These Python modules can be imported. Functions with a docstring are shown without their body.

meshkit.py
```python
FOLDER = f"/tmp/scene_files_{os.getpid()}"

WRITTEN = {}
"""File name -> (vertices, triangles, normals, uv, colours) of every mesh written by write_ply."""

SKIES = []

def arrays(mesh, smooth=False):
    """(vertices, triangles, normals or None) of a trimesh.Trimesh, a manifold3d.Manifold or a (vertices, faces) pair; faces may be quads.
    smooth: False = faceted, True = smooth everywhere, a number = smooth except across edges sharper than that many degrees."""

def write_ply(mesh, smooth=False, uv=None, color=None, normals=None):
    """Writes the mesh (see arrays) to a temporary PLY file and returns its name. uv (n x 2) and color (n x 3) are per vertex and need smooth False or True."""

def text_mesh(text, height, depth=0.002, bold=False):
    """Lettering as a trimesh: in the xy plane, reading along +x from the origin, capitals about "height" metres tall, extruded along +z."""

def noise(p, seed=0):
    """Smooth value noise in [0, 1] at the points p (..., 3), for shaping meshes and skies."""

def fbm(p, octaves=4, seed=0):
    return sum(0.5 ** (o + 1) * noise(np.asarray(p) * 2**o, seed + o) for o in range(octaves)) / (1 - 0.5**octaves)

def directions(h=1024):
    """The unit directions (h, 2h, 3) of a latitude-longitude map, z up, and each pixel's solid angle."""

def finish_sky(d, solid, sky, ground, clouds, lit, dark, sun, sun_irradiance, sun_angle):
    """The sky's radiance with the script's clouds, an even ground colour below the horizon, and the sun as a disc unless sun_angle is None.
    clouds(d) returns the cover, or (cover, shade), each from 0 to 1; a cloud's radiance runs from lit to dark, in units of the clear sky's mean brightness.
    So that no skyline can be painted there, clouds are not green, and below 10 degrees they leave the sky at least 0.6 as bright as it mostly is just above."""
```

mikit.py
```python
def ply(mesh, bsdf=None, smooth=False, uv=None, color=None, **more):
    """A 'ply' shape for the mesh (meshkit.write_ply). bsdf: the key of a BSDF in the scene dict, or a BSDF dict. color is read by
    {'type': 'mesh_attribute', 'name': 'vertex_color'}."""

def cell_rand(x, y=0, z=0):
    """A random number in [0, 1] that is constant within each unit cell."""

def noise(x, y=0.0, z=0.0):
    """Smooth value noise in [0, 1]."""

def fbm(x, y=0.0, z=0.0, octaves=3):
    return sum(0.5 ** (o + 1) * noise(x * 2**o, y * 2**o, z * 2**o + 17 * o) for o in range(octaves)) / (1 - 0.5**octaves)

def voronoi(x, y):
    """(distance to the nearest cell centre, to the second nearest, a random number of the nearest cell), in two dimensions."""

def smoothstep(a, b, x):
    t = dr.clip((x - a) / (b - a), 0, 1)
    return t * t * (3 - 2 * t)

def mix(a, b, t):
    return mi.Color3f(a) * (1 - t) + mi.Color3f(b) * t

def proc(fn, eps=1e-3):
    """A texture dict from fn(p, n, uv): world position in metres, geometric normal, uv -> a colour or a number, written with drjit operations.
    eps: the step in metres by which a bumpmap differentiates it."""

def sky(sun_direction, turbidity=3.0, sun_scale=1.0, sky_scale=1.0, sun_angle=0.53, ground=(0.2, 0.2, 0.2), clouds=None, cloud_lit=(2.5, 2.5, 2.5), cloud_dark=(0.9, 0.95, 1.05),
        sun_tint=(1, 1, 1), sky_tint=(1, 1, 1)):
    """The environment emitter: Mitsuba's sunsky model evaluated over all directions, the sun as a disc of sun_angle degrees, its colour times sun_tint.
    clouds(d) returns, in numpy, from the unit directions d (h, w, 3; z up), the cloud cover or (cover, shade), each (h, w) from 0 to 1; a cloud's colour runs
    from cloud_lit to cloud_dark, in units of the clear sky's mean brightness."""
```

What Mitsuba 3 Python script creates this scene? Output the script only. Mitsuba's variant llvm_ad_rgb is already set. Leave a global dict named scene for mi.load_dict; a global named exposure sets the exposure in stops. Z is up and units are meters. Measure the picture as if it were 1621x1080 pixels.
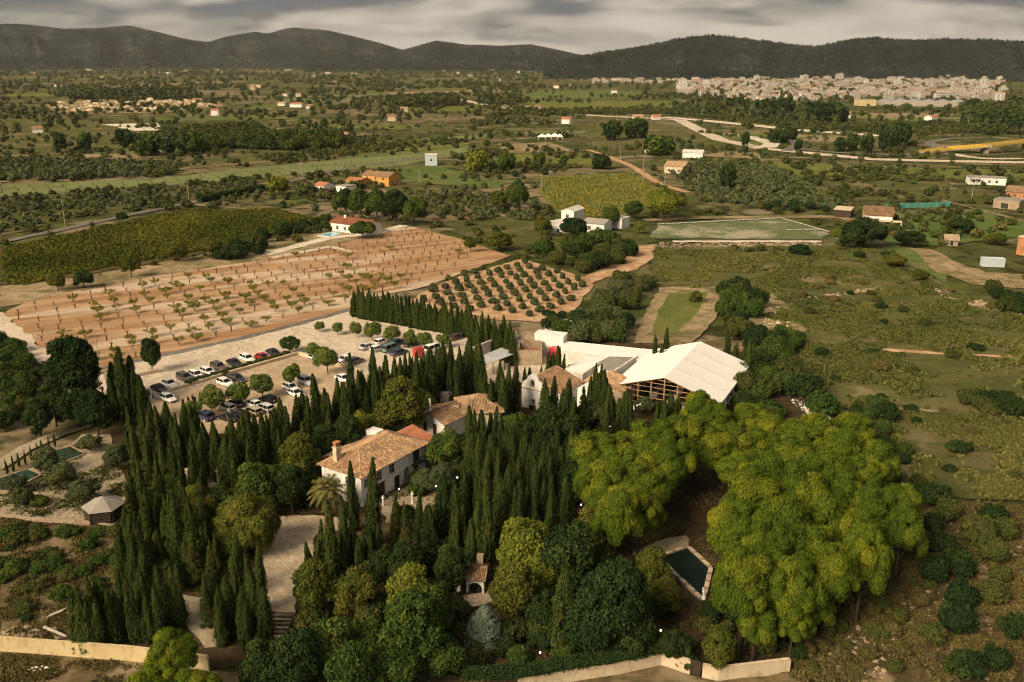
import math, random
import numpy as np, trimesh, drjit as dr, mitsuba as mi, mikit, meshkit
from shapely.geometry import Polygon, Point, LineString
from manifold3d import Manifold, CrossSection
from mikit import noise, fbm, voronoi, smoothstep, mix
T = mi.ScalarTransform4f
PI = math.pi
# ------------------------------------------------------------------ camera, sky, exposure
H, FOC = 64.0, 1450.0
PITCH = math.atan((540 - 88) / FOC)
exposure = 3.15
scene = {'type': 'scene'}
labels = {}
scene['air'] = {'type': 'homogeneous', 'albedo': {'type': 'rgb', 'value': [.95, .95, .95]}, 'sigma_t': {'type': 'rgb', 'value': [2.2e-5, 2.2e-5, 2.2e-5]}}
scene['camera'] = {'type': 'perspective', 'fov': math.degrees(2 * math.atan(810.5 / FOC)), 'fov_axis': 'x', 'near_clip': 1.0, 'far_clip': 30000.0,
    'to_world': T().look_at(origin=[0, 0, H], target=[0, math.cos(PITCH), H - math.sin(PITCH)], up=[0, 0, 1]), 'medium': {'type': 'ref', 'id': 'air'}}
def clouds(d):
    z = np.maximum(d[..., 2], 0)
    q = np.stack([d[..., 0] / (z + .22), d[..., 1] / (z + .22), z * 0], -1)
    w = meshkit.fbm(q * 1.3 + 4, 3, 12)[..., None] * np.array([.9, .9, 0])
    n = meshkit.fbm(q * [1.7, 2.6, 1] + w, 6, 3)
    m = meshkit.fbm(q * [5.0, 8.0, 1] + 2 * w + 9, 4, 8)
    lid = np.clip((z - .012) / .045, 0, 1)
    shade = np.clip((n - .35) * 3.9, 0, 1) * (.45 + .45 * lid) + np.clip((m - .42) * 3.0, 0, 1) * .40 + .08 * lid
    return np.ones_like(z), np.clip(shade, 0, 1)
scene['sky'] = mikit.sky((-0.62, -0.56, 0.55), turbidity=4, sun_scale=0.54, sky_scale=0.50, sun_angle=32, clouds=clouds,
                         cloud_lit=(1.55, 1.40, 1.16), cloud_dark=(.24, .26, .29), sun_tint=(.98, .985, .97), ground=(.12, .11, .09))
scene['haze'] = {'type': 'cube', 'to_world': T().translate([0, 3400, 189]).scale([7600, 5200, 190]), 'bsdf': {'type': 'null'}, 'interior': {'type': 'ref', 'id': 'air'}}
labels['haze'] = {'kind': 'stuff', 'label': 'thin evening haze over the plain and the hills'}
# ------------------------------------------------------------------ helpers
rng = np.random.default_rng(7)
random.seed(7)
def ray(px, py):
    x, y = (px - 810.5) / FOC, (540 - py) / FOC
    return np.array([x, math.cos(PITCH) + y * math.sin(PITCH), -math.sin(PITCH) + y * math.cos(PITCH)])
def at(px, py, z=0.0):
    """survey point: the place on the level z that the photograph shows at this pixel"""
    d = ray(px, py)
    return np.array([0, 0, H]) + d * ((z - H) / d[2])
def at2(px, py, z=0.0):
    return at(px, py, z)[:2]
def mpp(p):
    """metres per pixel of the photograph at a place"""
    q = np.array([p[0], p[1], (p[2] if len(p) > 2 else 0) - H])
    return float(q[1] * math.cos(PITCH) - q[2] * math.sin(PITCH)) / FOC
def key(name):
    if name not in labels and name not in scene: return name
    n = 1
    while f'{name}_{n:03d}' in labels or f'{name}_{n:03d}' in scene: n += 1
    return f'{name}_{n:03d}'
_cnt = {}
def fkey(name):
    """numbered key, quick for long series"""
    n = _cnt.get(name, 0); _cnt[name] = n + 1
    return name if n == 0 else f'{name}_{n:03d}'
def tag(k, label=None, cat=None, group=None, kind=None):
    labels[k] = {a: b for a, b in (('label', label), ('category', cat), ('group', group), ('kind', kind)) if b}
    return k
def put(k, mesh, bsdf, smooth=False, uv=None, **kw):
    scene[k] = mikit.ply(mesh, bsdf, smooth, uv=uv, **kw)
    return k
def part(parent, name, mesh, bsdf, smooth=False, uv=None, kind=None, label=None, **kw):
    k = fkey(parent + '__' + name)
    put(k, mesh, bsdf, smooth, uv, **kw)
    if kind or label: tag(k, label, kind=kind)
    return k
class MB:
    """collects polygons of one mesh"""
    def __init__(s): s.v, s.f, s.u, s.n = [], [], [], 0
    def add(s, v, f, u=None):
        v = np.asarray(v, float); f = np.asarray(f, int)
        if f.shape[1] == 4: f = np.vstack([f[:, [0, 1, 2]], f[:, [0, 2, 3]]])
        s.v.append(v); s.f.append(f + s.n); s.n += len(v)
        s.u.append(np.zeros((len(v), 2)) + (u if u is not None else rng.random(2)))
        return s
    def box(s, c, size, rz=0.0, u=None):
        a = np.array([[x, y, z] for x in (-.5, .5) for y in (-.5, .5) for z in (-.5, .5)]) * size
        ca, sa = math.cos(rz), math.sin(rz)
        a = np.stack([a[:, 0] * ca - a[:, 1] * sa, a[:, 0] * sa + a[:, 1] * ca, a[:, 2]], 1) + c
        return s.add(a, [[0, 1, 3, 2], [4, 6, 7, 5], [0, 4, 5, 1], [2, 3, 7, 6], [0, 2, 6, 4], [1, 5, 7, 3]], u)
    def quad(s, a, b, c, d, u=None): return s.add([a, b, c, d], [[0, 1, 2, 3]], u)
    def prism(s, poly, z0, z1, u=None):
        """vertical prism of a plan polygon; z0 and z1 may be lists per vertex (convex)"""
        p = np.asarray(poly, float); n = len(p)
        if Polygon(p).exterior.is_ccw is False: p = p[::-1]; z0 = z0 if np.isscalar(z0) else z0[::-1]; z1 = z1 if np.isscalar(z1) else z1[::-1]
        lo = np.column_stack([p, np.zeros(n) + z0]); hi = np.column_stack([p, np.zeros(n) + z1])
        f = [[i, (i + 1) % n, n + (i + 1) % n] for i in range(n)] + [[i, n + (i + 1) % n, n + i] for i in range(n)]
        f += [[n, n + i, n + i + 1] for i in range(1, n - 1)] + [[0, i + 1, i] for i in range(1, n - 1)]
        return s.add(np.vstack([lo, hi]), f, u)
    def tube(s, pts, r, sides=6, u=None, cap=True):
        p = np.asarray(pts, float); r = np.broadcast_to(r, (len(p),)); t = np.gradient(p, axis=0)
        t /= np.linalg.norm(t, axis=1, keepdims=True) + 1e-9
        a = np.cross(t, np.where(np.abs(t[:, 2:]) < .9, [0, 0, 1.], [1., 0, 0])); a /= np.linalg.norm(a, axis=1, keepdims=True)
        b = np.cross(t, a); g = np.arange(sides) * 2 * PI / sides
        v = (p[:, None] + r[:, None, None] * (np.cos(g)[None, :, None] * a[:, None] + np.sin(g)[None, :, None] * b[:, None])).reshape(-1, 3)
        f = [[i * sides + j, i * sides + (j + 1) % sides, (i + 1) * sides + (j + 1) % sides, (i + 1) * sides + j] for i in range(len(p) - 1) for j in range(sides)]
        s.add(v, f, u)
        if cap: s.add(np.vstack([v[-sides:], p[-1:]]), [[j, (j + 1) % sides, sides] for j in range(sides)], u); s.add(np.vstack([v[:sides], p[:1]]), [[(j + 1) % sides, j, sides] for j in range(sides)], u)
        return s
    def mesh(s, m, off=(0, 0, 0), u=None):
        if hasattr(m, 'to_mesh'):
            q = m.to_mesh(); return s.add(q.vert_properties[:, :3] + np.array(off), q.tri_verts, u)
        return s.add(np.array(m.vertices) + np.array(off), np.array(m.faces), u)
    def get(s): return np.vstack(s.v), np.vstack(s.f)
    def uv(s): return np.vstack(s.u)
    def to(s, k, bsdf, smooth=False, uv=False): return put(k, s.get(), bsdf, smooth, uv=s.uv() if uv else None)
    def part(s, parent, name, bsdf, smooth=False, uv=False, **kw): return part(parent, name, s.get(), bsdf, smooth, uv=s.uv() if uv else None, **kw)
def rgb(c): return {'type': 'rgb', 'value': [float(x) for x in c]}
def lin(r, g, b):
    """linear colour of an 8-bit sRGB one"""
    return tuple(((x / 255 + .055) / 1.055) ** 2.4 if x > 10 else x / 255 / 12.92 for x in (r, g, b))
def diffuse(name, tex):
    scene[name] = {'type': 'twosided', 'bsdf': {'type': 'diffuse', 'reflectance': tex if isinstance(tex, dict) else rgb(tex)}}
    return name
def rough(name, tex, r=.5, spec=.5, metal=0.0, coat=0.0):
    scene[name] = {'type': 'twosided', 'bsdf': {'type': 'principled', 'base_color': tex if isinstance(tex, dict) else rgb(tex), 'roughness': r, 'specular': spec, 'metallic': metal, 'clearcoat': coat, 'clearcoat_gloss': .9}}
    return name
# ------------------------------------------------------------------ materials
def C3(c): return mi.Color3f(*[float(x) for x in c])
def soil_fn(cols, s1, s2, spots=None, aniso=(1, 1), ang=0.0):
    """mottled ground: three colours mixed by two scales of noise, optional spots (colour, size, amount)"""
    a, b, c = cols; ca, sa = math.cos(ang), math.sin(ang)
    def fn(p, n, uv):
        x, y = (p.x * ca + p.y * sa) * aniso[0], (p.y * ca - p.x * sa) * aniso[1]
        k = smoothstep(.36, .64, fbm(x * s1, y * s1, 0, 4)); q = smoothstep(.38, .66, fbm(x * s2, y * s2, 5.0, 3))
        col = mix(mix(a, b, k), c, q * .75)
        fine = .82 + .36 * noise(p.x * 3.1, p.y * 3.1)
        col = col * fine
        if spots:
            m = smoothstep(.92 - spots[2], 1.22 - spots[2], fbm(p.x / spots[1], p.y / spots[1], 3.0, 3) * 1.1 + .28 * (noise(p.x * .9, p.y * 1.7) - .5))
            col = mix(col, spots[0], m * .8)
        return col
    return mikit.proc(fn)
def plain_fn(p, n, uv):
    """the wide plain: a patchwork of old plots, each with its own cover, broken by scrub and pale stony ground"""
    wx, wy = p.x + 24 * fbm(p.x / 60, p.y / 60, 1.0, 3), p.y + 24 * fbm(p.x / 60, p.y / 60, 7.0, 3)
    d1, d2, r = voronoi(wx / 95, wy / 62)
    d3, d4, r2 = voronoi(wx / 34 + 11, wy / 26)
    col = mix((.080, .085, .032), (.14, .125, .060), smoothstep(.2, .8, r))
    col = mix(col, (.075, .088, .028), smoothstep(.62, .75, r2))
    col = mix(col, (.24, .185, .115), smoothstep(.84, .92, r) * .8)
    k = fbm(p.x / 7, p.y / 7, 2.0, 4)
    col = col * (.55 + .9 * k)
    col = mix(col, (.024, .030, .012), smoothstep(.50, .68, fbm(p.x / 5 + 40, p.y / 5, 3.0, 3)) * .75)
    edge = 1 - smoothstep(.0, .05, d2 - d1)
    col = mix(col, (.030, .034, .015), edge * .8)
    col = mix(col, (.25, .205, .14), smoothstep(.58, .80, fbm(p.x / 21 + 9, p.y / 13, 8.0, 5)) * .75)
    return col
G = {}
G['plain'] = diffuse('m_plain', mikit.proc(plain_fn))
G['gravel'] = diffuse('m_gravel', soil_fn([(.54, .455, .355), (.47, .39, .30), (.60, .51, .41)], .09, .9))
G['lot'] = diffuse('m_lot', soil_fn([(.44, .34, .23), (.38, .29, .195), (.50, .39, .27)], .11, .8))
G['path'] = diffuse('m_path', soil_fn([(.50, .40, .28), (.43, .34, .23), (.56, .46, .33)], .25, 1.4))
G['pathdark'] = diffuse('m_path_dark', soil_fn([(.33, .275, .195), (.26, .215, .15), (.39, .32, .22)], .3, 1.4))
def ploughed(p, n, uv):
    ax, ay = .866, .5
    s = -p.x * ay + p.y * ax; t = p.x * ax + p.y * ay
    k = fbm(t / 30, s / 3.4, 0, 4); f = noise(t * .15, s * 2.2)
    col = mix((.32, .185, .098), (.395, .255, .15), smoothstep(.35, .6, k))
    col = mix(col, (.51, .40, .295), smoothstep(.52, .68, fbm(t / 44 + 5, s / 6.0, 2.0, 3)))
    col = mix(col, (.20, .13, .065), smoothstep(.62, .85, noise(t / 9, s / .9)) * .30)
    return col * (.80 + .40 * f)
G['plough'] = diffuse('m_plough', mikit.proc(ploughed))
G['orange'] = diffuse('m_orange', soil_fn([(.42, .26, .15), (.35, .21, .115), (.52, .37, .24)], .12, .5))
G['vinesoil'] = diffuse('m_vinesoil', soil_fn([(.085, .062, .030), (.11, .078, .038), (.06, .06, .02)], .06, .3))
G['meadow'] = diffuse('m_meadow', soil_fn([(.098, .102, .038), (.135, .118, .054), (.064, .076, .025)], .045, .22, ((.24, .19, .11), 14., .26), aniso=(.55, 1.3)))
G['meadowdark'] = diffuse('m_meadow_dark', soil_fn([(.085, .090, .034), (.115, .102, .046), (.056, .068, .02)], .06, .3, ((.18, .145, .085), 9., .28), aniso=(.6, 1.3)))
G['green'] = diffuse('m_green', soil_fn([(.095, .140, .040), (.125, .150, .052), (.080, .120, .034)], .05, .3, ((.19, .155, .09), 12., .3)))
G['palegreen'] = diffuse('m_palegreen', soil_fn([(.155, .185, .075), (.125, .155, .058), (.19, .20, .10)], .05, .3))
G['yellow'] = diffuse('m_yellow', soil_fn([(.165, .170, .050), (.135, .145, .042), (.095, .120, .034)], .07, .3))
G['pitch'] = diffuse('m_pitch', soil_fn([(.13, .155, .080), (.17, .18, .10), (.10, .13, .055)], .08, .4, ((.38, .34, .26), 13., .36)))
G['tan'] = diffuse('m_tan', soil_fn([(.36, .27, .17), (.27, .205, .125), (.20, .165, .085)], .1, .5, ((.10, .10, .04), 6., .36)))
G['pale'] = diffuse('m_pale', soil_fn([(.60, .53, .43), (.50, .44, .35), (.66, .60, .50)], .05, .4))
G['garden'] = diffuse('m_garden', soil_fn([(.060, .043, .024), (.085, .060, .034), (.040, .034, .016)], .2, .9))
G['drysoil'] = diffuse('m_drysoil', soil_fn([(.125, .095, .052), (.17, .125, .068), (.085, .070, .032)], .12, .6, ((.27, .215, .14), 6., .33)))
G['slope'] = diffuse('m_slope', soil_fn([(.070, .052, .027), (.11, .082, .043), (.048, .042, .020)], .2, .7, ((.28, .21, .12), 5., .33), aniso=(.6, 1.2), ang=.9))
G['asphalt'] = diffuse('m_asphalt', soil_fn([(.17, .155, .135), (.14, .13, .115), (.20, .18, .155)], .08, .6))
G['water'] = rough('m_water', (.008, .016, .012), .10, .12)
def hill_fn(p, n, uv):
    k = fbm(p.x / 260, p.y / 260, p.z / 90, 5); r = fbm(p.x / 60, p.y / 60, p.z / 26, 4)
    col = mix((.009, .014, .016), (.021, .026, .028), smoothstep(.40, .62, k))
    col = mix(col, (.055, .058, .060), smoothstep(.58, .72, r) * .55 * smoothstep(.35, .6, k))
    return col * (.82 + .36 * noise(p.x / 14, p.y / 14, p.z / 9))
G['hill'] = diffuse('m_hill', mikit.proc(hill_fn))
def foliage(name, a, b, c, var=(1, 1, 1), vs=.22, thin=0.0):
    """leaf colours: uv.x varies leaf by leaf, uv.y clump by clump, world noise tree by tree"""
    def fn(p, n, uv):
        col = mix(a, b, uv.x); col = mix(col, c, smoothstep(.55, .95, uv.y) * .8)
        t = noise(p.x * vs, p.y * vs)
        return col * mix((1.25, 1.15, .95), C3(var), t)
    tex = mikit.proc(fn)
    if thin:
        scene[name] = {'type': 'principledthin', 'base_color': tex, 'roughness': .7, 'diff_trans': thin, 'spec_trans': 0.0, 'spec_reflect_lobe': 0.0} if False else {'type': 'principledthin', 'base_color': tex, 'roughness': .7, 'diff_trans': thin}
        return name
    return diffuse(name, tex)
F = {}
F['cypress'] = foliage('l_cypress', (.020, .034, .011), (.055, .080, .022), (.080, .076, .024), (.55, .62, .58), .31)
F['fir'] = foliage('l_fir', (.024, .036, .012), (.055, .068, .019), (.066, .052, .019), (.8, .8, .7), .15)
F['pine'] = foliage('l_pine', (.046, .076, .010), (.120, .165, .019), (.19, .205, .021), (.62, .74, .76), .13)
F['broad'] = foliage('l_broad', (.026, .052, .014), (.062, .100, .024), (.095, .122, .028), (.75, .85, .8), .12)
F['bright'] = foliage('l_bright', (.085, .115, .020), (.16, .185, .032), (.17, .18, .03), (.8, .85, .8), .2)
F['autumn'] = foliage('l_autumn', (.050, .072, .017), (.105, .118, .025), (.110, .100, .026), (.75, .8, .7), .3)
F['dark'] = foliage('l_dark', (.014, .028, .011), (.034, .058, .018), (.046, .068, .020), (.75, .85, .9), .15)
F['olive'] = foliage('l_olive', (.058, .076, .038), (.100, .122, .064), (.085, .095, .038), (.75, .8, .75), .2)
F['lot'] = foliage('l_lot', (.070, .112, .030), (.135, .178, .050), (.145, .165, .046), (.8, .85, .8), .2)
F['lotdark'] = foliage('l_woodgreen', (.026, .040, .012), (.062, .080, .022), (.075, .082, .022), (.6, .75, .7), .05)
F['almond'] = foliage('l_almond', (.13, .135, .034), (.22, .195, .05), (.22, .165, .038), (.8, .9, .8), .2)
F['vine'] = foliage('l_vine', (.070, .098, .018), (.125, .140, .026), (.115, .085, .02), (.55, .6, .5), .045)
F['scrub'] = foliage('l_scrub', (.040, .056, .018), (.078, .092, .030), (.105, .098, .038), (.7, .75, .7), .06)
F['far'] = foliage('l_far', (.036, .050, .020), (.068, .082, .031), (.072, .074, .027), (.65, .75, .7), .03)
F['hillwood'] = foliage('l_hillwood', (.014, .024, .019), (.028, .040, .033), (.030, .038, .030), (.75, .8, .85), .01)
F['blue'] = foliage('l_blue', (.10, .14, .115), (.19, .235, .19), (.20, .23, .19), (.85, .9, .9), .3)
F['palm'] = foliage('l_palm', (.12, .125, .044), (.20, .195, .075), (.21, .18, .075), (.85, .85, .8), .4)
F['grass'] = foliage('l_grass', (.092, .100, .035), (.155, .150, .060), (.068, .088, .025), (.65, .75, .6), .05)
F['dry'] = foliage('l_dry', (.10, .085, .038), (.165, .135, .064), (.058, .060, .022), (.7, .75, .6), .1)
diffuse('m_bark', soil_fn([(.075, .055, .038), (.11, .082, .057), (.06, .045, .032)], 2., 6.))
diffuse('m_almondbark', (.085, .058, .036))
def tile_fn(a, b, c, d):
    def fn(p, n, uv):
        col = mix(a, b, uv.x); col = mix(col, c, smoothstep(.70, .95, uv.y))
        col = mix(col, d, smoothstep(.50, .72, fbm(p.x * .9, p.y * .9, p.z * .9, 3)) * .65)
        return col * (.82 + .3 * noise(p.x * 7, p.y * 7, p.z * 7))
    return mikit.proc(fn)
diffuse('m_tile', tile_fn((.33, .20, .115), (.60, .43, .27), (.36, .165, .085), (.22, .165, .105)))
diffuse('m_tile_red', tile_fn((.38, .155, .09), (.46, .21, .12), (.33, .12, .07), (.28, .17, .11)))
diffuse('m_tile_brown', tile_fn((.22, .135, .08), (.44, .29, .18), (.24, .125, .07), (.16, .12, .085)))
def plaster_fn(a, b, s=.7):
    def fn(p, n, uv):
        k = fbm(p.x * s, p.y * s, p.z * s, 4); k2 = smoothstep(.52, .74, fbm(p.x * 2.3, p.y * 2.3, p.z * .5, 3))
        return mix(mix(a, b, smoothstep(.3, .75, k)), mi.Color3f(b) * .70, k2 * .6)
    return mikit.proc(fn)
diffuse('m_white', plaster_fn((.82, .81, .78), (.74, .72, .68)))
diffuse('m_whitedim', plaster_fn((.66, .63, .58), (.55, .52, .47)))
diffuse('m_cream', plaster_fn((.62, .52, .38), (.54, .44, .31)))
diffuse('m_yellowwall', plaster_fn((.60, .49, .28), (.52, .41, .23), .5))
diffuse('m_stone', plaster_fn((.38, .30, .215), (.28, .22, .155), 1.3))
diffuse('m_orangewall', plaster_fn((.62, .34, .09), (.55, .29, .075)))
diffuse('m_brick', plaster_fn((.46, .22, .11), (.38, .18, .09)))
diffuse('m_lilac', plaster_fn((.36, .30, .32), (.29, .25, .27)))
diffuse('m_terracotta', plaster_fn((.42, .20, .12), (.34, .16, .10)))
diffuse('m_greyflat', plaster_fn((.34, .31, .27), (.28, .255, .225), .5))
rough('m_metalroof', plaster_fn((.48, .49, .50), (.40, .41, .42), .5), .45, .5)
rough('m_tent', (.76, .74, .70), .5, .4)
rough('m_hallroof', plaster_fn((.20, .22, .25), (.27, .28, .30), .05), .6, .3)
rough('m_whitemetal', (.72, .71, .69), .4)
rough('m_wood', plaster_fn((.34, .22, .11), (.27, .17, .085), 2.), .6, .3)
rough('m_darkwood', (.045, .030, .020), .6, .3)
rough('m_glass', (.012, .014, .016), .06, .7)
rough('m_shutter', (.030, .026, .022), .5, .4)
rough('m_iron', (.025, .024, .023), .45)
rough('m_pole', plaster_fn((.36, .33, .28), (.30, .27, .23), 1.), .7, .3)
rough('m_redmetal', (.36, .045, .035), .45)
rough('m_greenmetal', (.03, .20, .12), .5)
rough('m_bluemetal', (.42, .50, .54), .5)
rough('m_turquoise', (.06, .26, .22), .5)
rough('m_netgreen', plaster_fn((.012, .035, .022), (.02, .05, .03), .6), .6, .3)
diffuse('m_skin', (.42, .25, .17)); diffuse('m_hair', (.030, .020, .014))
diffuse('m_cloth_black', (.018, .016, .018)); diffuse('m_cloth_white', (.66, .64, .62)); diffuse('m_cloth_wine', (.09, .018, .022)); diffuse('m_cloth_navy', (.02, .025, .05)); diffuse('m_cloth_rose', (.34, .16, .14))
rough('m_rubber', (.018, .018, .018), .8, .2)
rough('m_lampglass', (.7, .7, .65), .3)
rough('m_taillight', (.30, .02, .015), .3)
for n_, c_ in dict(white=(.76, .75, .73), silver=(.50, .51, .52), black=(.018, .018, .020), grey=(.10, .10, .105), brown=(.085, .065, .055), red=(.36, .02, .022), blue=(.030, .045, .085), teal=(.10, .19, .17), beige=(.36, .30, .24), wine=(.12, .045, .05)).items():
    rough('p_' + n_, c_, .28, .5, 0.0, .6)
# ------------------------------------------------------------------ ground, hills, fields, roads
def tri_poly(poly, z=0.0):
    V, Fc, n = [], [], 0
    for g in getattr(poly, 'geoms', [poly]):
        v, f = trimesh.creation.triangulate_polygon(g, engine='earcut')
        V.append(np.column_stack([v, np.full(len(v), z)])); Fc.append(np.asarray(f) + n); n += len(v)
    V, Fc = np.vstack(V), np.vstack(Fc)
    a, b, c = V[Fc[:, 0]], V[Fc[:, 1]], V[Fc[:, 2]]
    up = np.cross(b - a, c - a)[:, 2] < 0
    Fc[up] = Fc[up][:, ::-1]
    return V, Fc
def ragged(p, step, amp, seed):
    """outline with an uneven edge"""
    p = np.asarray(p, float); r = np.random.default_rng(seed); out = []
    for a, b in zip(p, np.roll(p, -1, 0)):
        L = np.linalg.norm(b - a); n = max(1, int(L / step)); nr = np.array([-(b - a)[1], (b - a)[0]]) / max(L, 1e-6)
        for i in range(n): out.append(a + (b - a) * (i / n) + nr * r.normal(0, amp) * (i > 0))
    g = Polygon(out)
    return g if g.is_valid else g.buffer(0)
_lay = [0.02]
def sheet(name, mat, px, amp=.35, step=2.5, label=None, z=None):
    P = [at2(*q) for q in px]
    far = np.mean([p[1] for p in P]) / 200
    z = _lay[0] if z is None else z
    _lay[0] += .0025
    k = fkey(name)
    put(k, tri_poly(ragged(P, step * max(1, far), amp * max(1, far * .8), len(scene)), z), G[mat])
    tag(k, label, kind='structure')
    return P
def strip(name, mat, px, w, label=None, amp=.15, z=None):
    P = [at2(*q) for q in px]
    g = LineString(P).buffer(w / 2, cap_style=2, join_style=1)
    z = _lay[0] if z is None else z
    _lay[0] += .004
    k = fkey(name)
    P2 = np.array(g.exterior.coords)[:-1] if g.geom_type == 'Polygon' and not g.interiors else None
    if P2 is not None and amp: g = ragged(P2, 3., amp, len(scene))
    put(k, tri_poly(g, z), G[mat]); tag(k, label, kind='structure')
gx, gy = np.meshgrid(np.linspace(-7400, 7400, 60), np.linspace(-1600, 8400, 50))
gi = np.arange(60 * 50).reshape(50, 60)
put('ground', (np.column_stack([gx.ravel(), gy.ravel(), gx.ravel() * 0]), np.stack([gi[:-1, :-1].ravel(), gi[:-1, 1:].ravel(), gi[1:, 1:].ravel(), gi[1:, :-1].ravel()], 1)), G['plain'])
tag('ground', 'wide farmed plain reaching to the foot of the hills', kind='structure')
def hills(name, prof, D0, D1, D2, label, seed, spurs=1.0):
    """a range: foot at distance D0, crest D1, back D2; the crest follows the skyline seen in the photograph and goes on beyond it"""
    az, zr, dr_ = [], [], []
    for px, py in prof:
        d = ray(px, py); hd = math.hypot(d[0], d[1]); az.append(math.atan2(d[0], d[1])); zr.append(H + D1 * d[2] / hd)
    n, m = 420, 46
    a = np.linspace(az[0], az[-1], n); z = np.interp(a, az, zr)
    z = np.convolve(np.pad(z, 2, 'edge'), [.1, .2, .4, .2, .1], 'valid')
    u = np.linspace(0, 1, m); A, U = np.meshgrid(a, u, indexing='ij'); Z = np.repeat(z[:, None], m, 1)
    foot = D0 * (1 + .10 * (meshkit.fbm(np.stack([A * 9, A * 0, A * 0], -1), 3, seed) - .5))
    uu = U / .7
    R = np.where(U <= .7, foot + (D1 - foot) * np.clip(uu, 0, 1), D1 + (D2 - D1) * (U - .7) / .3)
    s = np.where(U <= .7, np.clip(uu, 0, 1) ** 1.25, 1 - np.clip((U - .7) / .3, 0, 1) ** 1.5)
    X, Y = R * np.sin(A), R * np.cos(A)
    ridged = 1 - np.abs(2 * meshkit.fbm(np.stack([A * 26, U * 1.4, U * 0], -1), 4, seed + 3) - 1)
    fine = meshkit.fbm(np.stack([X / 130, Y / 130, X * 0], -1), 4, seed + 5)
    w = np.clip(s * (1 - s) * 4, 0, 1) * (U < .7)
    zz = Z * s + spurs * w * ((ridged - .62) * .62 * Z + (fine - .5) * 26) + (fine - .5) * 5 * (s > .4)
    zz = np.where(U == 0, -.5, zz); zz[:, -1] = -.5
    i = np.arange(n * m).reshape(n, m)
    f = np.stack([i[:-1, :-1].ravel(), i[:-1, 1:].ravel(), i[1:, 1:].ravel(), i[1:, :-1].ravel()], 1)
    V = np.column_stack([X.ravel(), Y.ravel(), np.maximum(zz, -.5).ravel()])
    put(name, (V, f[:, ::-1]), G['hill'], True); tag(name, label, kind='structure')
    return A, R, np.maximum(zz, -.5)
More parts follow.
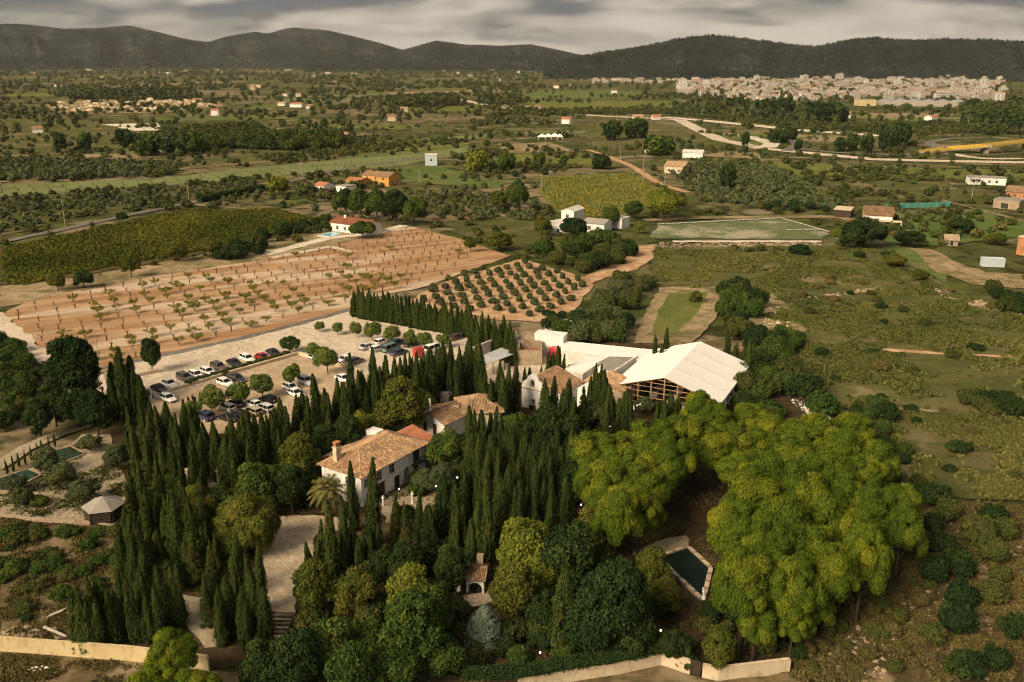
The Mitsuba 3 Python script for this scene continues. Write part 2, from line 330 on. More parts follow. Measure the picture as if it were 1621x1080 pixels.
hl = hills('hills', [(-900, 60), (-500, 40), (-250, 52), (-80, 44), (0, 38), (30, 37), (100, 45), (150, 44), (205, 40), (250, 50), (290, 61), (330, 67), (365, 56), (400, 50), (425, 53), (447, 46), (465, 43), (520, 48), (560, 57), (600, 67), (640, 80), (720, 90), (800, 100)], 5000, 6200, 7300, 'bare dark ridge of rounded hills closing the plain on the left', 4, 1.0)
hm = hills('hills_001', [(480, 100), (600, 86), (640, 78), (690, 64), (715, 67), (740, 71), (790, 72), (840, 70), (880, 78), (920, 87), (980, 96), (1060, 104)], 4000, 5000, 6000, 'low dark hill in the middle of the skyline', 9, .8)
hr = hills('hills_002', [(860, 108), (900, 93), (925, 88), (960, 82), (1010, 76), (1060, 64), (1100, 57), (1130, 55), (1160, 58), (1190, 62), (1250, 70), (1290, 74), (1340, 63), (1380, 59), (1430, 64), (1500, 61), (1560, 63), (1621, 66), (1760, 58), (2000, 66), (2500, 60)], 2700, 3600, 4900, 'long wooded ridge behind the town on the right', 14, 1.0)
# far fields, from the back to the front
FIELDS = [
 ('field', 'pale', [(120, 196), (160, 197), (250, 195), (252, 207), (180, 208), (118, 204)], 'pale sheeted pond or stony ground on the left of the plain'),
 ('field', 'tan', [(70, 163), (150, 155), (330, 156), (360, 168), (250, 180), (80, 178)], 'stony pale terraces below the dark wood'),
 ('field', 'pale', [(255, 218), (280, 217), (285, 223), (258, 224)], None),
 ('field', 'meadow', [(0, 180), (90, 182), (250, 215), (190, 240), (0, 245)], None),
 ('field', 'meadow', [(340, 235), (520, 236), (620, 225), (640, 238), (440, 262), (330, 262)], None),
 ('field', 'palegreen', [(0, 293), (250, 283), (420, 264), (640, 245), (740, 233), (740, 240), (640, 262), (430, 280), (250, 296), (0, 312)], 'long pale green strip crossing the plain on the left'),
 ('field', 'meadowdark', [(0, 314), (250, 298), (420, 284), (400, 300), (300, 318), (100, 352), (0, 375)], None),
 ('field', 'yellow', [(560, 228), (640, 220), (730, 222), (740, 231), (640, 243), (555, 240)], None),
 ('field', 'yellow', [(640, 164), (740, 160), (800, 168), (790, 176), (650, 178)], None),
 ('field', 'green', [(810, 146), (960, 143), (1060, 149), (1040, 156), (830, 158)], None),
 ('field', 'yellow', [(830, 160), (1060, 160), (1110, 168), (1050, 175), (850, 172)], None),
 ('field', 'tan', [(790, 228), (870, 226), (905, 238), (880, 243), (790, 242)], None),
 ('field', 'yellow', [(810, 244), (930, 243), (945, 258), (930, 262), (800, 258)], None),
 ('field', 'green', [(640, 264), (690, 262), (800, 292), (780, 300), (680, 292), (610, 285), (600, 276)], 'grassy field beside the orange house'),
 ('field', 'meadow', [(620, 290), (700, 296), (760, 310), (720, 335), (640, 340), (600, 320)], None),
 ('vineyard', 'yellow', [(860, 280), (1000, 274), (1052, 305), (1000, 340), (930, 352), (880, 335), (850, 300)], 'yellowing vineyard in the middle of the plain'),
 ('field', 'meadow', [(915, 200), (1050, 196), (1120, 215), (1185, 235), (1060, 250), (960, 238)], None),
 ('field', 'yellow', [(1080, 250), (1240, 258), (1500, 268), (1621, 270), (1621, 282), (1460, 284), (1270, 283), (1240, 268)], 'long dry grass field below the roundabout'),
 ('field', 'meadow', [(1230, 288), (1500, 288), (1540, 320), (1320, 318), (1250, 305)], None),
 ('field', 'green', [(1400, 335), (1560, 332), (1621, 350), (1621, 375), (1480, 390), (1400, 385)], None),
 ('field', 'pitch', [(1040, 358), (1170, 346), (1245, 347), (1315, 371), (1300, 380), (1030, 378)], 'worn grass pitch with white edges'),
 ('field', 'meadowdark', [(700, 352), (860, 340), (1010, 375), (1030, 400), (900, 420), (820, 402), (740, 378)], None),
 ('vineyard', 'vinesoil', [(0, 393), (100, 372), (200, 351), (297, 330), (367, 333), (430, 330), (467, 338), (520, 348), (473, 360), (440, 376), (367, 392), (290, 409), (200, 425), (117, 439), (60, 455), (20, 458), (0, 450)], 'large dark green vineyard on the left'),
 ('field', 'tan', [(0, 455), (117, 441), (290, 411), (440, 380), (520, 368), (620, 365), (640, 362), (500, 398), (367, 420), (187, 450), (37, 482), (0, 488)], None),
 ('orchard', 'plough', [(7, 497), (37, 481), (187, 450), (277, 433), (367, 420), (500, 397), (650, 359), (730, 380), (808, 406), (723, 437), (680, 453), (573, 477), (560, 488), (480, 512), (400, 532), (260, 562), (165, 590), (140, 592), (85, 571), (40, 530)], 'ploughed orange almond orchard'),
 ('orchard', 'orange', [(650, 478), (680, 458), (740, 434), (827, 411), (927, 441), (940, 452), (905, 500), (860, 512), (790, 508), (700, 492), (650, 490)], 'orange ground of the young olive plot'),
 ('field', 'orange', [(925, 441), (960, 420), (985, 400), (1010, 390), (1040, 388), (1042, 405), (1010, 428), (960, 440), (935, 452)], None),
 ('field', 'meadow', [(1035, 390), (1380, 390), (1400, 395), (1500, 455), (1621, 500), (1621, 790), (1500, 790), (1440, 760), (1380, 660), (1300, 640), (1260, 545), (1230, 480), (1150, 455), (1030, 455)], 'wide rough meadow on the right'),
 ('field', 'meadowdark', [(1360, 640), (1500, 655), (1621, 668), (1621, 795), (1480, 792), (1440, 740)], None),
 ('field', 'green', [(1396, 391), (1440, 392), (1500, 425), (1500, 450), (1440, 420)], None),
 ('field', 'tan', [(1045, 456), (1146, 455), (1136, 480), (1085, 545), (1005, 545), (1020, 500)], None),
 ('field', 'yellow', [(1058, 466), (1120, 464), (1105, 495), (1070, 528), (1032, 528), (1040, 495)], None),
 ('field', 'tan', [(1170, 462), (1225, 468), (1262, 510), (1268, 530), (1240, 545), (1190, 535), (1165, 500)], None),
 ('field', 'drysoil', [(1020, 545), (1180, 540), (1270, 540), (1320, 640), (1290, 690), (1180, 560)], None),
 ('track', 'tan', [(1440, 393), (1475, 396), (1520, 418), (1560, 432), (1621, 436), (1621, 458), (1540, 452), (1480, 430)], 'sandy track and yard by the blue container'),
 ('field', 'slope', [(1230, 1080), (1250, 1000), (1380, 880), (1450, 800), (1500, 792), (1621, 800), (1621, 1100), (1230, 1100)], 'stony dark slope at the lower right'),
 ('field', 'drysoil', [(0, 820), (60, 830), (190, 838), (240, 900), (220, 1000), (100, 1020), (0, 1008)], 'dry weedy ground at the lower left'),
 ('field', 'drysoil', [(0, 540), (40, 555), (60, 600), (50, 650), (0, 680)], None),
 ('field', 'drysoil', [(-30, 1030), (210, 1048), (330, 1065), (1046, 1056), (1090, 1072), (1136, 1082), (1250, 1066), (1300, 1130), (-30, 1130)], 'bare ground outside the front wall'),
]
sr = np.random.default_rng(71); strips_ = []
for _ in range(86):
    cx, cy = sr.uniform(-20, 1640), 118 + 150 * sr.random() ** 1.3
    if cx > 1030 and cy < 165: continue
    w_, h_, tl = sr.uniform(60, 210), (cy - 92) * sr.uniform(.035, .085), sr.normal(-.03 if cx < 800 else .02, .03)
    strips_.append(('field', ['green', 'yellow', 'meadow', 'palegreen', 'tan', 'meadowdark', 'yellow', 'meadow'][sr.integers(8)], [(cx - w_ / 2, cy - tl * w_ / 2), (cx + w_ / 2, cy + tl * w_ / 2), (cx + w_ * sr.uniform(.38, .5), cy + tl * w_ / 2 + h_), (cx - w_ * sr.uniform(.4, .55), cy - tl * w_ / 2 + h_)], None))
strips_.sort(key=lambda f_: f_[2][0][1])
for nm, mt, px, lb in strips_ + FIELDS: sheet(nm, mt, px, label=lb)
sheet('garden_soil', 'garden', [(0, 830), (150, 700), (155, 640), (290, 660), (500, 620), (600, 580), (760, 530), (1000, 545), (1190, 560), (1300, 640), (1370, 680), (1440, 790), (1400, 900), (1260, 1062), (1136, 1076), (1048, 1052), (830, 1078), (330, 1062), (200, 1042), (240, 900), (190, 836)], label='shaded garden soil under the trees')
sheet('car_park', 'gravel', [(165, 592), (260, 562), (400, 532), (480, 512), (560, 488), (566, 506), (690, 526), (745, 528), (770, 545), (860, 555), (900, 570), (900, 600), (770, 610), (700, 590), (560, 620), (471, 566), (272, 625), (215, 640), (160, 625)], label='pale gravel car park with its access road')
sheet('car_park', 'lot', [(215, 637), (272, 624), (473, 564), (506, 573), (571, 591), (590, 610), (560, 640), (440, 680), (330, 690), (240, 665)], label='lower tan car park inside the low wall')
sheet('road', 'gravel', [(-20, 490), (6, 497), (85, 571), (140, 592), (200, 600), (200, 628), (150, 632), (110, 612), (60, 575), (20, 540), (-20, 520)], label='pale gravel road coming down the left edge')
strip('verge', 'asphalt', [(150, 588), (262, 563), (400, 533), (480, 513), (556, 491)], 2.6, 'grey stony verge between the orchard and the gravel road', amp=.3)
sheet('path', 'path', [(420, 822), (500, 818), (560, 826), (552, 840), (500, 850), (490, 900), (472, 940), (466, 972), (428, 972), (418, 920), (412, 860)], .15, 1.2, 'sandy path through the garden')
sheet('path', 'path', [(280, 745), (330, 740), (345, 765), (372, 795), (372, 812), (340, 800), (305, 770)], .2, 1.5, 'sandy forecourt behind the left cypresses')
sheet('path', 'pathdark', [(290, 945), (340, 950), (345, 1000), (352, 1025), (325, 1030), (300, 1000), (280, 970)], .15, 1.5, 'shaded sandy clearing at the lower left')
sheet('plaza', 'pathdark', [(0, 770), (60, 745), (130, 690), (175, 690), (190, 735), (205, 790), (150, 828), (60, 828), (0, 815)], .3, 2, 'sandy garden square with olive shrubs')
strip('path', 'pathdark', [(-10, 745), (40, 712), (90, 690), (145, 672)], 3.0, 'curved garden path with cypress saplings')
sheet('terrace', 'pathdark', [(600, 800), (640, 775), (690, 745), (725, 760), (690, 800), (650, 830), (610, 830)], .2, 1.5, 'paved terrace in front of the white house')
sheet('terrace', 'pathdark', [(1000, 880), (1040, 860), (1085, 850), (1090, 872), (1055, 888), (1020, 905)], .15, 1, 'sandy bay beside the dark pool')
sheet('terrace', 'path', [(733, 945), (780, 938), (785, 955), (745, 965), (728, 958)], .1, 1, 'pale paving before the barbecue hut')
# roads and tracks of the plain
ROADS = [
 ('road', 'asphalt', [(-30, 391), (100, 364), (200, 342), (300, 322), (330, 316)], 4.5, 'grey lane above the big vineyard'),
 ('road', 'tan', [(312, 326), (380, 331), (440, 335), (475, 338)], 2.2, 'dirt track from the lane to the white villa'),
 ('road', 'asphalt', [(330, 316), (420, 298), (540, 268), (630, 256), (690, 246)], 4, 'lane past the orange house'),
 ('road', 'tan', [(0, 289), (160, 278), (420, 257), (640, 238), (760, 226), (900, 214)], 4, None),
 ('road', 'gravel', [(560, 400), (520, 392), (480, 400), (430, 410)], 3.0, None),
 ('road', 'pale', [(420, 404), (520, 378), (590, 372), (640, 358)], 5, 'white track behind the orchard'),
 ('road', 'gravel', [(720, 155), (745, 162), (800, 172), (860, 178), (950, 184), (1070, 190)], 13, 'distant valley road'),
 ('road', 'orange', [(930, 238), (960, 247), (1000, 264), (1045, 293), (1090, 306)], 4.5, 'orange dirt track right of the vineyard'),
 ('road', 'tan', [(1020, 350), (1100, 346), (1200, 345), (1320, 344), (1350, 350)], 6, 'farm lane behind the pitch'),
 ('road', 'pale', [(1050, 186), (1100, 190), (1180, 198), (1280, 208), (1400, 216)], 17, 'white embankment of the new road'),
 ('road', 'gravel', [(1075, 190), (1100, 203), (1140, 222), (1210, 236), (1300, 245), (1380, 253), (1500, 256), (1621, 258), (1750, 260)], 13, 'pale road to the roundabout'),
 ('road', 'asphalt', [(1250, 218), (1262, 230), (1245, 240)], 8, None),
 ('road', 'asphalt', [(1262, 236), (1320, 242), (1420, 246), (1490, 240), (1470, 226), (1500, 220), (1560, 219)], 8, 'loop of the roundabout'),
 ('road', 'gravel', [(1500, 243), (1530, 249), (1560, 252), (1621, 252)], 8, None),
 ('field', 'pale', [(1145, 212), (1190, 218), (1222, 228), (1215, 234)], 12, 'pale cleared ground between the roads'),
 ('track', 'tan', [(1085, 545), (1120, 510), (1140, 470)], 2.8, 'dirt track behind the marquee'),
 ('track', 'tan', [(1205, 455), (1235, 480), (1262, 510), (1268, 530)], 1.8, None),
 ('track', 'orange', [(1388, 556), (1440, 559), (1530, 564), (1640, 569)], 2.0, 'bare orange strip across the meadow'),
 ('track', 'pale', [(1225, 570), (1262, 600), (1285, 630), (1300, 670)], 4.0, 'white stony strip right of the marquee'),
 ('track', 'tan', [(1355, 641), (1405, 646), (1430, 652)], 1.8, None), ('track', 'tan', [(1440, 650), (1500, 655)], 1.2, None),
 ('road', 'tan', [(640, 190), (800, 196), (960, 198)], 5, None), ('road', 'pale', [(520, 152), (640, 150), (720, 156)], 7, None),
 ('road', 'pale', [(1065, 384), (1200, 384), (1300, 384)], 3.0, 'pale stony edge below the pitch'),
 ('track', 'tan', [(1490, 318), (1621, 352)], 2.0, None),
]
for nm, mt, px, w, lb in ROADS: strip(nm, mt, px, w, lb, amp=.25)
# pitch lines
mb = MB()
for a, b in (((1236, 347), (1312, 369)), ((1245, 365.5), (1298, 365)), ((1040, 357), (1236, 347))):
    A, B = at2(*a), at2(*b); n = np.array([-(B - A)[1], (B - A)[0]]) / np.linalg.norm(B - A) * .55
    mb.quad(*[np.append(q, .55) for q in (A - n, B - n, B + n, A + n)])
mb.to('pitch_line', 'm_whitedim'); tag('pitch_line', 'white edge lines of the worn grass pitch', kind='structure')
# parking bay lines on the lower lot
def bay_lines(name, pairs, w=.12):
    mb = MB()
    for a, b in pairs:
        A, B = at2(*a), at2(*b); n = np.array([-(B - A)[1], (B - A)[0]]) / np.linalg.norm(B - A) * w / 2
        mb.quad(*[np.append(q, .40) for q in (A - n, B - n, B + n, A + n)])
    mb.to(name, 'm_whitedim'); tag(name, 'faded white bay lines on the car park', kind='structure')
bl = [((300 + i * 17.5, 613 - i * 5.25), (312 + i * 17.5 + i * 1.2, 623 - i * 5.2)) for i in range(10)]
bl += [((420 + i * 11, 655 - i * 9), (434 + i * 11, 664 - i * 9)) for i in range(5)]
bl += [((582 + i * 12, 508 + i * 1.9), (588 + i * 12, 513 + i * 1.9)) for i in range(12)]
bay_lines('parking_line', bl)
# ------------------------------------------------------------------ buildings
GZ = .18
class Frame:
    """plan frame: origin A, x towards B, y to the back (left of A->B)"""
    def __init__(s, A, B):
        s.o = np.asarray(A, float)[:2]; d = np.asarray(B, float)[:2] - s.o; s.L = float(np.linalg.norm(d)); s.x = d / s.L; s.y = np.array([-s.x[1], s.x[0]]); s.a = math.atan2(s.x[1], s.x[0])
    def p(s, x, y, z=0.0): q = s.o + s.x * x + s.y * y; return np.array([q[0], q[1], z])
    def box(s, mb, x0, x1, y0, y1, z0, z1, u=None):
        return mb.box(s.p((x0 + x1) / 2, (y0 + y1) / 2, (z0 + z1) / 2), (abs(x1 - x0), abs(y1 - y0), abs(z1 - z0)), s.a, u)
    def loc(s, q): d = np.asarray(q)[:2] - s.o; return d @ s.x, d @ s.y
def roof_plane(mb, P, th=.16, u=None):
    """a slab under the outline P (planar, 3D)"""
    P = np.asarray(P, float); n = np.cross(P[1] - P[0], P[-1] - P[0]); n /= np.linalg.norm(n)
    if n[2] < 0: P = P[::-1]; n = -n
    k = len(P); Q = P - n * th
    f = [[0, i, i + 1] for i in range(1, k - 1)] + [[k, k + i + 1, k + i] for i in range(1, k - 1)]
    f += [[i, k + i, k + (i + 1) % k] for i in range(k)] + [[i, k + (i + 1) % k, (i + 1) % k] for i in range(k)]
    mb.add(np.vstack([P, Q]), f, u)
def tiles(P, r, pitch=.26, row=.46, rad=.115):
    """barrel tiles over the planar outline P whose first edge is the eave: rows of half pipes, each a little off"""
    P = np.asarray(P, float); e = P[1] - P[0]; s = e / np.linalg.norm(e); n = np.cross(s, P[-1] - P[0]); n /= np.linalg.norm(n)
    if n[2] < 0: n = -n
    t = np.cross(n, s)
    if t @ (P[-1] - P[0]) < 0: t = -t
    q = np.column_stack([(P - P[0]) @ s, (P - P[0]) @ t]); poly = Polygon(q).buffer(.02)
    xs = np.arange(q[:, 0].min() + pitch / 2, q[:, 0].max(), pitch); ys = np.arange(q[:, 1].min() + row / 2 - .1, q[:, 1].max(), row)
    V, Fc, U, c = [], [], [], 0; g = np.linspace(0, PI, 5); ring = np.column_stack([np.cos(g), np.sin(g)])
    from shapely import contains_xy
    X, Y = np.meshgrid(xs, ys); ok = contains_xy(poly, X.ravel(), Y.ravel())
    ff = np.array([[i, i + 1, 6 + i] for i in range(4)] + [[i, 6 + i, 5 + i] for i in range(4)]); ff = np.array([[i, i + 1, i + 6] for i in range(4)] + [[i, i + 6, i + 5] for i in range(4)])
    for x, y in zip(X.ravel()[ok], Y.ravel()[ok]):
        j = r.normal(0, .018, 4); rr = rad * (1 + r.normal(0, .06))
        lo = np.column_stack([x + j[0] + ring[:, 0] * rr, np.full(5, y - row * .55 + j[1]), ring[:, 1] * rr + .035 + abs(j[2])])
        hi = np.column_stack([x + j[0] + j[3] + ring[:, 0] * rr * .82, np.full(5, y + row * .55 + j[1]), ring[:, 1] * rr * .82])
        w = np.vstack([lo, hi]); V.append(P[0] + w[:, :1] * s + w[:, 1:2] * t + w[:, 2:] * n); Fc.append(ff + c); U.append(np.tile(r.random(2), (10, 1))); c += 10
    return np.vstack(V), np.vstack(Fc), np.vstack(U)
def tiled(parent, planes, mat, r, base='m_tile', detail=True, name='roof', **kw):
    """roof part: slabs of the planes and, as its sub-part, the tiles lying on them"""
    mb = MB()
    for P in planes: roof_plane(mb, P, .14, (.3, .3))
    k = mb.part(parent, name, mat, uv=True)
    if detail:
        v, f, u, c = [], [], [], 0
        for P in planes:
            a, b, w = tiles(P, r, **kw); v.append(a); f.append(b + c); u.append(w); c += len(a)
        part(k, 'tile', (np.vstack(v), np.vstack(f)), mat, 30 if False else False, uv=np.vstack(u), kind='stuff')
    return k
def ridge_caps(parent, lines, mat, r=.15):
    mb = MB()
    for a, b in lines:
        a, b = np.asarray(a, float), np.asarray(b, float); n = max(2, int(np.linalg.norm(b - a) / .45))
        for i in range(n):
            mb.tube([a + (b - a) * i / n, a + (b - a) * (i + 1.1) / n], [r, r * .85], 6)
    return mb.part(parent, 'ridge_tile', mat, uv=True, kind='stuff')
def opening(parent, fr, side, x, z, w, h, D, kind='window', mat='m_shutter', frame='m_whitedim', fw=.09, sill=True):
    """a window or door on the face 'f' (y=0), 'b', 'l' (x=0) or 'r' of a frame with depth D: surround, recessed dark pane, bars, sill"""
    L = fr.L
    def bx(mb, a0, a1, o0, o1, z0, z1):
        if side == 'f': fr.box(mb, a0, a1, -o1, -o0, z0, z1)
        elif side == 'b': fr.box(mb, a0, a1, D + o0, D + o1, z0, z1)
        elif side == 'l': fr.box(mb, -o1, -o0, a0, a1, z0, z1)
        else: fr.box(mb, L + o0, L + o1, a0, a1, z0, z1)
    mb = MB(); bx(mb, x - w / 2, x + w / 2, -.02, .025, z, z + h)
    k = mb.part(parent, kind, mat)
    fm = MB()
    for a0, a1, z0, z1 in ((x - w / 2 - fw, x - w / 2, z, z + h), (x + w / 2, x + w / 2 + fw, z, z + h), (x - w / 2 - fw, x + w / 2 + fw, z + h, z + h + fw)): bx(fm, a0, a1, -.01, .07, z0, z1)
    if sill: bx(fm, x - w / 2 - fw - .05, x + w / 2 + fw + .05, -.01, .14, z - .07, z - .002)
    fm.part(k, 'frame', frame)
    if kind == 'window':
        bm = MB(); bx(bm, x - .025, x + .025, .022, .05, z, z + h); bx(bm, x - w / 2, x + w / 2, .022, .048, z + h * .55, z + h * .55 + .05); bm.part(k, 'bar', frame)
    return k
def gable_mesh(fr, D, eave, ridge, axis='x', z0=0.0, x0=0.0, x1=None, y0=0.0):
    """walls up to the eaves with the two gable triangles; the ridge runs along axis"""
    x1 = fr.L if x1 is None else x1; mb = MB()
    if axis == 'x': prof = [(y0, z0), (D, z0), (D, eave), ((y0 + D) / 2, ridge), (y0, eave)]; a = [fr.p(x0, y, z) for y, z in prof]; b = [fr.p(x1, y, z) for y, z in prof]
    else: prof = [(x0, z0), (x1, z0), (x1, eave), ((x0 + x1) / 2, ridge), (x0, eave)]; a = [fr.p(x, D, z) for x, z in prof]; b = [fr.p(x, y0, z) for x, z in prof]
    n = 5; v = a + b
    f = [[0, 2, 1], [0, 3, 2], [0, 4, 3], [5, 6, 7], [5, 7, 8], [5, 8, 9]] + [[i, (i + 1) % n, n + (i + 1) % n] for i in range(n)] + [[i, n + (i + 1) % n, n + i] for i in range(n)]
    return mb.add(v, f)
def gable_planes(fr, D, eave, ridge, axis='x', oh=.35, lift=.10, x0=0.0, x1=None, y0=0.0):
    x1 = fr.L if x1 is None else x1
    if axis == 'x':
        m = (y0 + D) / 2; sl = (ridge - eave) / (D - m)
        A = [fr.p(x0 - oh, y0 - oh, eave - oh * sl + lift), fr.p(x1 + oh, y0 - oh, eave - oh * sl + lift), fr.p(x1 + oh, m, ridge + lift), fr.p(x0 - oh, m, ridge + lift)]
        B = [fr.p(x1 + oh, D + oh, eave - oh * sl + lift), fr.p(x0 - oh, D + oh, eave - oh * sl + lift), fr.p(x0 - oh, m, ridge + lift), fr.p(x1 + oh, m, ridge + lift)]
    else:
        m = (x0 + x1) / 2; sl = (ridge - eave) / (x1 - m)
        A = [fr.p(x0 - oh, D + oh, eave - oh * sl + lift), fr.p(x0 - oh, y0 - oh, eave - oh * sl + lift), fr.p(m, y0 - oh, ridge + lift), fr.p(m, D + oh, ridge + lift)]
        B = [fr.p(x1 + oh, y0 - oh, eave - oh * sl + lift), fr.p(x1 + oh, D + oh, eave - oh * sl + lift), fr.p(m, D + oh, ridge + lift), fr.p(m, y0 - oh, ridge + lift)]
    return [A, B]
def hip_planes(fr, D, eave, ridge, oh=.45, lift=.10, hx=None, x0=0.0, x1=None, hip_r=True):
    """hipped roof with the ridge along x; hx = how far the hip runs in"""
    x1 = fr.L if x1 is None else x1; m = D / 2; hx = hx or m; sl = (ridge - eave) / m; e = eave - oh * sl + lift
    a, b, c, d = fr.p(x0 - oh, -oh, e), fr.p(x1 + oh, -oh, e), fr.p(x1 + oh, D + oh, e), fr.p(x0 - oh, D + oh, e)
    r0 = fr.p(x0 + hx, m, ridge + lift); r1 = fr.p(x1 - hx if hip_r else x1 + oh, m, ridge + lift)
    out = [[a, b, r1, r0], [c, d, r0, r1], [d, a, r0]]
    if hip_r: out.append([b, c, r1])
    return out, r0, r1
rr = np.random.default_rng(11)
# --- the main white house
EZ = 5.3
A, B = at2(571, 754, EZ), at2(673, 700, EZ); fr = Frame(A, B); HD = 8.0; HL = fr.L
house = tag('house', 'white two-storey country house with a hipped tan tile roof and chimney', 'house')
mb = MB(); fr.box(mb, 0, HL, 0, HD, 0, EZ); mb.part(house, 'wall', 'm_white')
planes, r0, r1 = hip_planes(fr, HD, EZ, 7.15, hx=4.0)
rf = tiled(house, planes, 'm_tile', rr)
ridge_caps(rf, [(r0, r1), (r0, planes[0][0]), (r0, planes[2][0]), (r1, planes[0][1])], 'm_tile')
mb = MB(); c = fr.p(1.2, HD - 2.2, 0); mb.box((c[0], c[1], 6.6), (.95, .75, 2.9), fr.a); mb.box((c[0], c[1], 8.12), (1.15, .95, .14), fr.a); k = mb.part(house, 'chimney', 'm_cream')
mb = MB(); mb.box((c[0], c[1], 8.5), (.8, .6, .62), fr.a); mb.box((c[0], c[1], 8.86), (1.05, .85, .1), fr.a); mb.part(k, 'cap', 'm_brick')
u = HL / 12.6
for x, z, w, h in ((.9, 3.1, .95, 1.25), (3.3, 3.1, 1.0, 1.45), (5.7, 3.2, 1.05, 1.4)): opening(house, fr, 'f', x * u, z, w, h, HD, 'window', 'm_shutter')
opening(house, fr, 'f', 10.6 * u, 2.9, 1.5, 2.3, HD, 'door', 'm_shutter', sill=False)
opening(house, fr, 'f', 3.5 * u, .2, 1.6, 2.35, HD, 'door', 'm_darkwood', 'm_wood', sill=False)
opening(house, fr, 'f', 6.6 * u, .2, 1.15, 2.1, HD, 'door', 'm_darkwood', sill=False)
opening(house, fr, 'f', 10.5 * u, .3, 1.0, 2.1, HD, 'door', 'm_shutter', sill=False)
opening(house, fr, 'l', 2.6, 3.3, .9, 1.2, HD, 'window', 'm_shutter')
# arched grille window between the two right-hand doors
k = fkey(house + '__window'); gxc = 8.5 * u
arc = Polygon([(-.65, 0), (.65, 0), (.65, 1.5)] + [(.65 * math.cos(t), 1.5 + .65 * math.sin(t)) for t in np.linspace(0, PI, 12)[1:-1]] + [(-.65, 1.5)])
def on_face(fr, poly, x, z, y0, y1):
    m = trimesh.creation.extrude_polygon(poly, abs(y1 - y0), engine='earcut'); v = np.array(m.vertices)
    w = np.array([fr.p(x + a, max(y0, y1) - c, z + b) for a, b, c in v]); return w, np.array(m.faces)
w, f = on_face(fr, arc, gxc, .7, -.03, .02); put(k, (w, f), 'm_shutter'); tag(k, 'tall arched window behind a white iron grille')
mb = MB(); w, f = on_face(fr, arc.buffer(.12).difference(arc), gxc, .7, -.10, .02); mb.add(w, f)
for i in range(-2, 3): fr.box(mb, gxc + i * .26 - .02, gxc + i * .26 + .02, -.09, -.06, .7, 2.7)
for zz in (1.2, 1.7, 2.2): fr.box(mb, gxc - .65, gxc + .65, -.095, -.065, zz, zz + .04)
mb.part(k, 'grille', 'm_whitedim')
mb = MB(); fr.box(mb, 9.5 * u, 11.7 * u, -.9, 0, 2.68, 2.82)
for i in range(13): fr.box(mb, 9.5 * u + i * .18 - .012, 9.5 * u + i * .18 + .012, -.87, -.85, 2.82, 3.7)
fr.box(mb, 9.5 * u, 11.7 * u, -.89, -.84, 3.7, 3.76); mb.part(house, 'balcony', 'm_iron')
mb = MB(); fr.box(mb, HL, HL + 4.2, 1.2, HD - 1.4, 0, 4.1); k = mb.part(house, 'wing', 'm_white')
tiled(k, [[fr.p(HL, .8, 4.0), fr.p(HL + 4.6, .8, 4.0), fr.p(HL + 4.6, HD - 1.4, 5.2), fr.p(HL, HD - 1.4, 5.2)]], 'm_tile_red', rr)
mb = MB(); fr.box(mb, 4, HL - .5, HD, HD + 3.4, 0, 4.2); k = mb.part(house, 'rear_wing', 'm_white')
tiled(k, [[fr.p(HL - .2, HD + 3.8, 3.9), fr.p(3.7, HD + 3.8, 3.9), fr.p(3.7, HD, 5.3), fr.p(HL - .2, HD, 5.3)]], 'm_tile_brown', rr)
mb = MB(); fr.box(mb, HL - 1.6, HL + .2, HD + .8, HD + 3.2, 4.3, 5.35); mb.part(house, 'parapet', 'm_white')
# --- the second white house: gable with two dark shutters
A, B = at2(661, 689, .0), at2(704, 703, .0); fr = Frame(A, B); L = fr.L
h2 = tag('cottage', 'small white gabled house with two dark shutter doors behind the main house', 'house')
mb = gable_mesh(fr, 6.5, 3.7, 5.0, 'y'); mb.part(h2, 'wall', 'm_white')
pl = gable_planes(fr, 6.5, 3.7, 5.0, 'y', .35)
tiled(h2, pl, 'm_tile_brown', rr)
for x in (.30, .66): opening(h2, fr, 'f', L * x, .9, .85, 2.3, 9.5, 'door', 'm_darkwood', sill=False)
mb = MB(); fr.box(mb, L * .48 - .12, L * .48 + .12, .0, .24, 5.0, 5.8); fr.box(mb, L * .48 - .25, L * .48 + .25, -.02, .26, 5.5, 5.62); mb.part(h2, 'finial', 'm_white')
# --- house with the tan hipped roof further right, its parapet and the flat metal roof
A, B = at2(728, 687, 0), at2(793, 684, 0); fr = Frame(A, B); L = fr.L
h3 = tag('farm_wing', 'house with a pale tan hipped tile roof and a beige parapet, half hidden by cypresses', 'house')
mb = MB(); fr.box(mb, 0, L, 0, 7.5, 0, 4.0); mb.part(h3, 'wall', 'm_cream')
planes, a_, b_ = hip_planes(fr, 7.5, 4.0, 5.9, hx=3.4); rf = tiled(h3, planes, 'm_tile', rr); ridge_caps(rf, [(a_, b_)], 'm_tile')
mb = MB(); fr.box(mb, -5.2, -.02, 1.0, 1.35, 0, 4.9); fr.box(mb, -5.2, -4.85, 1.35, 5.5, 0, 4.9); mb.part(h3, 'parapet', 'm_cream')
mb = MB(); fr.box(mb, -4.8, -.3, 1.4, 5.4, 3.6, 3.8); mb.part(h3, 'roof_terrace', 'm_terracotta')
A, B, Cc, Dd = at2(687, 651, 3.6), at2(724, 641, 3.6), at2(757, 629, 3.6), at2(715, 636, 3.6)
sh = tag('shed', 'low outbuilding with a flat grey metal roof and lilac corrugated doors', 'shed')
mb = MB(); mb.prism([A, B, Cc, Dd], 0, 3.5); mb.part(sh, 'wall', 'm_lilac')
mb = MB(); mb.prism([A + (A - Cc) * .03, B + (B - Dd) * .06, Cc + (Cc - A) * .03, Dd + (Dd - B) * .06], 3.5, 3.66); mb.part(sh, 'roof', 'm_metalroof')
fs = Frame(at2(672, 645, 0), at2(716, 643, 0)); lf = tag('screen', 'lilac grey slatted screen beside the low outbuilding', 'screen'); 
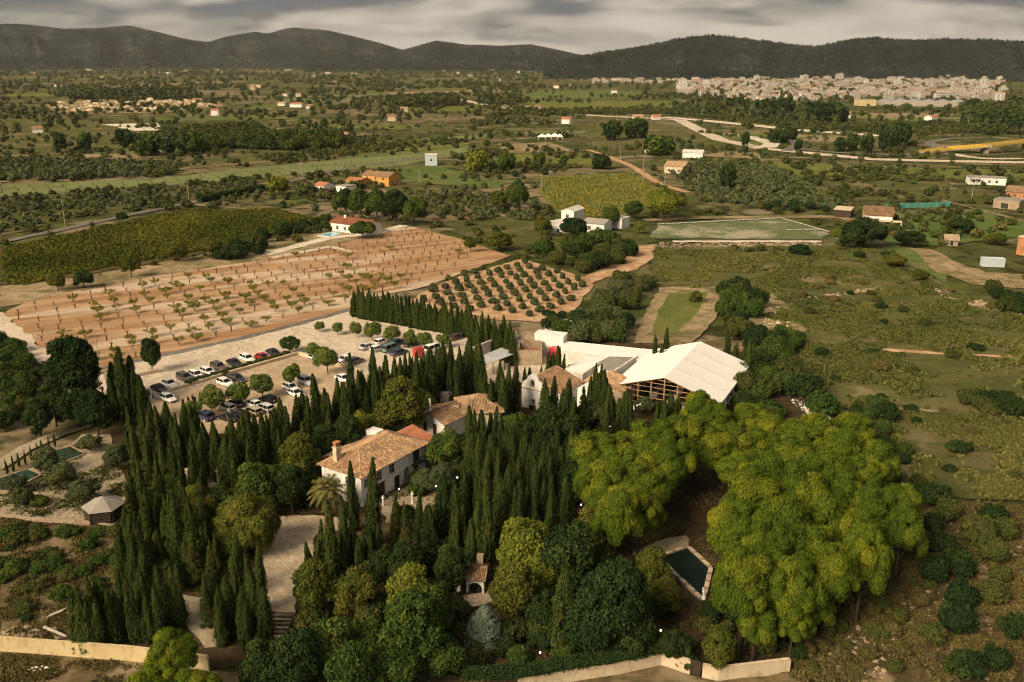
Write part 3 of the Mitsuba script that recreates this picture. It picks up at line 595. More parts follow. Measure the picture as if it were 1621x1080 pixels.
for i in range(22):
    mb = MB(); fs.box(mb, i * fs.L / 22, i * fs.L / 22 + fs.L / 22 * .86, 0, .06 + .03 * (i % 2), 0, 3.0); mb.part(lf, 'slat', 'm_lilac')
# --- the chapel
A, B = at2(826, 646, 0), at2(860, 654, 0); fr = Frame(A, B); L = fr.L; W = L
ch = tag('chapel', 'white chapel with a curved bell gable and a brown tile roof', 'chapel')
out = [(0, 0), (W, 0), (W, 4.7), (W * .97, 5.25), (W * .88, 5.7), (W * .78, 6.05)] + [(W * .5 + W * .24 * math.cos(t), 6.25 + .9 * math.sin(t)) for t in np.linspace(.15, PI - .15, 12)] + [(W * .22, 6.05), (W * .12, 5.7), (W * .03, 5.25), (0, 4.7)]
bell_hole = Polygon([(W * .42, 4.9), (W * .58, 4.9), (W * .58, 5.7)] + [(W * .5 + W * .08 * math.cos(t), 5.7 + W * .08 * math.sin(t)) for t in np.linspace(0, PI, 8)[1:-1]] + [(W * .42, 5.7)])
v, f = on_face(fr, Polygon(out).difference(bell_hole), 0, 0, 0, .6); part(ch, 'bell_gable', (v, f), 'm_white')
mb = MB(); fr.box(mb, .0, W, -.10, 0, 4.15, 4.3); mb.part(ch, 'cornice', 'm_stone')
mb = MB(); v, f = on_face(fr, bell_hole.buffer(.10).difference(bell_hole), 0, 0, -.06, .03); mb.add(v, f); mb.part(ch, 'bell_arch', 'm_stone')
bell = trimesh.creation.revolve(np.array([(0, .55), (.09, .55), (.13, .45), (.17, .2), (.25, 0), (.0, 0)]), sections=14); bell.apply_translation(fr.p(W * .5, .3, 5.05)); part(ch, 'bell', bell, 'm_iron', 30)
opening(ch, fr, 'f', W * .55, 1.4, .55, .85, 9, 'window', 'm_shutter', 'm_stone')
opening(ch, fr, 'f', W * .5, .05, 1.3, .0 + 1.0, 9, 'door', 'm_darkwood', 'm_stone', sill=False)
ND = 9.0
mb = MB(); fr.box(mb, .15, W + 3.1, .6, ND, 0, 4.2); mb.part(ch, 'nave', 'm_white')
pl = [[fr.p(W + 3.5, .62, 4.15), fr.p(W + 3.5, ND + .3, 4.15), fr.p(W * .5, ND + .3, 6.3), fr.p(W * .5, .62, 6.3)], [fr.p(-.1, ND + .3, 4.9), fr.p(-.1, .62, 4.9), fr.p(W * .5, .62, 6.3), fr.p(W * .5, ND + .3, 6.3)]]
rf = tiled(ch, pl, 'm_tile_brown', rr); ridge_caps(rf, [(fr.p(W * .5, .6, 6.33), fr.p(W * .5, ND, 6.33))], 'm_tile')
mb = MB(); fr.box(mb, W + 5.2, W + 8.2, 3.6, 8.4, 0, 4.9); k = mb.part(ch, 'side_block', 'm_white')
fb = Frame(fr.p(W + 5.2, 3.6), fr.p(W + 8.2, 3.6)); opening(ch, fb, 'f', 1.5, 2.0, .7, 1.0, 6, 'window', 'm_shutter'); opening(ch, fb, 'r', 1.6, 2.1, .6, .9, 6, 'window', 'm_shutter')
mb = MB(); fr.box(mb, W + 3.5, W + 11.5, 9.8, 15.5, 0, 3.6); k = mb.part(ch, 'annex', 'm_cream')
tiled(ch, [[fr.p(W + 11.9, 9.4, 3.6), fr.p(W + 11.9, 15.6, 3.6), fr.p(W + 6.4, 15.6, 5.0), fr.p(W + 6.4, 9.4, 5.0)], [fr.p(W + 2.6, 15.6, 3.6), fr.p(W + 2.6, 9.4, 3.6), fr.p(W + 6.4, 9.4, 5.0), fr.p(W + 6.4, 15.6, 5.0)]], 'm_tile', rr, name='annex_roof')
mb = MB(); fr.box(mb, W + 8, W + 10.6, 4, 6.5, 2.35, 2.5)
for x in (8.1, 10.5):
    for y in (4.1, 6.4): fr.box(mb, W + x - .08, W + x + .08, y - .08, y + .08, 0, 2.35)
k = tag('porch', 'small tiled porch on white posts beside the chapel', 'porch'); mb.part(k, 'frame', 'm_white')
tiled(k, [[fr.p(W + 7.8, 3.7, 2.55), fr.p(W + 10.8, 3.7, 2.55), fr.p(W + 10.8, 6.7, 3.2), fr.p(W + 7.8, 6.7, 3.2)]], 'm_tile_brown', rr)
# --- the white marquee
TE = 3.7
A, B, Cc = at2(970, 610, TE), at2(1137, 638, TE), at2(1184, 577, TE)
fr = Frame(A, B); TL = fr.L; TD = float(np.linalg.norm(Cc - B)); fr.y = (Cc - B) / TD; RZ = 6.9
def seg(mb, a, b, w):
    g_ = Frame(a[:2], b[:2]); g_.box(mb, 0, g_.L, -w / 2, w / 2, a[2] - w / 2, a[2] + w / 2)
tent = tag('marquee', 'big white marquee with a glazed timber gable front', 'marquee')
sl = (RZ - TE) / (TL / 2); oh = .5
def tz(x): return RZ - abs(x - TL / 2) * sl
# the skin: four bays of taut membrane, sagging a little between the arches
nb = 4
for sgn in (0, 1):
    for b in range(nb):
        gx_, gy_ = np.meshgrid(np.linspace(0, 1, 9), np.linspace(0, 1, 7))
        xx = (TL / 2) * gx_ + (-oh * (1 - gx_)); xx = xx if sgn == 0 else TL - xx
        y0, y1 = TD * b / nb + (.03 if b else -oh), TD * (b + 1) / nb + (-.03 if b < nb - 1 else oh)
        yy = y0 + (y1 - y0) * gy_
        zz = RZ - np.abs(xx - TL / 2) * sl + .12 - .10 * np.sin(PI * gy_) * np.sin(PI * gx_)
        v = np.array([fr.p(a, c, e) for a, c, e in zip(xx.ravel(), yy.ravel(), zz.ravel())]); i = np.arange(63).reshape(7, 9)
        f = np.stack([i[:-1, :-1].ravel(), i[:-1, 1:].ravel(), i[1:, 1:].ravel(), i[1:, :-1].ravel()], 1)
        part(tent, 'roof_panel', (v, f), 'm_tent', True)
mb = MB()
for y in np.linspace(0, TD, nb + 1):
    for s_ in (-1, 1): mb.tube([fr.p(TL / 2 + s_ * TL / 2, y, TE - .05), fr.p(TL / 2, y, RZ - .05)], .13, 4)
    for x in (0, TL): mb.tube([fr.p(x, y, 0), fr.p(x, y, TE)], .12, 4)
mb.part(tent, 'arch', 'm_whitemetal', kind='stuff')
npn = 8; wpn = TL / npn
for i in range(npn + 1):
    x = i * wpn; mb = MB(); fr.box(mb, x - .11, x + .11, -.11, .11, 0, tz(x) - .06); mb.part(tent, 'post', 'm_wood')
for z in (1.25, 2.45, 3.6):
    mb = MB(); fr.box(mb, 0, TL, -.08, .08, z - .07, z + .07); mb.part(tent, 'beam', 'm_wood')
for z in (4.6, 5.5, 6.2):
    hx = (RZ - z) / sl; mb = MB(); fr.box(mb, TL / 2 - hx, TL / 2 + hx, -.07, .07, z - .06, z + .06); mb.part(tent, 'beam', 'm_wood')
for s_ in (-1, 1):
    mb = MB(); a, b = fr.p(TL / 2 + s_ * (TL / 2 + oh), -.3, TE - oh * sl), fr.p(TL / 2, -.3, RZ); mb.tube([a, b], .12, 4); mb.part(tent, 'bargeboard', 'm_wood')
scene['m_pane'] = {'type': 'thindielectric', 'int_ior': 1.5}
for i in range(npn):
    for z0, z1 in ((.05, 1.18), (1.32, 2.38), (2.52, 3.53)):
        mb = MB(); mb.quad(*[fr.p(a, 0, c) for a, c in ((i * wpn + .12, z0), ((i + 1) * wpn - .12, z0), ((i + 1) * wpn - .12, z1), (i * wpn + .12, z1))]); mb.part(tent, 'pane', 'm_pane')
    mb = MB(); a, b = i * wpn + .12, (i + 1) * wpn - .12; mb.quad(fr.p(a, 0, 3.67), fr.p(b, 0, 3.67), fr.p(b, 0, max(3.7, tz(b) - .15)), fr.p(a, 0, max(3.7, tz(a) - .15))); mb.part(tent, 'pane', 'm_pane')
for i in range(nb + 1):
    y = i * TD / nb; mb = MB(); fr.box(mb, TL - .12, TL + .12, y - .12, y + .12, 0, TE - .15); mb.part(tent, 'post', 'm_whitemetal')
for z in (.12, 1.25, 2.45, 3.5):
    mb = MB(); seg(mb, fr.p(TL, .1, z), fr.p(TL, TD - .1, z), .13); mb.part(tent, 'beam', 'm_whitemetal')
for i in range(nb * 2):
    y0, y1 = i * TD / nb / 2 + .12, (i + 1) * TD / nb / 2 - .12
    if i % 2 == 0: mb = MB(); fr.box(mb, TL - .06, TL + .06, y1 + .06, y1 + .18, 0, TE - .2); mb.part(tent, 'mullion', 'm_whitemetal')
    for z0, z1 in ((.2, 1.18), (1.32, 2.38), (2.52, 3.43)):
        mb = MB(); mb.quad(*[fr.p(TL, a, c) for a, c in ((y0, z0), (y1, z0), (y1, z1), (y0, z1))]); mb.part(tent, 'pane', 'm_pane')
mb = MB(); mb.prism([fr.p(0, TD)[:2], fr.p(TL, TD)[:2], fr.p(TL, TD + .1)[:2], fr.p(0, TD + .1)[:2]], 0, TE); mb.prism([fr.p(-.1, .2)[:2], fr.p(0, .2)[:2], fr.p(0, TD)[:2], fr.p(-.1, TD)[:2]], 0, TE); mb.part(tent, 'rear_wall', 'm_whitedim')
mb = MB(); mb.prism([fr.p(.2, .2)[:2], fr.p(TL - .2, .2)[:2], fr.p(TL - .2, TD - .2)[:2], fr.p(.2, TD - .2)[:2]], .30, .42); mb.part(tent, 'floor', 'm_darkwood')
# tables laid out inside, glimpsed through the glass
for i in range(5):
    for j in range(3):
        k = tag(fkey('banquet_table'), 'round white-clothed banquet table inside the glazed marquee', 'table', 'tables inside the marquee')
        m = trimesh.creation.revolve(np.array([(0, .78), (.85, .78), (.88, .72), (.95, .05), (0, .05)]), sections=16); m.apply_translation(fr.p(2.4 + i * 3.9, 2.5 + j * 4, .4)); put(k, m, 'm_cloth_white', 30)
FT = fr
# --- the courtyard buildings behind the chapel
wh = tag('warehouse', 'long low white-roofed hall behind the chapel and the marquee', 'hall')
P = [at2(886, 553, 3.4), at2(1010, 570, 3.4), at2(1031, 554, 3.4), at2(890, 540, 3.4)]
mb = MB(); mb.prism(P, 0, 3.3); mb.part(wh, 'wall', 'm_whitedim')
c = np.mean(P, 0); mb = MB(); mb.prism([c + (p - c) * 1.02 for p in P], 3.3, 3.48); mb.part(wh, 'roof', 'm_tent')
tb = tag('white_block', 'tall blank white wall block at the left end of the long hall', 'building')
f4 = Frame(at2(846, 563, 0), at2(891, 568, 0)); mb = MB(); f4.box(mb, 0, f4.L, 0, 3.2, 0, 5.0); mb.part(tb, 'wall', 'm_white'); mb = MB(); f4.box(mb, -.1, f4.L + .1, -.1, 3.3, 5.0, 5.16); mb.part(tb, 'coping', 'm_white')
mb = MB(); f4.box(mb, -3.6, -.03, .6, 3, 0, 4.6); mb.part(tb, 'stone_bay', 'm_stone')
gr = tag('annex', 'outbuilding with a sloping grey roof and white side wall between hall and marquee', 'building')
P = [at2(968, 590, 3.6), at2(1006, 566, 3.6), at2(965, 564, 4.4), at2(946, 574, 4.4)]
mb = MB(); mb.prism(P, 0, 3.45); mb.part(gr, 'wall', 'm_white')
mb = MB(); c = np.mean(P, 0); mb.prism([c + (p - c) * 1.02 for p in P], [3.45, 3.45, 4.2, 4.2], [3.6, 3.6, 4.36, 4.36]); mb.part(gr, 'roof', 'm_greyflat')
e0, e1 = at2(970, 591, 3.5), at2(1008, 566, 3.5); fw_ = Frame(e0, e1); mb = MB(); fw_.box(mb, 0, fw_.L, -.02 - .25, -.02, 0, 4.0); mb.part(gr, 'parapet', 'm_white'); opening(gr, Frame(fw_.p(0, -.27), fw_.p(fw_.L, -.27)), 'f', 2.2, 1.4, .7, .9, 1, 'window', 'm_shutter')
wr = tag('white_roofed_shed', 'shed with a bright white flat roof beside the chapel roof', 'shed')
P = [at2(895, 583, 3.2), at2(923, 592, 3.2), at2(956, 569, 3.2), at2(926, 564, 3.2)]
mb = MB(); mb.prism(P, 0, 3.1); mb.part(wr, 'wall', 'm_whitedim'); c = np.mean(P, 0); mb = MB(); mb.prism([c + (p - c) * 1.03 for p in P], 3.1, 3.28); mb.part(wr, 'roof', 'm_tent')
def container(name, label, a, b, d, h, mat):
    f5 = Frame(at2(*a), at2(*b)); k = tag(key(name), label, 'container')
    mb = MB(); f5.box(mb, 0, f5.L, 0, d, GZ, h); mb.part(k, 'body', mat)
    n = int(f5.L / .35)
    mb = MB()
    for i in range(n): f5.box(mb, (i + .25) * f5.L / n, (i + .7) * f5.L / n, -.06, .01, .25, h - .12)
    mb.part(k, 'ribs', mat, kind='stuff'); mb = MB(); f5.box(mb, -.04, f5.L + .04, -.08, d + .04, h - .1, h + .05); mb.part(k, 'rim', mat)
container('container', 'red shipping container in the courtyard beside the white-roofed shed', (891, 575), (911, 567), 4.0, 2.7, 'm_redmetal')
container('container', 'green container half hidden behind the red one', (911, 566), (924, 562), 2.6, 2.4, 'm_greenmetal')
container('container', 'pale blue shipping container on the sandy yard at the right edge', (1555, 423.5), (1590, 424.5), 2.6, 2.9, 'm_bluemetal')
# roofless beige building
f6 = Frame(at2(819, 580, 0), at2(858, 580.5, 0)); L6, D6, h6 = f6.L, 6.5, 3.6; rb = tag('roofless_building', 'roofless beige stone building in the courtyard', 'building')
for x0, x1, y0, y1, hh in ((0, L6, 0, .4, h6), (0, L6, D6 - .4, D6, h6 + .3), (0, .4, .4, D6 - .4, h6), (L6 - .4, L6, .4, D6 - .4, h6)):
    mb = MB(); f6.box(mb, x0, x1, y0, y1, 0, hh); mb.part(rb, 'wall', 'm_stone')
mb = MB(); f6.box(mb, .4, L6 - .4, .4, D6 - .4, 2.2, 2.3); mb.part(rb, 'floor', 'm_terracotta'); opening(rb, f6, 'r', 3, 1.6, .9, 1.1, D6, 'window', 'm_shutter', 'm_stone')
f7 = Frame(at2(801, 560, 0), at2(829, 563, 0)); gs = tag('grey_roofed_building', 'low building with a grey tiled roof beside the metal canopy', 'building'); mb = gable_mesh(f7, 5.5, 2.9, 3.6, 'x'); mb.part(gs, 'wall', 'm_stone'); tiled(gs, gable_planes(f7, 5.5, 2.9, 3.6, 'x', .25), 'm_greyflat', rr)
cp = tag('canopy', 'pale metal canopy on posts along the courtyard wall', 'canopy')
P = [at2(760, 581, 3.0), at2(820, 558, 3.0), at2(799, 548, 3.7), at2(756, 566, 3.7)]
zz = [3.0, 3.0, 3.7, 3.7]; v = [np.append(p, z) for p, z in zip(P, zz)]
for i in range(8):
    a, b, c_, d_ = (v[0] + (v[1] - v[0]) * i / 8, v[0] + (v[1] - v[0]) * (i + .97) / 8, v[3] + (v[2] - v[3]) * (i + .97) / 8, v[3] + (v[2] - v[3]) * i / 8)
    mb = MB(); roof_plane(mb, [a, b, c_, d_], .07); mb.part(cp, 'roof_panel', 'm_metalroof')
for i in range(4):
    q = v[0] + (v[1] - v[0]) * (i + .1) / 3.3; mb = MB(); mb.box((q[0], q[1], 1.45), (.16, .16, 2.9)); mb.part(cp, 'post', 'm_iron')
def wall_run(name, label, pts, h, t=.3, mat='m_cream', z0=0.0, cap=True, cat='wall'):
    k = tag(key(name), label, cat); P = [at2(*q) if len(q) == 2 else np.array(q[:2]) for q in pts]
    mb = MB()
    for i in range(len(P) - 1):
        f_ = Frame(P[i], P[i + 1]); f_.box(mb, -t / 2 * (i > 0), f_.L + t * .49, -t / 2, t / 2, z0, h + .0012 * i)
    mb.part(k, 'masonry', mat)
    if cap:
        mb = MB()
        for i in range(len(P) - 1):
            f_ = Frame(P[i], P[i + 1]); n = max(1, int(f_.L / 1.2))
            for j in range(n): f_.box(mb, f_.L * j / n + .008, f_.L * (j + 1) / n - .008, -t / 2 - .05, t / 2 + .05, h + .004 * (1 + i % 2), h + .09 + rr.normal(0, .004))
        mb.part(k, 'coping', mat, kind='stuff')
    return k
wall_run('courtyard_wall', 'white wall behind the metal canopy', [(738, 580), (757, 572), (798, 554), (818, 549)], 3.6, .3, 'm_whitedim')
wall_run('car_park_wall', 'low cream kerb wall bending round the lower car park', [(270, 622), (340, 601), (473, 563), (506, 574), (571, 591)], .85, .5, 'm_cream')
wall_run('planter_wall', 'low pale planter wall at the car park entrance', [(205, 601), (250, 591)], .9, .6, 'm_cream')
wall_run('entrance_wall', 'stone wall beside the entrance under the cypresses', [(162, 645), (200, 628), (222, 622)], 2.0, .4, 'm_stone')
wall_run('front_wall', 'long yellow rendered garden wall at the lower left', [(-20, 1031), (0, 1033), (105, 1041), (210, 1049), (330, 1064)], 2.0, .3, 'm_yellowwall')
wall_run('front_wall', 'pale garden wall with ivy along the bottom edge left of the gate', [(820, 1096), (900, 1082), (978, 1070), (1046, 1055), (1090, 1067)], 1.75, .3, 'm_cream')
wall_run('front_wall', 'pale garden wall right of the dark gate', [(1111, 1074), (1136, 1079), (1247, 1065)], 1.75, .3, 'm_cream')
gt = tag('gate', 'dark iron garden gate between the two pale walls', 'gate'); f8 = Frame(at2(1091, 1068), at2(1110, 1073))
mb = MB(); f8.box(mb, .05, .13, -.05, .05, 0, 2.0); f8.box(mb, f8.L - .13, f8.L - .05, -.05, .05, 0, 2.0); f8.box(mb, .13, f8.L - .13, -.04, .04, 1.9, 1.98); f8.box(mb, .13, f8.L - .13, -.04, .04, .1, .18); mb.part(gt, 'frame', 'm_iron')
for i in range(9):
    mb = MB(); x = .2 + i * (f8.L - .4) / 8; f8.box(mb, x - .06, x + .06, -.025, .025, .18, 1.9); mb.part(gt, 'board', 'm_darkwood')
wall_run('garden_wall', 'low stone edge below the garden square on the left', [(-10, 818), (60, 828), (150, 833), (190, 840)], .6, .35, 'm_stone')
# ------------------------------------------------------------------ houses of the plain, the town
def small_house(name, label, pa, pb, D, eave, ridge, wall='m_white', roof='m_tile_red', axis='x', wins=(), flat=False, chim=False, porch=None, group=None, detail=False):
    f = Frame(at2(*pa), at2(*pb)); k = tag(fkey(name), label, 'house', group)
    if flat:
        mb = MB(); f.box(mb, 0, f.L, 0, D, 0, eave); mb.part(k, 'wall', wall)
        mb = MB(); f.box(mb, -.15, f.L + .15, -.15, D + .15, eave, eave + .35); mb.part(k, 'roof', roof)
    else:
        gable_mesh(f, D, eave, ridge, axis).part(k, 'wall', wall)
        rk = tiled(k, gable_planes(f, D, eave, ridge, axis, .45), roof, rr, detail=detail, pitch=.4, row=.8, rad=.17)
    for side, x, z, w, h, kind in wins: opening(k, f, side, x * (f.L if side in 'fb' else D), z, w, h, D, kind, 'm_shutter', 'm_whitedim')
    if chim: mb = MB(); mb.box(f.p(f.L * .25, D * .4, ridge), (.8, .8, 1.8), f.a); mb.part(k, 'chimney', wall)
    if porch:
        mb = MB(); f.box(mb, porch[0] * f.L, porch[1] * f.L, -porch[2], -.02, eave * .86, eave * .92); mb.part(k, 'porch_roof', roof)
        n = max(2, int((porch[1] - porch[0]) * f.L / 2.5) + 1)
        for i in range(n): mb = MB(); x = (porch[0] + (porch[1] - porch[0]) * i / (n - 1)) * f.L; f.box(mb, x - .12, x + .12, -porch[2] + .1, -porch[2] + .34, 0, eave * .86); mb.part(k, 'porch_post', wall)
    return k, f
W_ = lambda xs, z=1.1, w=1.2, h=1.3, s='f', kind='window': tuple((s, x, z, w, h, kind) for x in xs)
small_house('villa', 'white villa with a red tiled roof and a blue pool beside the orchard', (524, 366), (578, 374), 9, 3.6, 5.2, 'm_white', 'm_tile_red', 'x', W_((.2, .42, .7)) + W_((.4,), s='l'), chim=True, detail=True)
small_house('orange_house', 'orange house with a terracotta roof in the middle distance', (574, 293), (616, 296), 11, 5.2, 6.8, 'm_orangewall', 'm_tile_brown', 'x', W_((.2, .5, .8), 3.3) + W_((.3, .7), .9) + W_((.3, .7), 1.2, s='r'))
small_house('orange_house', 'low orange porch wing in front of the orange house', (548, 295), (569, 297), 8, 3.4, 4.4, 'm_orangewall', 'm_tile_red', 'x', W_((.3, .7), .2, 1.6, 2.4, kind='door'))
small_house('outbuilding', 'small white shed left of the orange house', (532, 304), (548, 306), 7, 3.0, 3.6, 'm_white', 'm_greyflat', flat=True, wins=W_((.5,)))
small_house('cabin', 'white cabin with a red roof behind the hedge on the left', (498, 303), (513, 305), 7, 3.2, 4.5, 'm_white', 'm_tile_red', 'x', W_((.3, .7)))
small_house('white_house', 'white box house with a flat roof at the centre, left of its neighbour', (866, 369), (891, 374), 8, 4.2, 5, 'm_white', 'm_whitedim', flat=True, wins=W_((.3, .7)) + W_((.5,), s='r'))
small_house('white_house', 'white house with a pale gable roof behind the white box house', (888, 355), (908, 357), 9, 5.6, 6.6, 'm_white', 'm_whitedim', 'y', W_((.5,), 2.8))
small_house('white_house', 'white house with a grey roof right of the white box house', (923, 367), (956, 370), 8, 3.6, 4.8, 'm_white', 'm_greyflat', 'x', W_((.3, .7)))
small_house('white_house', 'small white annex half hidden by a bush right of the grey-roofed house', (968, 361), (984, 363), 6, 3.8, 4.2, 'm_white', 'm_whitedim', flat=True)
k, f = small_house('farmhouse', 'white farmhouse with a tan gable roof and a glazed front beyond the pitch', (1364, 358), (1411, 361), 14, 4.6, 7.0, 'm_white', 'm_tile_brown', 'x', W_((.1, .28, .46), .4, 2.0, 2.9, kind='door') + W_((.3, .6), 2.2, s='l'), detail=True)
mb = MB(); f.box(mb, .55 * f.L, f.L + 3.5, -4.5, -.1, 2.9, 3.05); mb.part(k, 'awning', 'm_cream')
for x in (.56 * f.L, f.L + 3.3):
    mb = MB(); f.box(mb, x - .1, x + .1, -4.4, -4.2, 0, 2.9); mb.part(k, 'porch_post', 'm_white')
small_house('barn', 'dark open barn with a flat tan roof beside the white farmhouse', (1319, 344), (1346, 346), 9, 3.2, 3.6, 'm_darkwood', 'm_cream', flat=True)
small_house('bungalow', 'long white flat-roofed bungalow on the right', (1533, 292), (1592, 294), 9, 3.4, 4, 'm_white', 'm_greyflat', flat=True, wins=W_((.15, .35, .55, .75)), porch=(0, .3, 2.5))
small_house('brick_house', 'brick house with a tan roof at the right edge', (1590, 320), (1640, 324), 12, 5.0, 7.0, 'm_brick', 'm_tile_brown', 'x', W_((.3, .6), 2.8))
small_house('garage', 'beige garage with a dark door in front of the brick house', (1571, 329), (1612, 333), 9, 3.6, 4, 'm_stone', 'm_greyflat', flat=True, wins=W_((.45,), .1, 3.0, 2.4, kind='door'))
small_house('brick_shell', 'unfinished orange brick building cut by the right edge', (1608, 403), (1650, 410), 12, 6.0, 6.4, 'm_brick', 'm_cream', flat=True)
small_house('stone_hut', 'round-shouldered sandstone hut on the right', (1496, 389), (1516, 390), 4.5, 2.2, 3.7, 'm_stone', 'm_stone', 'x', W_((.5,), .1, 1.1, 1.8, kind='door'))
small_house('tower', 'small white and blue pump tower above the watered field', (673, 263), (692, 263), 7, 6.6, 7, 'm_bluemetal', 'm_whitedim', flat=True, wins=W_((.5,), 3))
small_house('cottage_far', 'cream cottage with a tan roof beside the dirt track', (1051, 274), (1082, 276), 12, 4.2, 6.4, 'm_cream', 'm_tile', 'x', W_((.25, .5, .75)))
small_house('cottage_far', 'white cottage with trees above the dirt track', (1080, 250), (1112, 251), 10, 3.6, 5, 'm_white', 'm_whitedim', 'x')
for i, (px, py, w) in enumerate(((858, 222, 7), (868, 221.5, 6), (878, 221, 7), (886, 222, 5))):
    k = tag(fkey('pavilion'), 'small white pointed pavilion in the row by the stony plot', 'tent', 'white pavilions in the plain'); c = at(px, py); 
    mb = MB(); q = w / 2
    for a in (-1, 1):
        for b in (-1, 1): mb.box((c[0] + a * q * .8, c[1] + b * q * .8, 1.3), (.3, .3, 2.6))
    mb.part(k, 'post', 'm_whitemetal', kind='stuff')
    mb = MB(); mb.add([(c[0] + a * q, c[1] + b * q, 2.6) for a, b in ((-1, -1), (1, -1), (1, 1), (-1, 1))] + [(c[0], c[1], 5.2)], [[0, 1, 4], [1, 2, 4], [2, 3, 4], [3, 0, 4], [0, 2, 1], [0, 3, 2]]); mb.part(k, 'roof', 'm_tent')
# villa pool
vp = Frame(at2(503, 375), at2(522, 377)); k = tag('swimming_pool', 'small light blue swimming pool in front of the white villa', 'pool')
mb = MB(); vp.box(mb, 0, vp.L, 0, 8, .1, .50); mb.part(k, 'rim', 'm_white')
rough('m_poolwater', (.16, .42, .50), .05, .5)
mb = MB(); vp.box(mb, .5, vp.L - .5, .5, 7.5, .3, .53); mb.part(k, 'water', 'm_poolwater')
mb = MB(); fq = Frame(at2(1402, 331), at2(1504, 327)); fq.box(mb, 0, fq.L, 0, .2, 0, 2.2); k = tag('screen_fence', 'long turquoise mesh fence behind the white farmhouse', 'fence'); mb.part(k, 'mesh', 'm_turquoise')
for i in range(10): mb = MB(); x = i * fq.L / 9; fq.box(mb, x - .1, x + .1, -.15, -.01, 0, 2.4); mb.part(k, 'post', 'm_pole')
# scattered white farmhouses farther out: walls and roof only
FAR = [(92, 137, 26), (100, 138, 9), (405, 139, 16), (445, 168, 14), (468, 170, 20), (490, 173, 11), (400, 143, 8), (560, 118, 9), (600, 113, 7), (640, 160, 9), (700, 113, 12), (745, 121, 7), (790, 128, 8), (810, 108, 6), (870, 97, 6), (900, 137, 10), (880, 140, 8), (850, 176, 8), (640, 178, 10), (650, 101, 7), (672, 102, 9), (690, 98, 6), (720, 103, 8), (735, 107, 6), (778, 113, 8), (820, 115, 7), (930, 105, 6), (935, 95, 5), (955, 112, 6), (1000, 110, 6), (1140, 165, 14), (1155, 163, 9), (1185, 163, 9), (1205, 160, 8), (1285, 182, 8), (1310, 190, 14), (1340, 188, 9), (1480, 193, 16), (1560, 188, 8), (1600, 176, 12), (1250, 113, 8), (1262, 114, 7), (1360, 108, 9), (1345, 110, 7), (1480, 126, 8), (1560, 117, 10), (1590, 121, 8), (1100, 117, 6), (1040, 244, 10), (895, 197, 8), (160, 124, 6), (200, 116, 14), (225, 115, 10), (260, 117, 22), (300, 113, 18), (350, 115, 12), (140, 112, 8), (58, 108, 5), (455, 112, 9), (500, 122, 9), (530, 133, 9), (310, 163, 7), (620, 192, 6), (540, 222, 6), (340, 183, 10), (60, 211, 7), (1010, 191, 16), (1040, 190, 12)]
for _ in range(38):
    q_ = rr.uniform(0, 1); FAR.append((rr.uniform(20, 1060) if q_ < .75 else rr.uniform(1120, 1610), rr.uniform(101, 122) if q_ < .5 else rr.uniform(120, 165) if q_ < .75 else rr.uniform(104, 118), rr.uniform(4, 9)))
for i, (px, py, w) in enumerate(FAR):
    c = at2(px, py); s = mpp(c); Lw = max(8, w * s); a = rr.uniform(-.5, .5); D = rr.uniform(8, 11); he = rr.uniform(3.4, 6.0)
    A = c - np.array([math.cos(a), math.sin(a)]) * Lw / 2; f = Frame(A, A + np.array([math.cos(a), math.sin(a)]) * Lw)
    wall = ['m_white', 'm_white', 'm_cream', 'm_whitedim'][i % 4]; flat = Lw > 25
    colour = {'m_white': 'white', 'm_cream': 'cream', 'm_whitedim': 'off-white'}[wall]
    where = ('left part' if px < 540 else 'middle' if px < 1000 else 'right part') + (' at the hill foot' if py < 120 else ' of the far plain' if py < 160 else ' of the nearer plain')
    k = tag(fkey('country_house'), f"{'long low ' if flat else 'small '}{colour} {'shed' if flat else 'house'} in the {where}", 'house', 'houses scattered over the plain')
    if flat: mb = MB(); f.box(mb, 0, f.L, 0, D, 0, he); mb.part(k, 'wall', wall); mb = MB(); f.box(mb, -.2, f.L + .2, -.2, D + .2, he, he + .4); mb.part(k, 'roof', 'm_greyflat')
    else:
        gable_mesh(f, D, he, he + 1.8).part(k, 'wall', wall); tiled(k, gable_planes(f, D, he, he + 1.8, 'x', .5), ['m_tile', 'm_tile_red', 'm_tile_brown'][i % 3], rr, detail=False)
# industrial hall before the town
f = Frame(at2(1388, 167), at2(1525, 170)); k = tag('industrial_hall', 'long low industrial hall with blue-grey roofs in front of the town', 'hall')
for i in range(6):
    mb = gable_mesh(f, 40, 6, 8.2, 'y', x0=f.L * i / 6, x1=f.L * (i + .99) / 6); mb.part(k, 'bay', 'm_greyflat')
    tiled(k, gable_planes(f, 40, 6, 8.2, 'y', .2, x0=f.L * i / 6, x1=f.L * (i + .97) / 6), 'm_hallroof', rr, detail=False)
f = Frame(at2(1361, 168), at2(1387, 168)); k = tag('industrial_hall_001', 'yellow hall at the left end of the blue-grey industrial hall', 'hall'); mb = MB(); f.box(mb, 0, f.L, 0, 22, 0, 8); mb.part(k, 'wall', 'm_yellowwall'); mb = MB(); f.box(mb, -.3, f.L + .3, -.3, 22.3, 8, 8.5); mb.part(k, 'roof', 'm_greyflat')
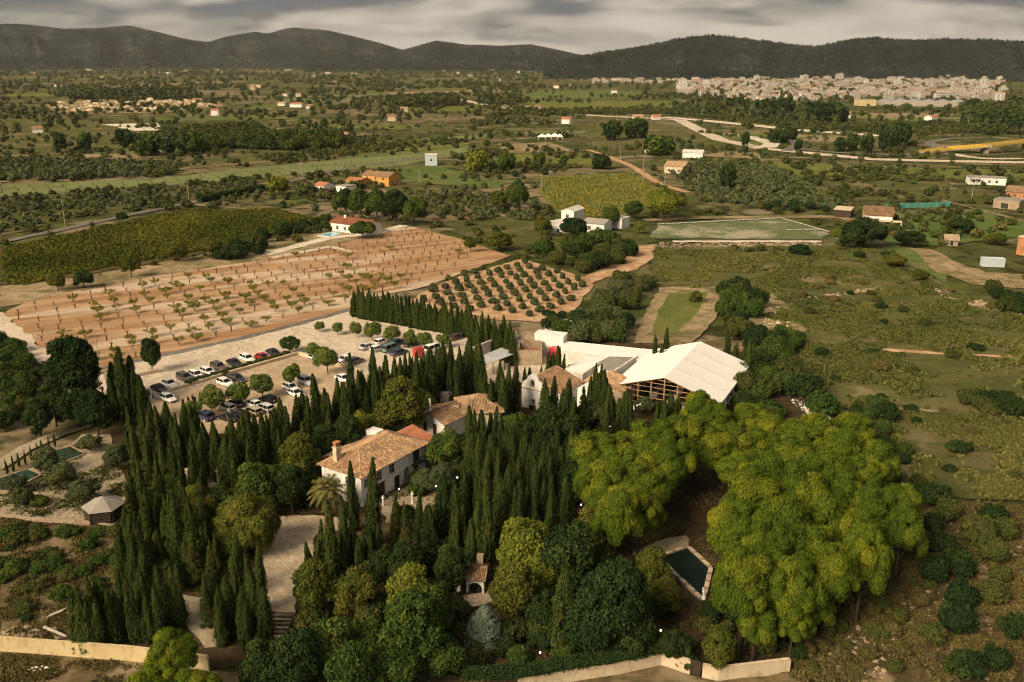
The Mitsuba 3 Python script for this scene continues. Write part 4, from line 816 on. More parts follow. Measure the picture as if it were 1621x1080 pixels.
# bridge ramp at the right edge
br = tag('bridge', 'yellow-railed road bridge ramp at the right edge', 'bridge')
bp = [np.append(at2(1462, 243), .6), np.append(at2(1500, 241.5), 2.5), np.append(at2(1560, 243), 5.0), np.append(at2(1621, 240), 6.8), np.append(at2(1720, 236), 7.2)]
for s_, nm, mt in ((0, 'deck', 'm_greyflat'), (-4.3, 'railing', 'm_yrail'), (4.3, 'railing', 'm_yrail')):
    if mt == 'm_yrail' and mt not in scene: rough('m_yrail', (.46, .31, .045), .5)
    mb = MB()
    for a, b in zip(bp[:-1], bp[1:]):
        d = b - a; n = np.array([-d[1], d[0], 0]) / math.hypot(d[0], d[1]); hw = 4.2 if nm == 'deck' else .15; t0, t1 = (-.9, 0) if nm == 'deck' else (-.2, 1.3)
        v = [q + n * (s_ + o * hw) + np.array([0, 0, z]) for q in (a, b) for o in (-1, 1) for z in (t0, t1)]
        mb.add(v, [[0, 1, 3, 2], [4, 6, 7, 5], [0, 4, 5, 1], [2, 3, 7, 6], [0, 2, 6, 4], [1, 5, 7, 3]])
    mb.part(br, nm, mt)
for q in (bp[2], bp[3]): mb = MB(); mb.box((q[0], q[1], q[2] / 2 - .5), (2.5, 4, q[2] - 1.0)); mb.part(br, 'pier', 'm_stone')
# the town: blocks standing free of each other; colour from uv, window grid from the wall itself (far too small to tell apart)
def town_fn(p, n, uv):
    col = mix((.44, .42, .38), (.37, .33, .27), smoothstep(.45, .95, uv.x)); col = mix(col, (.28, .20, .155), smoothstep(.86, .95, uv.y)); col = mix(col, (.54, .54, .52), smoothstep(.45, .2, uv.y))
    wall = 1 - smoothstep(.4, .6, dr.abs(n.z)); s = p.x * .8 + p.y * .6
    w = smoothstep(.30, .36, dr.abs(p.z / 3.1 - dr.floor(p.z / 3.1) - .5) * -1 + .62) * smoothstep(.15, .22, dr.abs(s / 3.4 - dr.floor(s / 3.4) - .5) * -1 + .42)
    return mix(col, (.10, .09, .08), w * wall * .9)
diffuse('m_town', mikit.proc(town_fn))
def roofs_fn(p, n, uv): return mix((.33, .26, .20), (.40, .38, .35), smoothstep(.3, .6, uv.x)) * (.8 + .4 * noise(p.x / 3, p.y / 3))
diffuse('m_townroof', mikit.proc(roofs_fn))
tr = np.random.default_rng(21); TB = []
def town_rows(px0, px1, D0, D1, dens, hm):
    D = D0
    while D < D1:
        a0, a1 = ((p - 810.5) / FOC * 1.0 for p in (px0(D), px1(D))); x = a0 * D * .955
        while x < a1 * D * .955:
            w, d = tr.uniform(7, 19), tr.uniform(10, 16)
            if tr.random() < dens: TB.append((x + w / 2, D + tr.uniform(-14, 14), w, d, max(5, tr.gamma(5, hm / 11)), tr.uniform(-.35, .35)))
            x += w + tr.uniform(2, 20)
        D += tr.uniform(42, 62)
town_rows(lambda D: 1075 + max(0, (1650 - D)) * .5, lambda D: 1600 - abs(D - 1500) * .02, 1430, 2560, .8, 14)
town_rows(lambda D: 940, lambda D: 1075, 2280, 2620, .45, 8)
for t in np.linspace(0, 1, 12): TB.append((at2(1335 + 190 * t, 158)[0], 1500 + tr.uniform(-40, 40), tr.uniform(12, 20), 12, tr.uniform(7, 12), tr.uniform(-.3, .3)))
TB.sort(key=lambda b: b[1])
mass, massr = MB(), MB()
def town_block(b):
    x, y, w, d, h, a = b; u = tr.random(2); m, r = MB(), MB(); m.box((x, y, h / 2), (w, d, h), a, u)
    if h < 11 and tr.random() < .75:
        f = Frame((x - math.cos(a) * w / 2 + math.sin(a) * d / 2, y - math.sin(a) * w / 2 - math.cos(a) * d / 2), (x + math.cos(a) * w / 2 + math.sin(a) * d / 2, y + math.sin(a) * w / 2 - math.cos(a) * d / 2))
        for P in gable_planes(f, d, h, h + 1.9, 'x', .4, .05): roof_plane(r, P, .2, (.1, u[1]))
    else:
        r.box((x, y, h + .25), (w + .4, d + .4, .5), a, (.3 + .7 * u[0], u[1]))
        q = (w * .3, d * .35); m.box((x + math.cos(a) * w * .15, y + math.sin(a) * w * .15, h + 1.6), (q[0], q[1], 2.2), a, u)
    return m, r, u, h
for i, b in enumerate(TB):
    m, r, u, h = town_block(b)
    if i < 290:
        col = 'brown' if u[1] > .88 else 'white' if u[1] < .2 else 'tan' if u[0] > .62 else 'cream'
        px = 810.5 + FOC * b[0] / b[1] / .955; where = 'left' if px < 1180 else 'middle' if px < 1330 else 'right' if px < 1470 else 'far right'
        k = tag(fkey('town_building'), f"{col} {'tall apartment block' if h > 11 else 'mid-rise block' if h > 7.5 else 'low house'} in the {where} part of the distant town", 'building', 'blocks and houses of the distant town')
        m.part(k, 'wall', 'm_town', uv=True); r.part(k, 'roof', 'm_townroof', uv=True)
    else: mass.add(*m.get(), u=m.uv()); massr.add(*r.get(), u=r.uv())
k = tag('far_town', 'farther blocks and roofs of the town reading as one mass', kind='stuff')
mass.part(k, 'wall', 'm_town', uv=True, kind='stuff'); massr.part(k, 'roof', 'm_townroof', uv=True, kind='stuff')
c = at2(1555, 146); k = tag('church_tower', 'pale square church tower at the right end of the town', 'tower'); mb = MB(); mb.box((c[0], c[1], 12), (8, 8, 24)); mb.part(k, 'wall', 'm_town', uv=True); mb = MB(); mb.box((c[0], c[1], 24.4), (9, 9, .8)); mb.box((c[0], c[1], 26.5), (6, 6, 3.4)); mb.part(k, 'belfry', 'm_town', uv=True)
# ------------------------------------------------------------------ vegetation: prototypes
def unit(v): return v / (np.linalg.norm(v, axis=-1, keepdims=True) + 1e-9)
def leafset(P, N, L, W, r, jit=.6, axis=None, cl=None, fold=False):
    """one leaf or needle tuft (a triangle) per point; axis = direction its tip points, cl = clump number in [0, 1]"""
    n = len(P); nn = unit(N + jit * r.normal(size=(n, 3)))
    a = r.normal(size=(n, 3)) if axis is None else axis + .45 * r.normal(size=(n, 3))
    t = unit(a - nn * np.sum(a * nn, 1, keepdims=True)); b = np.cross(nn, t)
    L = L * r.uniform(.7, 1.3, (n, 1)); W = W * r.uniform(.7, 1.3, (n, 1))
    V = np.stack([P - t * L * .5 - b * W * .5, P - t * L * .5 + b * W * .5, P + t * L * .5], 1).reshape(-1, 3)
    uv = np.repeat(np.column_stack([r.random(n), r.random(n) if cl is None else cl]), 3, 0)
    return V, np.arange(3 * n).reshape(-1, 3), uv
def join(*ms):
    V, Fc, U, c = [], [], [], 0
    for v, f, u in ms: V.append(v); Fc.append(np.asarray(f) + c); U.append(u); c += len(v)
    return np.vstack(V), np.vstack(Fc), np.vstack(U)
ICO = trimesh.creation.icosphere(1)
def core(c, rad, u=(.1, .1)):
    v = np.array(ICO.vertices) * rad + c
    return v, np.array(ICO.faces), np.tile(u, (len(v), 1))
PROTO = {}
def proto(name, crown, cmat, trunk=None, tmat='m_bark', extra=None):
    k = 'proto_' + name; d = {'type': 'shapegroup'}
    if trunk is not None: d['trunk'] = mikit.ply(trunk, tmat)
    d['crown'] = mikit.ply(crown[:2], F.get(cmat, cmat), uv=crown[2])
    if extra: d.update(extra)
    scene[k] = d; return k
def recolor(name, src, cmat):
    d = dict(scene['proto_' + src]); d['crown'] = {**d['crown'], 'bsdf': {'type': 'ref', 'id': F[cmat]}}
    scene['proto_' + name] = d
def trunk_mesh(h, r0, r, lean=.0, limbs=0, spread=1.0, top=.35):
    mb = MB(); p = [(0, 0, -.2), (lean * .3 * h, 0, h * .4), (lean * h, lean * .3 * h, h)]
    mb.tube(p, [r0, r0 * .75, r0 * top], 7)
    for i in range(limbs):
        a = i * 2.4 + r.uniform(0, 1); s = r.uniform(.45, .95) * h; e = np.array([math.cos(a) * spread * r.uniform(.5, 1), math.sin(a) * spread * r.uniform(.5, 1), s + spread * r.uniform(.5, 1.1)])
        b = np.array([lean * s, 0, s]); mb.tube([b, (b + e) / 2 + (0, 0, -.1 * spread), e], [r0 * .4, r0 * .3, r0 * .12], 5)
    return mb.get()
def cypress_crown(h, R, n, seed, lobes=3, rag=.24, leaf=(.50, .16)):
    r = np.random.default_rng(seed); ph = r.uniform(0, 6.3, 4)
    def rad(t, a):
        base = np.clip(t / .16, .35, 1) ** .6 * np.clip(1 - t ** 2.0, 0, 1) ** .8
        return R * base * (1 + rag * np.sin(lobes * a + ph[0] + 5 * t) + .5 * rag * np.sin(7 * a + ph[1] - 9 * t) + .6 * rag * np.sin(17 * t + ph[2] + a))
    t = 1 - r.random(n) ** .75; t = np.clip(.02 + .98 * (1 - t), .02, 1.0); a = r.uniform(0, 2 * PI, n); q = rad(t, a) * np.where(r.random(n) < .22, r.uniform(1.0, 1.30, n), r.uniform(.80, 1.06, n))
    bend = R * .35 * np.sin(t * 2.2 + ph[3]) * t
    P = np.column_stack([q * np.cos(a) + bend, q * np.sin(a), t * h]); N = np.column_stack([np.cos(a), np.sin(a), np.full(n, .35)])
    cl = meshkit.noise(np.stack([np.cos(a) * 1.6 + 9, np.sin(a) * 1.6, t * h * .6], -1), seed)
    lv = leafset(P, N, leaf[0], leaf[1], r, .42, np.column_stack([np.cos(a) * .35, np.sin(a) * .35, np.ones(n)]), cl)
    tt, aa = np.meshgrid(np.linspace(.015, .985, 14), np.arange(10) * 2 * PI / 10, indexing='ij'); qq = rad(tt, aa) * .84; bb = R * .35 * np.sin(tt * 2.2 + ph[3]) * tt
    cv = np.column_stack([(qq * np.cos(aa) + bb).ravel(), (qq * np.sin(aa)).ravel(), (tt * h).ravel()])
    cf = [[i * 10 + j, i * 10 + (j + 1) % 10, (i + 1) * 10 + (j + 1) % 10] for i in range(13) for j in range(10)] + [[i * 10 + j, (i + 1) * 10 + (j + 1) % 10, (i + 1) * 10 + j] for i in range(13) for j in range(10)]
    return join(lv, (cv, np.array(cf), np.tile((.05, .1), (len(cv), 1))))
def clump_crown(centres, rads, n, leaf, seed, jit=.6, axis='out', bias=-.35, flat=1.0, cref=None, cores=.74, far=1.07):
    """leaves over the outer side of many clumps, each with a closed inner body"""
    r = np.random.default_rng(seed); w = rads ** 2; idx = r.choice(len(rads), n, p=w / w.sum()); d = unit(r.normal(size=(n, 3)))
    cen = centres.mean(0) if cref is None else np.array(cref); out = unit(centres - cen)
    low = np.sum(d * out[idx], 1) < bias; d[low] = unit(d[low] + out[idx][low] * 1.2)
    dd = d * [1, 1, flat]; P = centres[idx] + dd * rads[idx][:, None] * r.uniform(.78, far, (n, 1))
    ax = None if axis is None else (d if axis == 'out' else d * .5 + [0, 0, .9])
    cl = r.random(len(rads))[idx]
    lv = leafset(P, d, leaf[0], leaf[1], r, jit, ax, cl)
    return join(lv, *[core(c, rad * cores * np.array([1, 1, flat])) for c, rad in zip(centres, rads)])
def ellipsoid_clumps(n, R, Rz, zc, cr, seed, lo=-.45, inner=.25):
    r = np.random.default_rng(seed); i = np.arange(n) + .5; z = np.clip(1 - (1 - lo) * i / n, lo, 1); a = i * 2.39996 + r.uniform(0, 6); q = np.sqrt(1 - z * z)
    d = np.column_stack([q * np.cos(a), q * np.sin(a), z]); k = r.uniform(1 - inner, 1.05, (n, 1)); rads = cr * r.uniform(.7, 1.3, n)
    C = d * k * [R - cr * .8, R - cr * .8, Rz - cr * .7] + [0, 0, zc] + r.normal(0, cr * .18, (n, 3)); return C, rads
tr_ = np.random.default_rng(3)
for i in range(6):
    proto(f'cyp{i}', cypress_crown(10, .95 + .12 * (i % 3), 3000, 40 + i, 3 + i % 2, .12 + .05 * (i % 4)), 'cypress', trunk_mesh(1.5, .16, tr_))
for i in (4, 5):
    a_, b_, c_ = cypress_crown(10, .82, 1700, 140 + i, 3, .26), cypress_crown(8.4 + i % 2, .70, 1300, 150 + i, 4, .28), cypress_crown(6.0, .7, 800, 160 + i, 3, .3)
    proto(f'cyp{i}', join(a_, (b_[0] + np.array([.55, .25, 0]), b_[1], b_[2]), (c_[0] + np.array([-.45, .4, 0]), c_[1], c_[2])), 'cypress', trunk_mesh(1.5, .18, tr_))
for i in range(3):
    cs = [cypress_crown(h, R, 1500, 60 + i * 5 + j, 3, .2) for j, (h, R) in enumerate(((10, 1.0), (9.0, .9), (8.3, .9), (7.6, .85)))]
    offs = [(0, 0), (.9, .4), (-.7, .8), (.1, -1.0)]
    cs = [(v + np.array([o[0] * 1.05, o[1] * 1.05, 0]), f, u) for (v, f, u), o in zip(cs, offs)]
    proto(f'cypfat{i}', join(*cs), 'cypress', trunk_mesh(1.5, .3, tr_))
def fir_crown(h, R, n, seed, droop=.25, leaf=(.6, .16), shape=.9):
    r = np.random.default_rng(seed); nb = 70; C, rad, out = [], [], []
    t = np.sort(r.random(nb)) ** .9; a = np.arange(nb) * 2.4 + r.uniform(0, 6); L = R * np.clip(1 - t, 0, 1) ** shape * r.uniform(.75, 1.15, nb) + .15
    P, N, A, cl = [], [], [], []
    for j in range(nb):
        m = max(6, int(n * L[j] / L.sum())); s = r.random(m) ** .6; d = np.array([math.cos(a[j]), math.sin(a[j]), 0]); z = t[j] * h * .93 + .4 - droop * L[j] * s ** 1.5 + .35 * s
        wv = .38 * L[j] * (1 - .6 * s) * r.normal(size=m); side = np.array([-d[1], d[0], 0])
        P.append(d * (L[j] * s)[:, None] + side * wv[:, None] + np.column_stack([s * 0, s * 0, z + r.normal(0, .12, m)])); N.append(np.tile([0, 0, 1.0], (m, 1)) + d * .8); A.append(np.tile(d, (m, 1)) + [0, 0, .3]); cl.append(np.full(m, r.random()))
    lv = leafset(np.vstack(P), np.vstack(N), leaf[0], leaf[1], r, .5, np.vstack(A), np.concatenate(cl))
    cr = cypress_crown(h, R * .62, 10, seed, 3, .1); k = len(cr[0]) - 140
    return join(lv, (cr[0][k:] * [1, 1, .96], cr[1][10:] - k, cr[2][k:]))
for i in range(3): proto(f'fir{i}', fir_crown(10, 2.5, 5200, 80 + i), 'fir', trunk_mesh(2, .25, tr_))
def pine_crown(R, Rz, zc, nc, n, seed):
    C, rad = ellipsoid_clumps(nc, R, Rz, zc, 1.22, seed, -.35, .42)
    return clump_crown(C, rad, n, (.40, .12), seed, .5, 'up', -.35, .98, (0, 0, zc - Rz * .5), .82, 1.12)
for i in range(5):
    R = 4.3 + .35 * (i % 3); proto(f'pine{i}', pine_crown(R, 4.4, 7.3, 30, 23000, 100 + i), 'pine', trunk_mesh(7.2, .32, tr_, .06, 9, 2.6))
for nm, R, Rz, zc, nc, cr, n, leaf in (('a', 3.0, 3.1, 4.2, 30, 1.0, 7000, (.34, .24)), ('b', 3.4, 2.7, 3.9, 34, .9, 7500, (.32, .22)), ('c', 2.6, 3.4, 4.6, 26, .95, 6500, (.36, .2))):
    C, rad = ellipsoid_clumps(nc, R, Rz, zc, cr, ord(nm), -.6, .35)
    proto('broad' + nm, clump_crown(C, rad, n, leaf, ord(nm), .75, None, -.4, 1, None, .70), 'broad', trunk_mesh(3.2, .22, tr_, .05, 6, 1.6))
    for m in ('bright', 'autumn', 'dark', 'olive'): recolor(f'{m}{nm}', 'broad' + nm, m)
    C, rad = ellipsoid_clumps(14, 1.9, 1.6, 2.7, .75, ord(nm) + 9, -.6, .3)
    proto('lot' + nm, clump_crown(C, rad, 2600, (.30, .2), ord(nm), .8, None, -.4, 1, None, .6), 'lot', trunk_mesh(2.0, .10, tr_, .04, 4, .9))
    C, rad = ellipsoid_clumps(12, 1.5, 1.15, 1.15, .6, ord(nm) + 19, -.5, .3)
    proto('bush' + nm, clump_crown(C, rad, 1700, (.27, .15), ord(nm), .8, 'up', -.4, 1, None, .72), 'olive', trunk_mesh(.8, .10, tr_, .0, 3, .5))
    for m in ('scrub', 'dark', 'broad', 'autumn', 'dry', 'bright'): recolor(f'bush_{m}{nm}', 'bush' + nm, m)
    C, rad = ellipsoid_clumps(9, 1.5, 1.15, 1.2, .7, ord(nm) + 39, -.5, .3)
    proto('mid' + nm, clump_crown(C, rad, 420, (.5, .36), ord(nm), .8, None, -.4, 1, None, .74), 'far')
    for m in ('scrub', 'olive', 'broad', 'dark', 'bright', 'pine', 'lot'): recolor(f'mid_{m}{nm}', 'mid' + nm, m)
def spiky(R, n, seed):
    C, rad = ellipsoid_clumps(26, R, R * .95, R * .85, R * .32, seed, -.4, .25)
    return clump_crown(C, rad, n, (.85, .16), seed, .35, 'out', -.3, 1, (0, 0, R * .3), .8)
proto('spiky', spiky(3.6, 9000, 5), 'autumn', trunk_mesh(1.5, .2, tr_)); recolor('spikydark', 'spiky', 'broad'); recolor('spikygreen', 'spiky', 'broad')
proto('bluespruce', fir_crown(5.4, 2.5, 6500, 90, .1, (.42, .11), .62), 'blue', trunk_mesh(1, .18, tr_))
# almond trees: a short trunk forking into a vase, bare or with thin yellowing leaves
def vase(r, h=1.2, spread=1.3, n=5, twig=True):
    mb = MB(); mb.tube([(0, 0, -.2), (.05, 0, h * .5), (.03, .05, h)], [.16, .13, .12], 6); tips = []
    for i in range(n):
        a = i * 2 * PI / n + r.uniform(-.4, .4); e = np.array([math.cos(a) * spread * r.uniform(.6, 1), math.sin(a) * spread * r.uniform(.6, 1), h + spread * r.uniform(.55, .95)])
        mb.tube([(.03, .05, h - .08), np.array([e[0] * .45, e[1] * .45, h + (e[2] - h) * .6]), e], [.085, .06, .03], 4); tips.append(e)
        if twig:
            for j in range(2): f = e + np.array([r.normal(0, .35), r.normal(0, .35), r.uniform(.2, .55)]); mb.tube([e * .8 + np.array([0, 0, .2 * h]), f], [.03, .012], 3); tips.append(f)
    return mb, np.array(tips)
for i in range(4):
    r = np.random.default_rng(200 + i); mb, tips = vase(r, 1.1, 1.5, 5); R = .52 + .1 * (i % 2)
    proto(f'almond{i}', clump_crown(tips, np.full(len(tips), R) * r.uniform(.7, 1.25, len(tips)), 750 + 200 * i, (.26, .17), 210 + i, .9, None, -1, .8, (0, 0, .8), .35), 'almond', mb.get(), 'm_almondbark')
for i in range(3):
    r = np.random.default_rng(230 + i); mb, tips = vase(r, .9, .62, 3 + i % 2, i == 1); scene[f'proto_stump{i}'] = {'type': 'shapegroup', 'trunk': mikit.ply(mb.get(), 'm_almondbark')}
# date palm
mb = MB(); r = np.random.default_rng(77); mb.tube([(0, 0, -.2), (.1, 0, 2.2), (.0, .1, 4.6)], [.36, .30, .33], 10)
P, N, A = [], [], []
for i in range(64):
    a = i * 2.4; el = 1.25 - 1.75 * (i / 64); L = r.uniform(2.7, 3.4); s = np.linspace(.08, 1, 34)
    d = np.array([math.cos(a), math.sin(a), 0]); x = L * s * math.cos(el) * (1 - .12 * s) ; z = 4.7 + L * s * math.sin(el) - 1.0 * s ** 2.2
    for side in (-1, 1):
        sv = np.array([-d[1], d[0], 0]) * side
        P.append(d * x[:, None] + sv * (.26 * np.sin(PI * np.clip(s, .1, .95)))[:, None] + np.column_stack([s * 0, s * 0, z])); N.append(np.tile([0, 0, 1.], (34, 1)) + d * .3); A.append(np.tile(sv * .9 + d * .8 - np.array([0, 0, .25]), (34, 1)))
pv = leafset(np.vstack(P), np.vstack(N), .62, .11, r, .3, np.vstack(A))
proto('palm', pv, 'palm', mb.get())
# ------------------------------------------------------------------ placing
pr = np.random.default_rng(5); POS = {}
def plant(name, pk, x, y, s=1.0, sz=None, z=0.05, label=None, cat='tree', group=None, kind=None, k=None):
    k = k or fkey(name); sz = s if sz is None else sz
    scene[k] = {'type': 'instance', 'g': {'type': 'ref', 'id': 'proto_' + pk}, 'to_world': T().translate([float(x), float(y), float(z)]).rotate([1, 0, 0], float(pr.normal(0, 1.6))).rotate([0, 1, 0], float(pr.normal(0, 1.6))).rotate([0, 0, 1], float(pr.uniform(0, 360))).scale([float(s), float(s), float(sz)])}
    if label: tag(k, label, cat, group, kind); POS[k] = (float(x), float(y))
    return k
USED = []
def free(x, y, d):
    return all((x - a) ** 2 + (y - b) ** 2 > d * d for a, b in USED)
def cyps(tops, h, label, group, w=1.0, jig=.06, kind='cyp'):
    """cypresses whose tips the photograph shows at these pixels; h = height in metres, or per tip"""
    for t in tops:
        hh = (t[2] if len(t) > 2 else h) * pr.uniform(1 - jig, 1 + jig); q = at2(t[0], t[1], hh); ww = w * (hh / 10) ** .6 * pr.uniform(.68, 1.12); USED.append(tuple(q))
        n = {'cyp': 6, 'cypfat': 3, 'fir': 3}[kind]
        plant('cypress_tree' if kind != 'fir' else 'fir_tree', f'{kind}{pr.integers(n)}', q[0], q[1], ww, hh / 10, label=label, group=group)
def fill_cyps(poly, n, hr_, dmin, label, group, w=1.0):
    if 'cypress_thicket' not in labels: tag('cypress_thicket', 'inner cypresses that fill the dark belts of the garden as one mass', kind='stuff')
    P = Polygon([at2(*q) for q in poly]); b = P.bounds; c = 0
    for _ in range(n * 40):
        x, y = pr.uniform(b[0], b[2]), pr.uniform(b[1], b[3])
        if P.contains(Point(x, y)) and free(x, y, dmin):
            h = pr.uniform(*hr_); plant('', f'cyp{pr.integers(6)}', x, y, w * (h / 10) ** .6, h / 10, k=f'cypress_thicket__{sum(1 for q_ in scene if q_.startswith("cypress_thicket__")) + 1:03d}'); USED.append((x, y)); c += 1
            if c >= n: break
LB = 'dark slim cypress in the belt below the car park'; GB = 'cypresses of the belt below the car park'
cyps([(218, 595), (207, 580, 11), (250, 644), (262, 640), (240, 636), (276, 655), (290, 635, 10.5), (326, 670), (335, 676), (344, 677), (359, 673), (375, 666), (384, 672), (394, 664), (405, 658), (417, 660), (430, 653), (443, 647), (452, 644), (463, 627, 10), (473, 629), (484, 629), (500, 594, 12), (511, 616), (517, 621), (531, 599, 11), (542, 603, 11), (554, 562, 13), (567, 586, 11), (573, 588, 11), (585, 553, 13.5), (599, 583, 11), (610, 564, 12), (618, 571), (625, 566, 11), (633, 566, 11), (640, 560, 11), (647, 560, 11), (657, 557, 12), (668, 570), (677, 551, 12), (689, 553, 11.5), (701, 540, 12.5), (714, 540, 12), (727, 548, 11), (745, 532, 12), (758, 534, 12), (762, 582), (775, 600), (768, 589), (737, 560), (725, 572), (712, 566), (494, 623, 10), (422, 658), (429, 653), (352, 690), (368, 690), (396, 690), (412, 684), (440, 680), (456, 672), (480, 660), (520, 650), (550, 636), (580, 618), (606, 606), (640, 596), (300, 690), (312, 684)], 9.2, LB, GB)
fill_cyps([(300, 745), (355, 735), (455, 720), (560, 690), (640, 650), (720, 640), (750, 610), (700, 610), (600, 640), (520, 675), (440, 710), (350, 730)], 46, (6.5, 9), 1.5, LB, GB)
cyps([(199, 644), (230, 658), (246, 690), (210, 672)], 9, LB, GB)
fill_cyps([(240, 700), (330, 712), (330, 745), (290, 740), (240, 730)], 14, (7, 9), 1.5, LB, GB)
LR = 'cypress in the straight row behind the car park'; GR = 'cypresses of the row behind the car park'
r0_, r1_ = at2(561, 503), at2(745, 537); nr_ = 62
for i in range(nr_):
    q = r0_ + (r1_ - r0_) * (i + pr.uniform(-.25, .25)) / (nr_ - 1) + pr.normal(0, .25, 2); h = 7.6 * pr.uniform(.72, 1.14); USED.append(tuple(q))
    plant('cypress_tree', f'cyp{pr.integers(6)}', q[0], q[1], .72 * pr.uniform(.8, 1.15), h / 10, label=LR, group=GR)
cyps([(752, 500), (764, 494), (776, 497), (787, 503), (798, 500), (806, 510), (756, 510), (770, 506), (782, 510), (792, 514), (802, 520), (748, 505), (812, 522)], 8, 'cypress in the clump where the far row meets the courtyard', 'cypresses at the end of the far row', .9)
LC = 'cypress in the courtyard and around the white chapel'; GC = 'cypresses around the chapel'
cyps([(790, 572, 11), (801, 580, 10.5), (817, 572, 11), (795, 590, 10), (784, 598, 9), (831, 582, 4.2), (838, 582, 4.2), (862, 574, 5.5), (870.5, 560, 6.5), (875, 558, 6.5), (883, 547, 8), (891, 561, 6.5), (857.6, 580, 4.5), (862, 602, 10), (868, 613, 9.5), (876, 597, 10.5), (899, 602, 10.5), (908, 630, 8), (959.5, 584, 11), (966, 610, 9), (952, 591, 10), (959, 626, 9), (986, 622, 8.5), (991, 626, 8.5), (996.5, 615, 9), (1001, 622, 8.5), (980, 632, 7.5), (1038, 637, 8), (1053, 629, 8.5), (1060, 620, 9.5), (1065, 625, 9), (1078, 627, 9), (1046, 640, 7.5), (1071, 634, 8)], 9, LC, GC, .92)
cyps([(941, 574, 11.5), (947, 577, 11)], 11, 'thick many-stemmed cypress clump right of the chapel', 'thick cypresses by the chapel', .95, kind='cypfat')
cyps([(891, 615, 8.5), (920, 613, 9)], 9, 'ragged fir standing before the chapel side wall', 'firs by the chapel', .7, kind='fir')
cyps([(1036, 530, 8), (1056, 520, 9), (1154, 521, 9.5), (1164, 547, 7), (1170, 542, 7.5), (1188, 537, 9), (1050, 545, 7), (1178, 545, 7)], 8, 'cypress behind the marquee roof', 'cypresses behind the marquee', .85)
LG = 'cypress in the grove between house and pines'; GG = 'cypresses of the garden grove'
cyps([(741, 642, 13), (752, 651, 12), (764, 646, 13), (773, 655, 12), (784, 647, 12.5), (795, 655, 12), (777, 690), (758, 683), (803, 677), (815, 688), (831, 683, 11), (849, 686, 11), (844, 703), (901, 675, 11), (914, 655, 10), (788, 714), (794, 710), (800, 734), (822, 725), (847, 731), (860, 718), (733, 745), (699, 749, 11), (709, 758), (721, 766), (757, 757), (768, 755), (792, 749, 12), (812, 766, 11), (822, 770, 11), (860, 760), (875, 753), (896, 758), (660, 783, 8), (674, 801, 8), (721, 807, 8), (734, 801, 8.5), (745, 821, 7.5), (755, 788, 10), (766, 773, 11), (836, 766, 11), (846, 775, 10), (868, 775, 10), (686, 800, 8), (808, 690, 10), (788, 672, 10)], 10, LG, GG)
fill_cyps([(720, 860), (760, 800), (770, 740), (830, 720), (890, 760), (900, 850), (840, 870), (780, 870)], 22, (7, 9.5), 1.7, LG, GG)
cyps([(488, 858, 6), (498, 854, 6.5), (504, 823, 9), (521, 792, 12.5), (527, 825, 9), (542, 784, 11.5), (515, 858, 7), (551, 838, 7.5), (554, 821, 8.5), (561, 828, 8), (575, 840, 7), (588, 788, 11), (596, 830, 8), (585, 845, 7), (538, 850, 7), (570, 850, 7)], 9, 'narrow cypress in the clump beside the sandy path', 'cypresses beside the sandy path', .74)
cyps([(581, 726, 13)], 13, 'tall cypress standing in front of the main house corner', None, 1.15, 0)
cyps([(555.5, 729, 11)], 11, 'dark narrow cypress beside the palm at the house end', None, .8, 0)
cyps([(620, 779, 10.5), (642, 797, 10)], 10, 'bushy fir below the house terrace', 'firs below the terrace', .8, kind='fir')
LL = 'cypress in the dark trees of the left garden'; GL = 'cypresses of the left garden'
cyps([(272, 714, 9.5), (297, 717, 10), (285, 720, 9), (200, 737, 11), (213, 733, 11), (228, 768, 9), (268, 787, 9.5), (298, 787, 10), (369, 852, 9), (391, 874, 8.5), (405, 861, 9.5), (339, 839, 9), (224, 865, 8), (342, 928, 8), (208, 928, 7), (181, 934, 7), (172, 932, 7), (154, 915, 8), (187, 900, 7), (230, 943, 6.5), (272, 891, 8), (354, 915, 8), (376, 930, 8), (395, 905, 8.5), (412, 925, 7.5), (385, 950, 7), (196, 915, 7.5), (218, 905, 8), (247, 900, 8), (240, 930, 7)], 9, LL, GL)
fill_cyps([(195, 830), (320, 800), (340, 880), (330, 930), (240, 960), (190, 960)], 26, (6.5, 8.5), 1.8, LL, GL)
cyps([(131, 919, 9.5), (121, 930, 8.5)], 9, 'dark cypress pair growing in front of the yellow garden wall', 'cypresses at the front wall', 1.1, kind='cypfat')
cyps([(262, 800, 8.5), (300, 845, 8), (232, 790, 9), (205, 765, 9.5), (288, 760, 9.5), (250, 840, 8), (322, 905, 7.5), (218, 840, 8.5), (370, 905, 7)], 9, LL, GL, .78, kind='fir')
cyps([(218, 640, 10), (236, 652, 10), (254, 686, 10), (226, 690, 9.5), (243, 718, 9), (266, 700, 9), (330, 860, 8)], 10, 'ragged drooping conifer in the left garden', 'drooping conifers of the left garden', .85, kind='fir')
cyps([(185, 551, 12)], 12, 'broad dark conifer beside the car park entrance', None, 1.6, 0, kind='cypfat')
cyps([(173, 590, 10), (196, 600, 9)], 10, 'conifer behind the broad one at the car park entrance', 'conifers at the entrance', .9)
cyps([(8 + i * 9.5, 727 - i * 5.1, 2.6) for i in range(9)] + [(33, 562, 5), (40, 572, 5), (49, 573, 5), (22, 545, 5)], 3, 'thin young cypress along the curved garden path on the left', 'young cypresses on the left', .45)
cyps([(895, 898, 11)], 11, 'tall brownish cypress by the round stone bed', None, 1.35, 0, kind='cyp')
